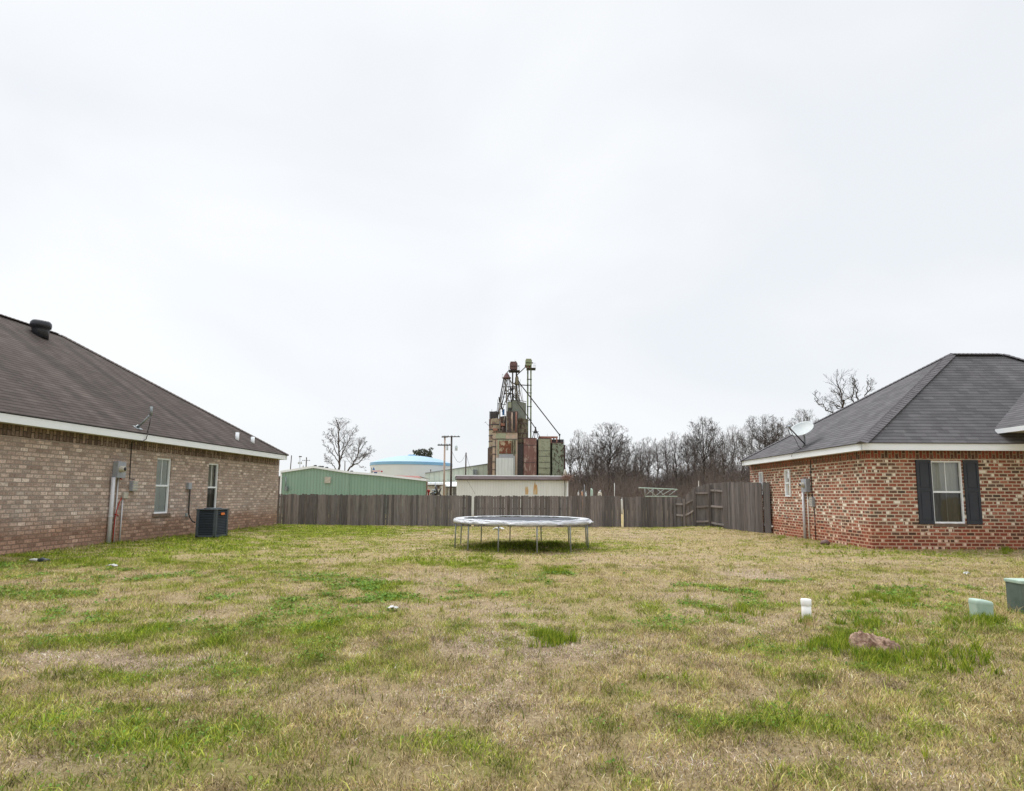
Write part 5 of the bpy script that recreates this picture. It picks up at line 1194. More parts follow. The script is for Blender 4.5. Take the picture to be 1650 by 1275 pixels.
ms_hh = rusty('headhouse_grey_green', (0.19, 0.21, 0.175), (0.235, 0.255, 0.215), (0.15, 0.16, 0.135), 0.5, 0.7, 0.4)
ms_silver = rusty('silver_spout', (0.22, 0.22, 0.21), (0.30, 0.29, 0.27), (0.16, 0.11, 0.09), 0.55, 0.62, 1)
ms_annex = ribbed('annex_sheet', (0.56, 0.60, 0.60), (0.62, 0.66, 0.66), 0.55)
ms_beam = rusty('faded_red_beam', (0.36, 0.17, 0.13), (0.33, 0.19, 0.14), (0.30, 0.12, 0.09), 0.52, 0.6, 0.8)
Y = 100.0
S = Y/F
t = thing('grain_elevator', 'tall rusty grain elevator tower of old silo blocks with a grey green headhouse', 'grain elevator', V((P(818, 797, Y).x, Y, 0)))
def EB(name, m, x0, y0, x1, y1, Yd, dep, ground=False, label=None):
    mb = MB(); pbox(mb, x0, y0, x1, y1, Yd, dep, ground=ground); o = mb.build(name, m, t)
    if label: o['label'] = label
    return o
# left silo, faceted
def silo(name, m, xc, rx, ytop, Yd, nseg, ybot=None, band=None, bm_=None, rdark=0.35):
    c = P(xc, 700, Yd); zt_ = P(xc, ytop, Yd).z; r = rx*Yd/F; mb = MB()
    mb.lathe((c.x, Yd+r, 0), [(r, -0.3 if ybot is None else P(xc, ybot, Yd).z), (r, zt_), (r*0.9, zt_+0.02), (0.02, zt_+0.25)], nseg, sm=nseg > 12)
    o = mb.build(name, m, t)
    if band:
        mb = MB()
        for y in band:
            z = P(xc, y, Yd).z; mb.lathe((c.x, Yd+r, 0), [(r*1.0, z-0.10), (r*1.035, z-0.08), (r*1.035, z+0.08), (r*1.0, z+0.10)], nseg, cap=False, sm=nseg > 12)
        mb.build('hoop', bm_ or M['dark'], o)
    return o
silo('silo', ms_cream, 798.5, 12.3, 674.5, Y+1, 10, band=[684, 692, 701.5, 711, 720.5, 733, 745, 757])
silo('silo', ms_brown, 813, 10, 671, Y+1.5, 10, band=[680, 688, 697])
silo('silo', ms_olive, 839.5, 10.6, 674.5, Y+2.0, 12, band=[682, 690, 698, 706, 714], bm_=ms_brown)
EB('side_wall', ms_brown, 785.0, 722, 797, 800, Y+0.6, 3, True)
EB('recess_shade', M['dark'], 831, 716, 844.5, 800, Y+1.2, 2, True)  # solid dark box, its colour stands in for the shade of a recess
# dark roof house on the left silo
EB('roof_shed', M['dark'], 788.8, 663.2, 802, 674.5, Y+2, 3)
mb = MB()
for x in (788.2, 792, 797, 802): ptube(mb, [(x, 675), (x, 659.5 if x == 792 else 663)], 0.28, Y+1)
ptube(mb, [(788.2, 665), (802, 662)], 0.25, Y+1); ptube(mb, [(788.2, 669), (802, 668)], 0.22, Y+1); mb.build('railing', ms_dleg, t)
mb = MB(); ptube(mb, [(786.5, 686), (781.5, 680)], 0.25, Y+1); ptube(mb, [(780.5, 681.5), (783, 679.5)], 0.35, Y+1); mb.build('bracket', ms_silver, t)
# headhouse
mb = MB(); Yh = Y+2.6
a, b_, c, d_ = P(816.8, 646.3, Yh+1.2), P(829.6, 645.0, Yh), P(847.3, 647.6, Yh+1.6), None
zb_ = P(830, 676, Yh).z; a.z, b_.z, c.z = P(817, 646.3, Yh).z, P(829, 645.2, Yh).z, P(847, 647.4, Yh).z
bk = V((0, 5, 0))
for p, q in ((a, b_), (b_, c)): mb.face([V((p.x, p.y, zb_)), V((q.x, q.y, zb_)), q, p])
mb.face([a, b_, c, c+bk, a+bk]); mb.face([V((c.x, c.y, zb_)), V((c.x, c.y+5, zb_)), c+bk, c]); mb.face([V((a.x, a.y+5, zb_)), V((a.x, a.y, zb_)), a, a+bk]); mb.build('headhouse', ms_hh, t)
mb = MB(); ptube(mb, [(816.5, 646.2, Yh-.1), (829.6, 644.8, Yh-.2), (847.8, 647.3, Yh-.1)], 0.45, Yh); mb.build('headhouse_cornice', ms_dleg, t)
EB('headhouse_hatch', ms_lgreen, 818.2, 648.6, 823.6, 657, Yh+0.35, 0.4); EB('headhouse_vent', M['dark'], 819.3, 657.5, 822.8, 660.5, Yh+0.3, 0.4)
EB('penthouse', ms_brown, 815.8, 663, 834, 697, Y+1.0, 3)
EB('penthouse_gap_shade', M['dark'], 826.5, 664, 829.5, 690, Y+0.9, 0.3)  # dark strip on the face paints the shade of a gap
EB('blue_tarp', mat('blue_tarp', (0.04, 0.13, 0.32), 0.6), 808.8, 659.5, 812.4, 668.5, Y+0.6, 0.6)
# pink and cream front block
EB('front_block', ms_pink, 793.2, 697.2, 833.2, 768, Y, 2.5, True)
EB('cream_panel', ms_lgreen, 798.6, 698.2, 814.6, 706.8, Y-0.08, 0.1); EB('pink_cornice', ms_brown, 793, 696.2, 833.5, 697.4, Y-0.12, 0.4)
for y in (707.8, 719.5, 732, 744.5, 757): EB('ledge', M['dark'], 793, y-0.5, 799 if y > 710 else 832.8, y+0.5, Y-0.10, 0.12)
EB('ladder_column', M['dark'], 797.2, 709, 798.0, 768, Y-0.12, 0.1)
EB('cream_surround', ms_lgreen, 801, 708.6, 831, 733, Y-0.10, 0.1)
EB('rust_panel', ms_rust, 804, 710.5, 823.4, 731, Y-0.2, 0.12)
EB('pilaster', ms_olive, 824.4, 709.5, 826.4, 732, Y-0.2, 0.12); EB('pilaster', ms_olive, 828, 709.5, 830, 732, Y-0.2, 0.12)
EB('grey_lintel', M['greybox'], 803.3, 732.2, 826.6, 738, Y-0.9, 0.8)
EB('annex', ms_annex, 798.8, 738, 826.5, 768, Y-0.9, 0.8, True); EB('annex', ms_annex, 826.9, 735.2, 829.6, 768, Y-0.7, 0.6, True); EB('annex_corner', ms_dleg, 829.0, 734, 829.6, 768, Y-0.75, 0.1, True)
# pipes down the face
for pts_, r, m_ in (([(815.2, 650), (815.8, 672), (815.5, 697.5), (816.5, 706)], 0.7, ms_silver), ([(824.6, 665), (824.8, 697)], 0.75, ms_pink), ([(831.2, 664), (831, 697)], 0.85, ms_beam),
                    ([(804.9, 648), (804.6, 696)], 1.15, ms_silver), ([(813.5, 668), (810.5, 684)], 0.5, ms_silver), ([(809.3, 688), (809.5, 697)], 1.6, ms_brown)):
    mb = MB(); ptube(mb, pts_, r, Y+0.2); mb.build('down_spout', m_, t)
mb = MB(); ptube(mb, [(803.6, 640), (804.5, 650)], 1.0, Y+.3); ptube(mb, [(801.5, 650), (808.5, 650)], 0.7, Y+.3); ptube(mb, [(802.5, 651), (800, 664)], 0.5, Y+.3); ptube(mb, [(807, 651), (809.5, 662)], 0.9, Y+.3); ptube(mb, [(801.3, 644), (801.4, 656), (799, 672)], 0.3, Y+.3)
mb.build('short_leg_head', ms_dleg, t)
mb = MB(); pbox(mb, 806.5, 682, 812.5, 686, Y+0.3, 1.2); pbox(mb, 794, 690.5, 801, 694, Y+0.4, 1); mb.build('rusty_hopper', ms_beam, t)

# spout tower: distributors, frame and down spouts
t = thing('spout_tower', 'dark lattice of grain spouts fanning down from two distributor cones onto the tower', 'spout tower', V((P(820, 797, Y+3).x, Y+3, P(820, 646, Y).z)))
Yt = Y+3
mb = MB(); mb.lathe(P(816, 609.3, Yt), [(6.6*S, -0.12), (6.6*S, 0.12), (5.2*S, 0.14), (5.0*S, 0.35), (2.2*S, 0.85), (0.6*S, 1.0), (0.05, 1.02)], 16); mb.build('distributor_cone', ms_head, t)
mb = MB(); mb.lathe(P(832.3, 619, Yt), [(4.4*S, -0.12), (4.4*S, 0.1), (3.2*S, 0.5), (3.0*S, 1.15), (1.0*S, 1.6), (0.05, 1.62)], 14); mb.build('distributor_cone', ms_olive, t)
def stubes(name, L_, m_, Yd=Yt, n=6):
    for pts_, r in L_:
        mb = MB(); ptube(mb, pts_, r, Yd, n); mb.build(name, m_, t)
stubes('frame_leg', [([(811.3, 610), (807, 632), (801.5, 673)], 1.04), ([(820.5, 610), (822.5, 640), (823.5, 648)], 0.94), ([(815.8, 612), (811, 640), (806.5, 660)], 0.94), ([(827, 620), (817.5, 640)], 0.85)], ms_dleg)
stubes('cross_brace', [([(809, 623.5), (825, 623.5)], 0.85), ([(812.5, 634.5), (825, 634.5)], 0.94), ([(812, 636), (822, 626)], 0.65), ([(813, 625), (820.5, 634)], 0.56), ([(824, 617), (838, 620.8)], 0.94), ([(836, 620.3), (850, 621.2)], 0.85)], ms_dleg)
stubes('spout', [([(820, 610.5), (826.5, 622), (832, 633), (836.5, 647)], 1.04), ([(814.4, 611), (815.4, 630), (815.2, 650)], 1.12), ([(817.5, 611), (819, 634), (816, 648)], 0.75),
                 ([(830.5, 621), (829, 634), (831, 646)], 0.85), ([(832.5, 621), (833.5, 634), (832.8, 647)], 0.85), ([(834.5, 620), (836.5, 632), (835.8, 647)], 0.75), ([(835.3, 619), (838, 634), (841, 647)], 0.65), ([(813, 611), (809.5, 634), (805, 655), (802.5, 668)], 0.85)], ms_silver)
stubes('spout', [([(829, 622), (824.8, 632), (828, 640), (834, 647)], 0.85), ([(821, 622), (826, 634), (827, 646)], 0.94)], ms_dleg)
stubes('frame_leg', [([(812.5, 611), (814.5, 630), (820, 648)], 0.55), ([(819, 611), (811, 640), (804, 662)], 0.5), ([(822, 634), (813, 648), (808.5, 664)], 0.6), ([(809.5, 630), (806, 650), (803.5, 668)], 0.6), ([(826, 634), (836, 647)], 0.5), ([(838, 620), (834, 634), (838, 647)], 0.5)], ms_dleg)
stubes('cross_brace', [([(806, 640), (824, 640)], 0.5), ([(804.5, 652), (815, 652)], 0.5), ([(828, 634), (838, 634)], 0.5)], ms_dleg)
mb = MB(); ptube(mb, [(808.5, 609.3), (823, 609.3)], 0.7, Yt); mb.build('platform', ms_dleg, t)
mb = MB(); ptube(mb, [(808.8, 609), (808.8, 602)], 0.22, Yt); ptube(mb, [(811, 604), (808.8, 603.5)], 0.18, Yt); ptube(mb, [(838, 611), (838, 615)], 0.2, Yt); mb.build('railing', ms_silver, t)
stubes('guy_rod', [([(839, 622), (841.5, 640), (846, 672)], 0.38)], ms_silver)

def bucket(label, xl, xr, ytop, yhead, ybot, xh0, xh1, mh, ml, Yd, plat, motor, rungs):
    global t
    t = thing('bucket_elevator', label, 'bucket elevator', V((P((xl+xr)/2, 797, Yd).x, Yd, 0)))
    s = Yd/F
    for x in (xl, xr):
        mb = MB(); r = 1.15*s; a = P(x, yhead-1, Yd); zb = P(x, ybot, Yd).z
        mb.box((a.x-r, Yd-r, zb), (a.x+r, Yd+r, a.z)); mb.build('leg_casing', ml, t)
    mb = MB(); a, b_ = P(xh0, yhead, Yd), P(xh1, ytop, Yd); w_, h = b_.x-a.x, b_.z-a.z; dp = 0.55
    pf = [(0.10, 0), (0, 0.28), (0, 0.72), (0.12, 1), (0.85, 1), (1, 0.72), (1, 0.28), (0.90, 0)]
    F0 = [V((a.x+w_*u, Yd-dp, a.z+h*v)) for u, v in pf]; F1 = [p+V((0, 2*dp, 0)) for p in F0]
    mb.face(F0); mb.face(F1[::-1])
    for k in range(8): mb.face([F0[k], F1[k], F1[(k+1) % 8], F0[(k+1) % 8]])
    mb.build('head', mh, t)
    mb = MB(); pbox(mb, xh0+0.8, (ytop+yhead)/2-0.5, xh1-0.8, (ytop+yhead)/2+0.4, Yd-dp-0.06, 0.06); mb.build('head_seam', ms_dleg, t)
    mb = MB(); x, y = motor; ptube(mb, [(xh1-0.5, y), (x, y)], 0.5, Yd-.2); ptube(mb, [(x-0.8, y), (x+1.0, y)], 0.95, Yd-.2); mb.build('motor', ms_dleg, t)
    x0, x1, y = plat
    mb = MB(); pbox(mb, x0, y-0.5, x1, y+0.6, Yd-0.9, 1.8); mb.build('platform', ms_dleg, t)
    mb = MB()
    for x in (x1-4, x1-2, x1-0.2): ptube(mb, [(x, y), (x, y-8)], 0.16, Yd-0.85)
    for yy in (y-8, y-4): ptube(mb, [(x1-4, yy), (x1-0.2, yy)], 0.16, Yd-0.85)
    mb.build('railing', M['greybox'], t)
    for y in rungs:
        mb = MB(); pbox(mb, xl-1.5, y-0.35, xr+1.5, y+0.35, Yd-0.3, 0.5); mb.build('brace', ms_dleg, t)
    return t
bucket('rusty brown bucket elevator with a maroon head above the headhouse', 825.6, 831.6, 583.8, 596.5, 700, 820.8, 833.4, ms_head, ms_dleg, Y+3.2, (819.5, 837.2, 597), (834.6, 590.2), [])
mb = MB(); ptube(mb, [(820.5, 596), (816.2, 601), (816, 606)], 0.75, Y+3); mb.build('head_spout', ms_dleg, t)
mb = MB(); ptube(mb, [(830.3, 582), (830.3, 585)], 0.6, Y+3); ptube(mb, [(829.5, 579.5), (829.2, 582)], 0.15, Y+3); ptube(mb, [(819.3, 590), (819.5, 596)], 0.3, Y+3); mb.build('head_cap', ms_dleg, t)
bucket('slender pale green twin leg bucket elevator, tallest at right of the tower', 850.0, 855.0, 579.3, 590.0, 768, 845.9, 856.6, ms_ghead, ms_gleg, Y+5, (848, 862.8, 593.2), (857.6, 585), [611, 620.5, 633, 655, 677])
mb = MB(); ptube(mb, [(846, 588), (845.5, 592.3), (832.5, 604.5)], 0.75, Y+5); mb.build('head_spout', ms_dleg, t)
mb = MB(); pbox(mb, 846.5, 590, 856, 592.5, Y+4.9, 0.5); mb.build('boot_collar', ms_beam, t)

def single(name, mb, m, label, cat, loc): return tag(mb.build(name, m, None, loc=loc), label, cat)
mb = MB(); pts_ = [(834.5, 613), (838.5, 620), (902, 702)]; ptube(mb, pts_, 0.85, Y+2); ptube(mb, [(901.5, 699.5), (900.8, 713)], 0.75, Y+2); ptube(mb, [(900.5, 702.5), (902, 699.5)], 1.1, Y+2)
single('grain_spout', mb, ms_dleg, 'longest dark grain spout slanting down to the far right bin', 'grain spout', P(868, 660, Y+2))
mb = MB(); ptube(mb, [(832.5, 648), (845.5, 665), (862, 690)], 0.7, Y+1)
single('grain_spout', mb, ms_dleg, 'shorter dark grain spout slanting down to the spider distributor', 'grain spout', P(848, 670, Y+1))
t = thing('spider_distributor', 'small dark spider shaped grain distributor standing on the bin roofs', 'distributor', P(863, 706, Y+1))
mb = MB(); mb.lathe(P(862.5, 698, Y+1), [(4.2*S, 0), (4.0*S, .08), (1.8*S, 0.45), (1.0*S, 0.85), (0.9*S, 1.1), (0.05, 1.12)], 12); mb.build('hub', ms_dleg, t)
for x0, x1 in ((860, 857.2), (862, 860.6), (864.5, 866.5), (866, 870.5)):
    mb = MB(); ptube(mb, [(x0, 697.5), (x1, 706.5)], 0.55, Y+1); mb.build('leg', ms_dleg, t)
mb = MB(); ptube(mb, [(857, 695.5), (867.5, 695.5)], 0.4, Y+0.8); mb.build('crosspiece', ms_dleg, t)
# bins in a row
def binn(label, x0, x1, ytop, m, Yd, bands=(), bmx=None, extra=None):
    global t
    t = thing('grain_bin', label, 'grain bin', V((P((x0+x1)/2, 797, Yd).x, Yd, 0)))
    a, b_ = P(x0, 740, Yd).x, P(x1, 740, Yd).x; zt_ = P((x0+x1)/2, ytop, Yd).z
    mb = MB(); mb.box((a, Yd, -0.3), (b_, Yd+2.2, zt_)); mb.build('bin_wall', m, t, bevel=0.06)
    mb = MB(); mb.box((a-0.04, Yd-0.04, zt_-0.02), (b_+0.04, Yd+2.3, zt_+0.10)); mb.build('rim', bmx or ms_head, t)
    for y in bands:
        mb = MB(); z = P(x0, y, Yd).z; k = (b_-a)
        rb = random.Random(int(y)); u = 0.02
        while u < 0.97:
            v = min(0.98, u+rb.uniform(0.08, 0.3)); mb.box((a+k*u, Yd-0.03, z-0.05), (a+k*v, Yd+0.05, z+rb.uniform(0.03, 0.07))); u = v+rb.uniform(0.0, 0.05)
        mb.build('hoop_band', M['dark'], t)
    return t
binn('rust red grain bin, left one of the bin row', 843.4, 864.0, 706.6, ms_red, Y+0.6, [717.5, 745.5])
binn('pale green grain bin with dark horizontal bands, middle one of the bin row', 867.2, 886.2, 707, ms_lgreen, Y+0.6, [726.5, 735.2, 745.0, 754.3, 764])
binn('mottled dark green grain bin, lower right one of the bin row', 889.4, 907.8, 714, ms_mott, Y+0.5)
binn('narrow rusty brown bin edge at the right end of the bin row', 908.2, 910.6, 718, ms_head, Y+1.2)
t = thing('catwalk', 'faded red catwalk beam across the tops of the grain bins', 'catwalk', P(880, 704, Y+1.5))
mb = MB(); pbox(mb, 867.5, 703.2, 898.3, 705.7, Y+1.5, 0.8); mb.build('beam', ms_beam, t)
for x in (887.6, 892.0, 896.8): mb = MB(); pbox(mb, x-0.9, 705.7, x+0.9, 714.5, Y+1.5, 0.5); mb.build('support_post', ms_beam if x != 892 else ms_dleg, t)
mb = MB(); ptube(mb, [(881.5, 703), (881.5, 699)], 0.18, Y+1.5); ptube(mb, [(905, 713), (905, 707)], 0.2, Y+1); ptube(mb, [(909, 717), (909, 709)], 0.15, Y+1); mb.build('vent_rod', ms_silver, t)
mb = MB(); pbox(mb, 840, 706.5, 913, 800, Y+3.2, 1.0, ground=True)
mb = MB(); pbox(mb, 842.5, 708, 908, 800, Y+3.0, 1.0, ground=True)
tag(mb.build('bin_gap_shade', M['dark'], None, loc=V((P(870, 797, Y+3).x, Y+3, 0))), 'dark sheet painting the shade in the gaps behind the grain bins', 'wall')  # dark colour stands in for the shade between the bins
mb = MB(); c = P(910, 770, 60); mb.lathe(P(909.8, 768, 50), [(2.0*50/F, -1), (2.0*50/F, 0.35), (2.2*50/F, 0.36), (1.4*50/F, 0.55), (0.03, 0.62)], 12)
tag(mb.build('chimney_pipe', M['beigebox'], None, loc=P(909.8, 768, 50)), 'pale capped vent pipe behind the right end of the cream shed', 'vent pipe')
mb = MB(); rg_ = random.Random(9)
for k in range(160):
    c = P(912+rg_.gauss(0, 4), 770+rg_.gauss(0, 1.8), 43.6); d = V((rg_.gauss(0, 1), rg_.gauss(0, .5), rg_.gauss(0, .8))).normalized()*rg_.uniform(.12, .4); mb.tube([c, c+d*0.5+V((0, 0, .03)), c+d], [0.012, 0.01, 0.006], 3, caps=False)
tag(mb.build('dry_vine', mat('dry_vine', (0.30, 0.19, 0.16), 0.9), None, loc=P(912, 772, 43.6)), 'tangle of dry reddish vine over the right end of the cream shed roof', 'vine')

# ================================================================== TREES
def prisms(name, segs, m, parent=None, loc=(0, 0, 0), sides=3, tint=None):
    A = np.array([[*s[0], *s[1], s[2], s[3]] for s in segs], float)
    p0, p1, r0, r1 = A[:, :3], A[:, 3:6], A[:, 6:7], A[:, 7:8]
    d = p1-p0; d /= np.maximum(np.linalg.norm(d, axis=1, keepdims=True), 1e-6)
    ref = np.where(np.abs(d[:, 2:3]) < 0.9, np.array([[0, 0, 1.]]), np.array([[1., 0, 0]]))
    u = np.cross(d, ref); u /= np.linalg.norm(u, axis=1, keepdims=True); w_ = np.cross(d, u)
    N = len(A); vs = np.zeros((N, 2*sides, 3))
    for k in range(sides):
        a = 2*math.pi*k/sides; o = u*math.cos(a)+w_*math.sin(a)
        vs[:, k] = p0+o*r0; vs[:, sides+k] = p1+o*r1
    base = (np.arange(N)*2*sides)[:, None]
    fs = np.stack([np.concatenate([base+k, base+(k+1) % sides, base+sides+(k+1) % sides, base+sides+k], 1) for k in range(sides)], 1).reshape(-1, 4)
    o_ = ORI[parent] if parent is not None else V(loc)
    vs = vs.reshape(-1, 3)-np.array(o_)
    me = bpy.data.meshes.new(name); me.vertices.add(len(vs)); me.vertices.foreach_set('co', vs.ravel())
    me.loops.add(fs.size); me.loops.foreach_set('vertex_index', fs.ravel().astype(np.int32)); me.polygons.add(len(fs)); me.polygons.foreach_set('loop_start', np.arange(0, fs.size, 4, dtype=np.int32))
    me.update(calc_edges=True); me.polygons.foreach_set('use_smooth', [True]*len(fs))
    if tint is not None:
        ca = me.color_attributes.new('tint', 'FLOAT_COLOR', 'POINT'); tt = np.repeat(np.asarray(tint), 2*sides, 0); ca.data.foreach_set('color', np.concatenate([tt, np.ones((len(tt), 1))], 1).ravel().astype(np.float32))
    me.materials.append(m); o = bpy.data.objects.new(name, me); COL.objects.link(o)
    if parent is not None: o.parent = parent
    else: o.location = o_
    ORI[o] = o_; return o
def branch(segs, p, d, L, r, lvl, rg, maxl=5, twig=0.012, kids=5, spread=0.75, up=0.25, curl=0.18, rmin=None):
    n = max(3, int(4+L*0.5)) if lvl < 3 else 3
    st = L/n; pts = [p.copy()]; dirs = [d.copy()]; q = p.copy(); dd_ = d.copy(); rr = r
    for i in range(n):
        dd_ = (dd_+V((rg.gauss(0, curl), rg.gauss(0, curl), rg.gauss(0, curl)*0.7+up*0.22))).normalized()
        q2 = q+dd_*st; r2 = r*(1-(i+1)/n*0.72); segs.append((q, q2, max(rr, twig), max(r2, twig), lvl)); q = q2; rr = r2; pts.append(q); dirs.append(dd_.copy())
    if lvl >= maxl: return
    nk = kids if lvl < maxl-1 else kids+1
    for k in range(nk):
        f = 0.28+0.72*(k+rg.random()*0.8)/nk; f = min(f, 1.0); i = min(n-1, int(f*n)); fr = f*n-i; pp_ = pts[i].lerp(pts[i+1], min(1, fr)); bd = dirs[i+1]
        ax_ = V((rg.gauss(0, 1), rg.gauss(0, 1), rg.gauss(0, .6))); ax_ = (ax_-bd*ax_.dot(bd)).normalized()
        sp_ = spread*rg.uniform(0.6, 1.15); nd_ = (bd*math.cos(sp_)+ax_*math.sin(sp_)+V((0, 0, up*0.3))).normalized()
        branch(segs, pp_, nd_, L*rg.uniform(0.42, 0.68)*(1.15-0.45*f), max(twig, r*(1-f*0.6)*0.55), lvl+1, rg, maxl, twig, kids, spread, up, curl)
def bare_tree(label, px, ytop, Y, halfw, seed, limbs=None, split=0.32, r0px=1.7, group='bare trees behind the fence', r0=None, maxl=5, kids=5, mtl=None, spread=0.7, lean=0.0, nlimb=5, name='bare_tree', twig=None, env=None, sub_len=1.0, fan=None):
    rg = random.Random(seed); base = V((P(px, 797, Y).x, Y, -0.2)); top = P(px, ytop, Y).z; Hh = top+0.2
    s = Y/F; r0 = r0 or Hh*0.016
    t = thing(name, label, 'tree', V((base.x, Y, 0)), group)
    segs = []
    if fan:      # limbs fanning from the fork to a rounded crown outline
        yf, hwp = fan[0], halfw; yc = (ytop+fan[1])/2; ry = (fan[1]-ytop)/2; nl_ = fan[2]; limbs = [([(px+rg.uniform(-2, 2), 800), (px+rg.uniform(-1, 1), yf), (px+rg.uniform(-2, 2), yf-(yf-yc)*0.5), (px+rg.uniform(-3, 3), yc), (px+rg.uniform(-4, 4), ytop+6)], r0px)]
        for k in range(nl_):
            a = math.pi*(-0.06+1.12*(k+rg.uniform(.2, .8))/nl_); tx = px+fan[3]+hwp*math.cos(a)*rg.uniform(.78, 1.0); ty = yc-ry*math.sin(a)*rg.uniform(.8, 1.0); q0 = rg.uniform(0, 0.6); sx0 = px+rg.uniform(-1, 1); sy0 = yf-(yf-yc)*q0*1.2
            cx1, cy1 = sx0+(tx-sx0)*0.35, sy0+(ty-sy0)*0.45
            limbs.append(([(sx0, sy0), (sx0*.5+cx1*.5+rg.gauss(0, 1), sy0*.5+cy1*.5), (cx1+rg.gauss(0, 1.5), cy1+rg.gauss(0, 1.5)), ((cx1+tx)/2+rg.gauss(0, 1.5), (cy1+ty)/2-1.5), (tx, ty)], r0px*rg.uniform(0.42, 0.7)))
        env = (px+fan[3], yc, hwp*1.12, ry*1.12)
    hw = halfw*s; twig = twig or Y*0.00010
    if limbs:
        for poly, rpx in limbs:
            pts_ = []
            for k, (x, y) in enumerate(poly):
                q = P(x, y, Y+ (rg.uniform(-1, 1)*k*0.35)); pts_.append(q)
            if poly[0][1] > 790: pts_[0].z = -0.2
            L = sum((b-a).length for a, b in zip(pts_, pts_[1:])); n = len(pts_)-1
            sub = []
            for i in range(n):
                for k in range(4): sub.append(pts_[i].lerp(pts_[i+1], k/4))
            sub.append(pts_[-1]); m_ = len(sub)-1
            for i in range(1, m_): sub[i] = sub[i]+V((rg.gauss(0, .05), rg.gauss(0, .1), rg.gauss(0, .04)))
            for i in range(m_):
                ra, rb = rpx*s*(1-0.75*i/m_), rpx*s*(1-0.75*(i+1)/m_); segs.append((sub[i], sub[i+1], ra, rb, 0 if (rpx > 1.3 or poly is limbs[0][0]) else 1))
                if i/m_ > 0.25:
                    for _ in range(2 if rg.random() < 0.75 else 1):
                        bd = (sub[i+1]-sub[i]).normalized(); ax_ = V((rg.gauss(0, 1), rg.gauss(0, 1), rg.gauss(0, 1))); ax_ = (ax_-bd*ax_.dot(bd)).normalized(); a = rg.uniform(0.45, 0.85)
                        branch(segs, sub[i].lerp(sub[i+1], rg.random()), (bd*math.cos(a)+ax_*math.sin(a)).normalized(), L*sub_len*rg.uniform(0.16, 0.34)*(1.2-0.6*i/m_), ra*0.4, 3, rg, maxl, twig, kids, spread, 0.3, 0.16)
            branch(segs, sub[-1], (sub[-1]-sub[-2]).normalized(), L*0.12, rpx*s*0.25, 3, rg, maxl, twig, kids, spread, 0.3, 0.16)
    else:
        th = Hh*split; p = base.copy(); d = V((lean, 0, 1)).normalized(); rr = r0
        for i in range(4):
            d = (d+V((rg.gauss(0, .05), rg.gauss(0, .05), 0))).normalized(); q = p+d*(th/4); segs.append((p, q, rr, rr*0.92, 0)); p = q; rr *= 0.92
        for k in range(nlimb):
            a = 2*math.pi*(k+rg.random()*0.6)/nlimb; out = hw*(0.35+0.75*rg.random()) if k else 0.15*hw
            tgt = V((math.cos(a)*out, math.sin(a)*out*0.8, (Hh-th)*rg.uniform(0.62, 0.86))); L = tgt.length
            branch(segs, p-V((0, 0, rg.uniform(0, .35)*th if k else 0)), (tgt.normalized()+V((0, 0, -0.08))).normalized(), L, rr*rg.uniform(0.55, 0.8) if k else rr*0.85, 1, rg, maxl, twig, kids, spread, 0.28, 0.13)
    if limbs: segs = [s_ for s_ in segs if s_[1].z < top+rg.uniform(-0.02, 0.01)*Hh and (env is None or s_[4] == 0 or ((pxof(s_[1])[0]-env[0])/env[2])**2+((pxof(s_[1])[1]-env[1])/env[3])**2 < rg.uniform(0.85, 1.1))]
    tr = [s_ for s_ in segs if s_[4] == 0]; cr_ = [s_ for s_ in segs if s_[4] > 0]
    if not limbs:       # scale crown to the photographed height and width
        zmax = max(s_[1].z for s_ in cr_); k = Hh/ (zmax+0.2)
        xs = sorted(abs(s_[1].x-base.x) for s_ in cr_); kx = hw/max(0.1, xs[int(len(xs)*0.985)]); kx = min(max(kx, 0.6), 2.6)
        def sc_(v): return V((base.x+(v.x-base.x)*kx, Y+(v.y-Y)*kx, -0.2+(v.z+0.2)*k))
        tr = [(sc_(a), sc_(b), c, d, e) for a, b, c, d, e in tr]; cr_ = [(sc_(a), sc_(b), c, d, e) for a, b, c, d, e in cr_]
    m1 = mtl or M['bark']
    prisms('trunk', tr, m1, t, sides=7); prisms('crown', cr_, m1, t, sides=3)
    return t
bare_tree('bare tree with an upright spreading crown behind the green building', 545, 675, 70, 34, 5, limbs=[
    ([(544.5, 800), (544.8, 760), (546.5, 742), (545, 715), (545.5, 692), (543, 682), (541, 676)], 1.9), ([(547, 746), (553, 728), (560, 712), (567, 700), (573, 690)], 1.2),
    ([(546, 748), (538, 735), (530, 726), (521, 714)], 1.0), ([(544, 735), (537, 718), (530, 708), (524, 700)], 0.9), ([(543, 722), (537, 705), (532, 694)], 0.7), ([(541, 757), (537, 750), (529, 744), (523, 735)], 0.9), ([(550, 735), (553, 718), (554.5, 702)], 0.6)], group='bare trees behind the green building', twig=0.007, kids=4, env=(546, 722, 40, 52), sub_len=0.7)
bare_tree('bare leaning tree with its crown reaching towards the water tank', 559, 705, 72, 34, 8, limbs=[
    ([(556, 800), (559, 761), (568, 748), (574, 737), (578, 722), (581, 712)], 1.6), ([(566, 751), (577, 746), (586, 738), (593, 730), (595, 724)], 1.2), ([(573, 738), (571, 730), (570, 722)], 0.6), ([(579, 726), (586, 716), (590, 713)], 0.6), ([(587, 737), (597, 730), (604, 727)], 0.5), ([(572, 747), (580, 751), (588, 757)], 0.5)], group='bare trees behind the green building', twig=0.007, kids=4, env=(582, 735, 34, 36), sub_len=0.7)
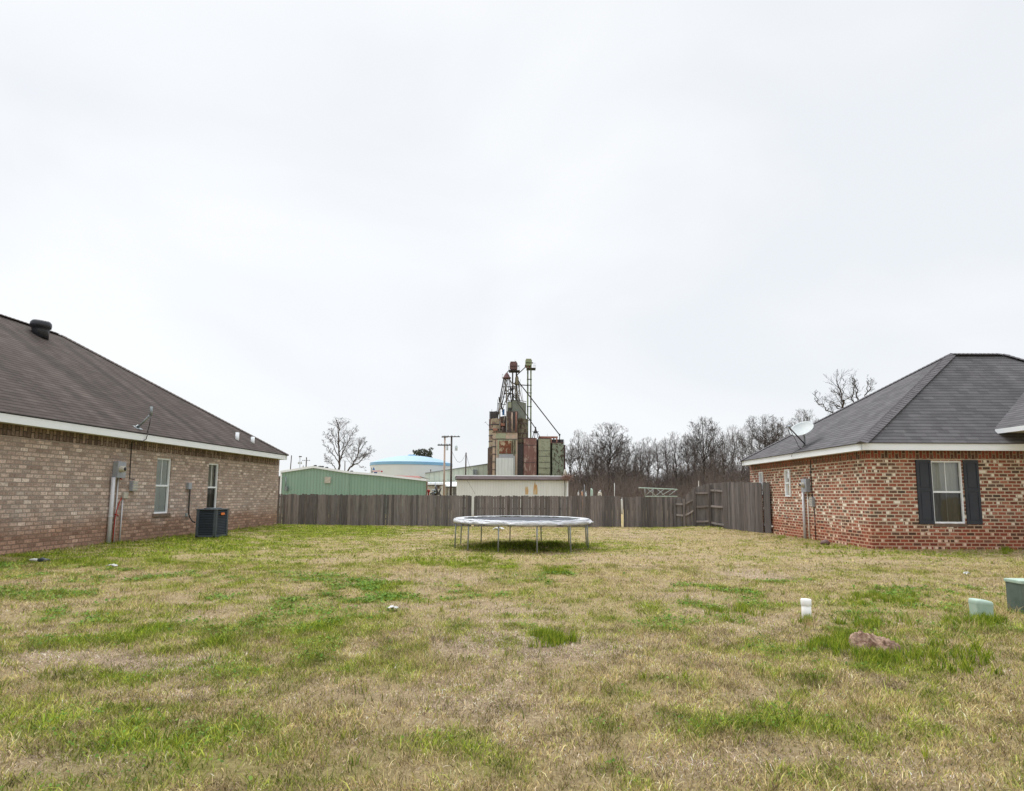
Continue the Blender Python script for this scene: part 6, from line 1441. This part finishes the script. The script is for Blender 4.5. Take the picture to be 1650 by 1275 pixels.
bare_tree('bare tree rising behind the grey roof of the red brick house', 1366, 600, 44, 54, 12, limbs=[
    ([(1370, 800), (1368, 740), (1366, 700), (1362, 664), (1357, 645), (1354, 634), (1348, 612)], 2.6), ([(1364, 690), (1350, 672), (1342, 666), (1330, 659), (1318, 648), (1311, 636)], 1.5), ([(1362, 682), (1356, 664), (1345, 650), (1333, 645)], 1.1),
    ([(1368, 700), (1376, 655), (1374, 640), (1375, 622), (1374, 608)], 1.4), ([(1370, 700), (1384, 650), (1380, 634), (1378, 618), (1377, 606)], 1.4), ([(1372, 700), (1393, 645), (1398, 630), (1406, 620), (1413, 611)], 1.3), ([(1357, 636), (1360, 622), (1358, 612)], 0.7), ([(1396, 633), (1398, 620), (1398, 606)], 0.7), ([(1353, 636), (1346, 632), (1340, 630)], 0.6)],
    mtl=M['bark_d'], twig=0.005, kids=3, group='bare trees at the red house', env=(1362, 655, 60, 66), sub_len=0.5)
TL = [('slim bare tree just right of the grain bins', 933, 692, 78, 16, 21, 0.3, 5), ('broad bare tree with a wide rounded crown, tallest left of the truss', 981, 682, 70, 38, 22, 0.25, 6), ('bare tree with two upright stems right of the broad rounded one', 1006, 708, 82, 20, 23, 0.25, 5),
      ('thin bare tree at the middle dip of the treeline', 1044, 703, 88, 20, 24, 0.3, 5), ('bare tree with a dark straight trunk above the metal truss', 1088, 694, 72, 22, 25, 0.45, 5), ('bare tree with small crown leaning between truss and dark trunk tree', 1060, 712, 76, 22, 26, 0.22, 5),
      ('large bare tree with a dense rounded crown above the angled fence', 1134, 671, 66, 32, 27, 0.25, 7), ('reddish bare tree behind the angled fence', 1166, 694, 74, 24, 28, 0.25, 6), ('slim bare tree at the left shoulder of the large rounded crown', 1108, 700, 84, 16, 29, 0.3, 5),
      ('large bare tree with spreading fans of branches beside the red house', 1231, 667, 60, 44, 30, 0.22, 7), ('bare tree close behind the far eave of the red house', 1196, 690, 78, 22, 31, 0.25, 5), ('bare tree with a fine twiggy top seen just behind the satellite dish', 1297, 659, 62, 28, 32, 0.3, 6),
      ('low bare tree beside the pale vent pipe', 918, 716, 88, 14, 33, 0.25, 5), ('bare tree among the brush under the broad rounded crown', 958, 712, 86, 18, 34, 0.25, 5), ('bare tree near the eave end of the red house, low crown', 1254, 682, 72, 30, 35, 0.25, 6)]
for lab, px, yt, Yt_, hw, sd__, sp, nl in TL:
    bare_tree(lab, px, yt, Yt_, hw, sd__, kids=4, mtl=M['bark_d'] if sd__ in (22, 25, 27, 30) else M['bark'], maxl=5 if hw > 27 else 4, twig=Yt_*0.00010, fan=(770 if hw > 18 else 764, 772 if hw > 18 else 768, 9 if hw > 27 else 7, 0), r0px=1.5 if hw > 27 else 1.0, sub_len=0.9 if hw > 27 else 1.0)
FILL = [('slender bare tree touching the left side of the broad rounded crown', 946, 700, 90, 15, 41), ('slender bare tree in the hollow between the broad crown and the dip', 1024, 712, 92, 15, 42), ('thin bare tree with a low crown above the left end of the truss', 1034, 722, 84, 14, 43), ('thin bare tree directly above the right half of the truss', 1074, 706, 94, 17, 44),
        ('slender bare tree touching the left of the large rounded crown', 1120, 690, 92, 17, 45), ('slim bare tree filling the gap right of the large rounded crown', 1150, 684, 90, 18, 46), ('slim bare tree above the tall fence corner', 1180, 686, 88, 18, 47), ('bare tree top just left of the fanning tree', 1210, 680, 90, 20, 48), ('bare tree filling between fanning tree and red house eave', 1243, 676, 92, 24, 49), ('low thin bare tree over the junk pile', 970, 716, 94, 20, 50), ('low thin bare tree right of the white marker post', 996, 700, 90, 18, 51), ('bare tree top showing left of the satellite dish', 1272, 678, 84, 22, 52)]
for lab, px, yt, Yt_, hw, sd__ in FILL:
    bare_tree(lab, px, yt, Yt_, hw, sd__, kids=4, mtl=M['bark'], maxl=4, twig=Yt_*0.00008, fan=(772, 778, 7, 0), r0px=1.0)
# evergreen behind the tank
t = thing('evergreen_tree', 'dark evergreen tree top showing above the blue water tank dome', 'tree', V((P(682, 797, 190).x, 190, 0)))
Ye = 190.0; rg = random.Random(3)
mb = MB(); a = P(684, 737, Ye); mb.tube([V((a.x, Ye, -0.3)), P(684, 728, Ye)], [0.45, 0.2], 8); mb.build('trunk', M['bark_d'], t)
mb = MB(); me_t = []
for k in range(520):
    x = rg.uniform(0, 1); spk = 3.0*abs(math.sin(x*17+0.6))+rg.uniform(-1, 1); topy = 731-5.5*math.sin(math.pi*min(1, x*1.1))**0.6-spk*0.5 - (4 if 0.84 < x < 0.93 else 0)
    px = 667+x*29; py = rg.uniform(topy, 745); c = P(px, py, Ye+rg.uniform(-3, 3)); sz = rg.uniform(0.25, 0.7)
    for _ in range(4):
        d1 = V((rg.gauss(0, 1), rg.gauss(0, 1), rg.gauss(0, 1)+0.5)).normalized()*sz; d2 = V((rg.gauss(0, 1), rg.gauss(0, 1), rg.gauss(0, 1))).normalized()*sz*0.4; mb.face([c-d2, c+d2, c+d1+d2*0.2, c+d1-d2*0.2])
for px, py in ((665.8, 727.5), (666.8, 728.8), (694.5, 722.5), (696, 724)):
    for _ in range(20):
        c = P(px+rg.gauss(0, .8), py+rg.gauss(0, .8), Ye); d1 = V((rg.gauss(0, 1), rg.gauss(0, 1), rg.gauss(0, 1))).normalized()*0.4; d2 = V((rg.gauss(0, 1), 0, rg.gauss(0, 1))).normalized()*.2; mb.face([c-d2, c+d2, c+d1])
mb.build('crown', mat('evergreen', (0.045, 0.055, 0.040), 0.9, (0.10, 0.105, 0.08), 2), t)

# thicket: brown brush massed under the treeline
rs = np.random.RandomState(12)
def brush(name, label, n, px0, px1, Y0, Y1, h0, h1, seed, tint0, rscale=1.0, topf=None, loc=(0, 0, 0)):
    rs = np.random.RandomState(seed); segs = []; tin = []
    for i in range(n):
        px = rs.uniform(px0, px1); Yb = rs.uniform(Y0, Y1); b0 = P(px, 797, Yb); hmax = topf(px)*Yb/F if topf else h1
        clump = 0.55+0.45*float(vnoise(np.array(px*0.06+seed), np.array(Yb*0.2)))+rs.normal()*0.06
        h = hmax*rs.uniform(0.35, 1.0)**0.6*clump; p = V((b0.x, Yb, -0.1)); d = V((rs.normal()*0.16, rs.normal()*0.16, 1)).normalized(); r = Yb*rs.uniform(0.00014, 0.00034)*rscale
        k = rs.uniform(0.6, 1.35); tn = (tint0[0]*k, tint0[1]*k*rs.uniform(0.93, 1.03), tint0[2]*k*rs.uniform(0.9, 1.05)); m_ = 4
        for j in range(m_):
            d = (d+V((rs.normal()*0.16, rs.normal()*0.16, 0.05))).normalized(); q = p+d*(h/m_); segs.append((p, q, r*(1-j*0.2), r*(0.8-j*0.2)+0.002)); tin.append(tn)
            if j >= 1:
                for _ in range(2):
                    dd2 = (d+V((rs.normal()*0.6, rs.normal()*0.6, rs.normal()*0.3))).normalized(); segs.append((q, q+dd2*h*rs.uniform(0.10, 0.3), r*0.55, r*0.2)); tin.append(tn)
            p = q
    return tag(prisms(name, segs, M['brush'], None, loc=loc, tint=tin), label, None, kind='stuff')
def top1(px):   # height of the brush mass above the horizon, photo pixels
    return 72+13*math.sin(px*0.045+1)+9*math.sin(px*0.11+2)+ (20 if px > 1130 else 0)
brush('brush_thicket', None, 7500, 905, 1330, 84, 100, 0, 0, 5, (0.15, 0.125, 0.112), 1.5, top1)
brush('brush_thicket', None, 3000, 905, 1300, 62, 80, 0, 0, 6, (0.17, 0.14, 0.125), 0.9, lambda px: top1(px)*0.8)
def back(name, px0, px1, Y, hf, tint, n=260, kind='stuff'):
    """far wood behind everything: a dense mass of short strokes with a ragged top"""
    return brush(name, None, n, px0, px1, Y, Y+14, 0, 0, 9, tint, 6.0, hf)
back('far_wood', 880, 1400, 108, lambda px: 44+8*math.sin(px*.07), (0.125, 0.105, 0.098), 3600)
back('far_wood', 0, 700, 230, lambda px: 20+4*math.sin(px*.05), (0.10, 0.085, 0.075), 1500)

# metal truss and junk beyond the fence
Y = 52.0
t = thing('metal_truss', 'pale green metal truss lying beyond the right fence', 'truss', P(1060, 797, Y))
mb = MB(); ptube(mb, [(1029, 786.2), (1091, 788.8)], 0.75, Y); mb.build('top_chord', M['pedestal'], t)
mb = MB(); ptube(mb, [(1039, 800), (1091, 800)], 0.6, Y); mb.build('bottom_chord', M['pedestal'], t)
for a, b_ in (((1038.5, 786), (1039, 800)), ((1041, 797), (1052, 788)), ((1043, 788), (1056, 799)), ((1052, 788), (1051, 799)), ((1056, 799), (1070, 788)), ((1058, 788), (1071, 799)), ((1066, 798), (1084, 787.5)), ((1078, 798), (1090, 789)), ((1029, 785), (1029.3, 788))):
    mb = MB(); ptube(mb, [a, b_], 0.45, Y); mb.build('web_bar', M['dish'], t)
def post(label, px, y0, Y, r, m, name='marker_post', cat='post'):
    mb = MB(); b0_ = P(px, 800, Y); b0_.z = -0.2; mb.tube([b0_, P(px, y0, Y)], r*Y/F, 8); tag(mb.build(name, m, None, loc=V((b0_.x, Y, 0))), label, cat)
post('thin white post standing beyond the fence, right of the junk pile', 989.5, 778.5, 50, 0.45, M['litter'])
post('thin pale post just above the angled fence', 1125.2, 775, 40, 0.6, M['beigebox'])
post('tall thin grey post in front of the brush, left of the junk pile', 941, 781, 55, 0.35, M['galv_d'])
jr = random.Random(4)
JK = [(931.5, 793, 2.6, 4, 'white bucket in the junk beyond the fence', M['litter']), (937.5, 792, 3.2, 4, 'orange tan drum in the junk beyond the fence', mat('tan_drum', (0.5, 0.3, 0.2), 0.6)), (943.5, 793.5, 3, 3, 'pale blue tub in the junk beyond the fence', M['transf']),
      (953, 787, 4.4, 9, 'green and white machine standing in the junk beyond the fence', M['pedestal']), (966, 792.5, 7, 3.2, 'low cream crate in the junk beyond the fence', M['beigebox']), (1001.5, 804, 3.5, 3.5, 'white lump seen through the right fence gap', M['litter'])]
for px, py, w_, h, lab, m_ in JK:
    Yj = 48.0; s = Yj/F; c = P(px, py+h, Yj); c.z = max(c.z, 0); zt_ = P(px, py, Yj).z
    t = thing('yard_junk', lab, 'junk', V((c.x, Yj, 0)), 'junk beyond the fence')
    mb = MB(); r = w_*s/2; mb.lathe((c.x, Yj, 0), [(r*0.9, -0.1), (r, zt_*0.5), (r*0.95, zt_*0.92), (r*0.6, zt_)], 9); mb.build('body', m_, t, bevel=0)
    mb = MB(); mb.lathe((c.x+r*0.2, Yj-0.02, zt_*0.98), [(r*0.5, 0), (r*0.35, 0.12), (0.02, 0.16)], 8); mb.build('top_part', M['dark'] if 'machine' in lab else M['galv'], t)
mb = MB(); c = P(722, 797, 50)
Y = 57.0
t = thing('stored_machine', 'rusty red and dark farm machine parts beside the cream outbuilding', 'machine', V((P(695, 797, Y).x, Y, 0)))
mb = MB(); mb.lathe(P(690, 791.5, Y), [(0.05, -.15), (0.16, -.1), (0.16, .1), (0.05, .15)], 14, axis=V((0, 1, 0))); ptube(mb, [(690, 793, Y), (690, 800, Y)], 1.2, Y); mb.build('red_hub', M['red'], t)
mb = MB()
for k in range(14): c = P(703+jr.uniform(-6, 5), 795+jr.uniform(-3, 2), Y+jr.uniform(-.5, .5)); d = V((jr.gauss(0, .3), 0, jr.gauss(0, .3))); mb.tube([c, c+d], jr.uniform(.05, .12), 6)
mb.build('dark_parts', M['dark'], t)
mb = MB(); 
for k in range(8): c = P(700+jr.uniform(-3, 6), 794+jr.uniform(-3, 2), Y-.4); mb.lathe(c, [(0.02, 0), (0.13, 0.03), (0.10, 0.14), (0.01, .15)], 8)
mb.build('grey_parts', M['galv'], t)

# ================================================================== GRASS (blades, real geometry)
def grass_zone(n, y0, y1, rs, hmul=1.0):
    """random points in the part of the yard that can be seen, uniform over the ground"""
    y = np.sqrt(rs.rand(n)*(y1*y1-y0*y0)+y0*y0); x = (rs.rand(n)*2-1)*(y*0.94+0.8)
    return x, y
def in_house(x, y):
    a = (x-PL.A.x)*PL.n.x+(y-PL.A.y)*PL.n.y; b_ = (x-PR.A.x)*PR.n.x+(y-PR.A.y)*PR.n.y
    c = (x-FR.A.x)*FR.n.x+(y-FR.A.y)*FR.n.y
    bad = (a < 0.0) & (y < 27); bad |= (((x-ROCK.x-0.02)/0.25)**2+((y-ROCK.y-0.10)/0.20)**2) < 1; bad |= (b_ < 0.0) & (c < 0.0)
    return bad
def blades(name, x, y, h, wd, lean, col, rs, seg2, label=None):
    n = len(x); z = gz(x, y)-0.004; a = rs.rand(n)*2*np.pi
    la = rs.rand(n)*2*np.pi; dx, dy = np.cos(a)*wd/2, np.sin(a)*wd/2; lx, ly = np.cos(la)*lean, np.sin(la)*lean
    if seg2:
        vs = np.zeros((n, 5, 3)); vs[:, 0] = np.stack([x-dx, y-dy, z], 1); vs[:, 1] = np.stack([x+dx, y+dy, z], 1)
        mx, my, mz = x+lx*0.4, y+ly*0.4, z+h*0.62
        vs[:, 2] = np.stack([mx-dx*.8, my-dy*.8, mz], 1); vs[:, 3] = np.stack([mx+dx*.8, my+dy*.8, mz], 1); vs[:, 4] = np.stack([x+lx, y+ly, z+h*np.where(lean > h*1.1, 0.75, 1.0)], 1)
        k = 5; b_ = (np.arange(n)*5)[:, None]
        fl = np.concatenate([b_, b_+1, b_+3, b_+2, b_+2, b_+3, b_+4], 1).ravel(); ls = (np.arange(n)*7)[:, None]+np.array([[0, 4]])
    else:
        k = 3; vs = np.zeros((n, 3, 3)); vs[:, 0] = np.stack([x-dx, y-dy, z], 1); vs[:, 1] = np.stack([x+dx, y+dy, z], 1); vs[:, 2] = np.stack([x+lx, y+ly, z+h], 1)
        fl = np.arange(n*3); ls = (np.arange(n)*3)[:, None]
    me = bpy.data.meshes.new(name); me.vertices.add(n*k); me.vertices.foreach_set('co', vs.astype(np.float32).ravel())
    me.loops.add(len(fl)); me.loops.foreach_set('vertex_index', fl.astype(np.int32)); me.polygons.add(ls.size); me.polygons.foreach_set('loop_start', ls.ravel().astype(np.int32))
    me.update(calc_edges=False)
    cc = np.repeat(np.concatenate([col, np.ones((n, 1))], 1), k, 0)
    ca = me.color_attributes.new('tint', 'FLOAT_COLOR', 'POINT'); ca.data.foreach_set('color', cc.astype(np.float32).ravel())
    me.materials.append(M['blade']); o = bpy.data.objects.new(name, me); COL.objects.link(o); tag(o, label, None, kind='stuff'); return o
M['blade'] = attr_mat('grass_blade', 0.75, trans=0.25, spec=0.15)
PAL_G = np.array([(0.16, 0.24, 0.018), (0.23, 0.31, 0.025), (0.33, 0.39, 0.045), (0.09, 0.165, 0.018), (0.37, 0.38, 0.06)])
PAL_S = np.array([(0.56, 0.43, 0.215), (0.44, 0.33, 0.16), (0.68, 0.55, 0.31), (0.20, 0.15, 0.075), (0.50, 0.41, 0.19)])
PAL_D = np.array([(0.62, 0.48, 0.36), (0.42, 0.31, 0.235), (0.78, 0.65, 0.52), (0.15, 0.105, 0.08), (0.52, 0.39, 0.29)])
def sow(name, n, y0, y1, wd, seg2, seed, label=None):
    rs = np.random.RandomState(seed); x, y = grass_zone(n, y0, y1, rs)
    # clumping
    cl = fbm(x*4.0+9, y*4.0+3, 3)
    keep = (rs.rand(n) < np.clip(0.25+1.6*(cl-0.25), 0.15, 1)) & ~in_house(x, y) & (y < 29.3)
    x, y = x[keep], y[keep]; n = len(x); z = gz(x, y); g, d = masks(x, y, z)
    isg = rs.rand(n) < np.clip(0.12+0.95*g, 0, 0.95); isd = ~isg & (rs.rand(n) < np.clip(0.15+d*1.1, 0, 1))
    pick = np.minimum((rs.rand(n)*5).astype(int), 4)
    # neighbouring blades share a tone
    tn = (fbm(x*6+50, y*6+20, 2)-0.5)
    col = np.where(isg[:, None], PAL_G[pick], np.where(isd[:, None], PAL_D[pick], PAL_S[pick]))
    yel = np.clip(1-g*1.15, 0, 1)[:, None]*isg[:, None]*0.6
    col = col*(1-yel)+np.array([[0.37, 0.35, 0.11]])*yel
    col = np.clip(col*(1+1.1*tn[:, None])*rs.uniform(0.45, 1.45, (n, 1)), 0, 0.85)
    tall = sstep(0.60, 0.78, fbm(x*1.3+77, y*1.3+41, 3))
    h = rs.gamma(5, 0.2, n)*np.where(isg, 0.030+0.016*g+0.022*tall, np.where(isd, 0.016, 0.028+0.016*tall))
    und = np.exp(-(((x-0.33)/1.95)**2+((y-18.1)/1.95)**2)**3); h = h*(1+0.9*und)
    wl = (x-PL.A.x)*PL.n.x+(y-PL.A.y)*PL.n.y; wr = (x-PR.A.x)*PR.n.x+(y-PR.A.y)*PR.n.y; wf = (x-FR.A.x)*FR.n.x+(y-FR.A.y)*FR.n.y
    near = np.exp(-np.clip(wl, 0, 9)/0.12)*(y < 27)+np.exp(-np.clip(wr, 0, 9)/0.12)*((y > RC.y) & (y < RD.y))+np.exp(-np.clip(wf, 0, 9)/0.15)*(x > RC.x)
    h = h*(1+1.1*np.clip(near, 0, 1))
    lean = h*np.where(isd, rs.uniform(0.8, 2.6, n), rs.uniform(0.2, 1.5, n))
    w_ = wd*np.where(isg, 1.25, 1.0)*rs.uniform(0.7, 1.3, n)
    return blades(name, x, y, h, w_, lean, col, rs, seg2, label)
sow('grass', 620000, 2.6, 7.2, 0.0046, True, 1)
sow('grass', 460000, 7.2, 13.5, 0.008, False, 2)
sow('grass', 420000, 13.5, 29.3, 0.016, False, 3)
# taller tufts and rosettes of weeds
def tufts(name, spots, seed, hmin, hmax, cols, per, wd, rad, spreadk=0.7):
    rs = np.random.RandomState(seed); X, Y_, Hh, W_, L_, C_ = [], [], [], [], [], []
    for sx_, sy_, k in spots:
        m = max(3, int(per*k)); a = rs.rand(m)*6.283; r = rad*np.sqrt(k)*np.abs(rs.randn(m))*0.6
        X.append(sx_+np.cos(a)*r); Y_.append(sy_+np.sin(a)*r*0.8); h = rs.uniform(hmin, hmax, m)*min(1.4, k**0.3); Hh.append(h); W_.append(np.full(m, wd)*rs.uniform(.7, 1.4, m)); L_.append(h*rs.uniform(0.15, spreadk, m)); C_.append(cols[(rs.rand(m)*len(cols)).astype(int)]*rs.uniform(.7, 1.3, (m, 1)))
    c = lambda q: np.concatenate(q)
    x, y, h, w_, l_, cc = c(X), c(Y_), c(Hh), c(W_), c(L_), c(C_); ok = ~in_house(x, y)
    return blades(name, x[ok], y[ok], h[ok], w_[ok], l_[ok], cc[ok], rs, True)
def gp(px, py): q = GP(px, py, 0.03); return q.x, q.y
rs = np.random.RandomState(8)
sp1 = []
for cx_, cy_, sx_, sy_, nn_, k in [(890, 1030, 24, 7, 26, 1.2), (1345, 1042, 42, 10, 34, 1.2), (1425, 966, 60, 10, 30, .9), (1410, 1006, 50, 8, 24, .9), (1560, 1006, 40, 9, 26, 1.1), (1590, 1000, 22, 5, 20, 1.2), (1300, 1001, 14, 4, 8, .7), (905, 920, 25, 4, 16, .8), (1500, 1060, 90, 22, 50, 1.0),
                           (1180, 985, 40, 8, 18, .8), (1420, 1062, 40, 6, 24, 1.0), (700, 905, 60, 4, 30, .6), (780, 900, 22, 5, 22, .7), (1260, 868, 25, 2, 12, .7), (1345, 884, 60, 3, 20, .6), (1320, 880, 40, 3, 14, .6), (190, 880, 18, 3, 12, .8), (300, 872, 60, 3, 26, .6), (1160, 851, 14, 2, 12, .9), (1460, 893, 90, 3, 30, .6), (1618, 890, 8, 4, 14, 1.4)]:
    for _ in range(nn_): x, y = gp(cx_+rs.randn()*sx_*.6, cy_+rs.randn()*sy_*.6); sp1.append((x, y, k*rs.uniform(.5, 1.3)))
tufts('grass_tufts', sp1, 4, 0.05, 0.135, PAL_G, 34, 0.0065, 0.075)
sp2 = [(x_, y_, rs.uniform(.4, 1.1)) for x_, y_ in zip(*grass_zone(900, 2.8, 20, rs))]
tufts('grass_tufts', sp2, 5, 0.04, 0.11, np.concatenate([PAL_G, PAL_S[:3]]), 22, 0.006, 0.06)
sp3 = []
for cx_, cy_, sx_, sy_, nn_ in [(1610, 985, 16, 10, 26), (1560, 1018, 40, 9, 14), (1100, 1035, 120, 20, 14), (1450, 1000, 60, 14, 14), (1300, 1006, 16, 3, 8), (1025, 1030, 30, 6, 4), (1500, 1040, 60, 14, 12)]:
    for _ in range(nn_): x, y = gp(cx_+rs.randn()*sx_*.6, cy_+rs.randn()*sy_*.6); sp3.append((x, y, rs.uniform(.3, 1.0)))
tufts('dry_weeds', sp3, 6, 0.07, 0.20, PAL_S, 12, 0.005, 0.06, 1.3)
# low broad leaved clover patches
def clover(n, seed):
    rs = np.random.RandomState(seed); x, y = grass_zone(n*6, 2.8, 12, rs); g, d = masks(x, y, gz(x, y)); pm = fbm(x*1.1+91, y*1.1+13, 3)
    ok = (rs.rand(n*6) < np.clip((g-0.25)*1.3, 0, 1)*np.clip((pm-0.42)*5, 0, 1)) & ~in_house(x, y); x, y = x[ok][:n*2], y[ok][:n*2]; n = len(x); z = gz(x, y)+rs.uniform(0.012, 0.05, n); s_ = rs.uniform(0.007, 0.015, n)*np.clip(y/6, .8, 1.6)
    a = rs.rand(n)*6.283; tx, ty = rs.randn(n)*0.35, rs.randn(n)*0.35; vs = np.zeros((n, 5, 3))
    for k in range(5): xx, yy = np.cos(a+k*1.2566)*s_, np.sin(a+k*1.2566)*s_; vs[:, k] = np.stack([x+xx, y+yy, z+xx*tx+yy*ty], 1)
    me = bpy.data.meshes.new('clover'); me.vertices.add(n*5); me.vertices.foreach_set('co', vs.astype(np.float32).ravel()); me.loops.add(n*5); me.loops.foreach_set('vertex_index', np.arange(n*5, dtype=np.int32)); me.polygons.add(n); me.polygons.foreach_set('loop_start', np.arange(0, n*5, 5, dtype=np.int32)); me.update(calc_edges=False)
    col = np.array([(0.085, 0.18, 0.025), (0.13, 0.235, 0.035), (0.18, 0.28, 0.05)])[(rs.rand(n)*3).astype(int)]*rs.uniform(.75, 1.25, (n, 1)); cc = np.repeat(np.concatenate([col, np.ones((n, 1))], 1), 5, 0)
    ca = me.color_attributes.new('tint', 'FLOAT_COLOR', 'POINT'); ca.data.foreach_set('color', cc.astype(np.float32).ravel()); me.materials.append(M['blade']); o = bpy.data.objects.new('clover', me); COL.objects.link(o); tag(o, kind='stuff')
clover(30000, 3)
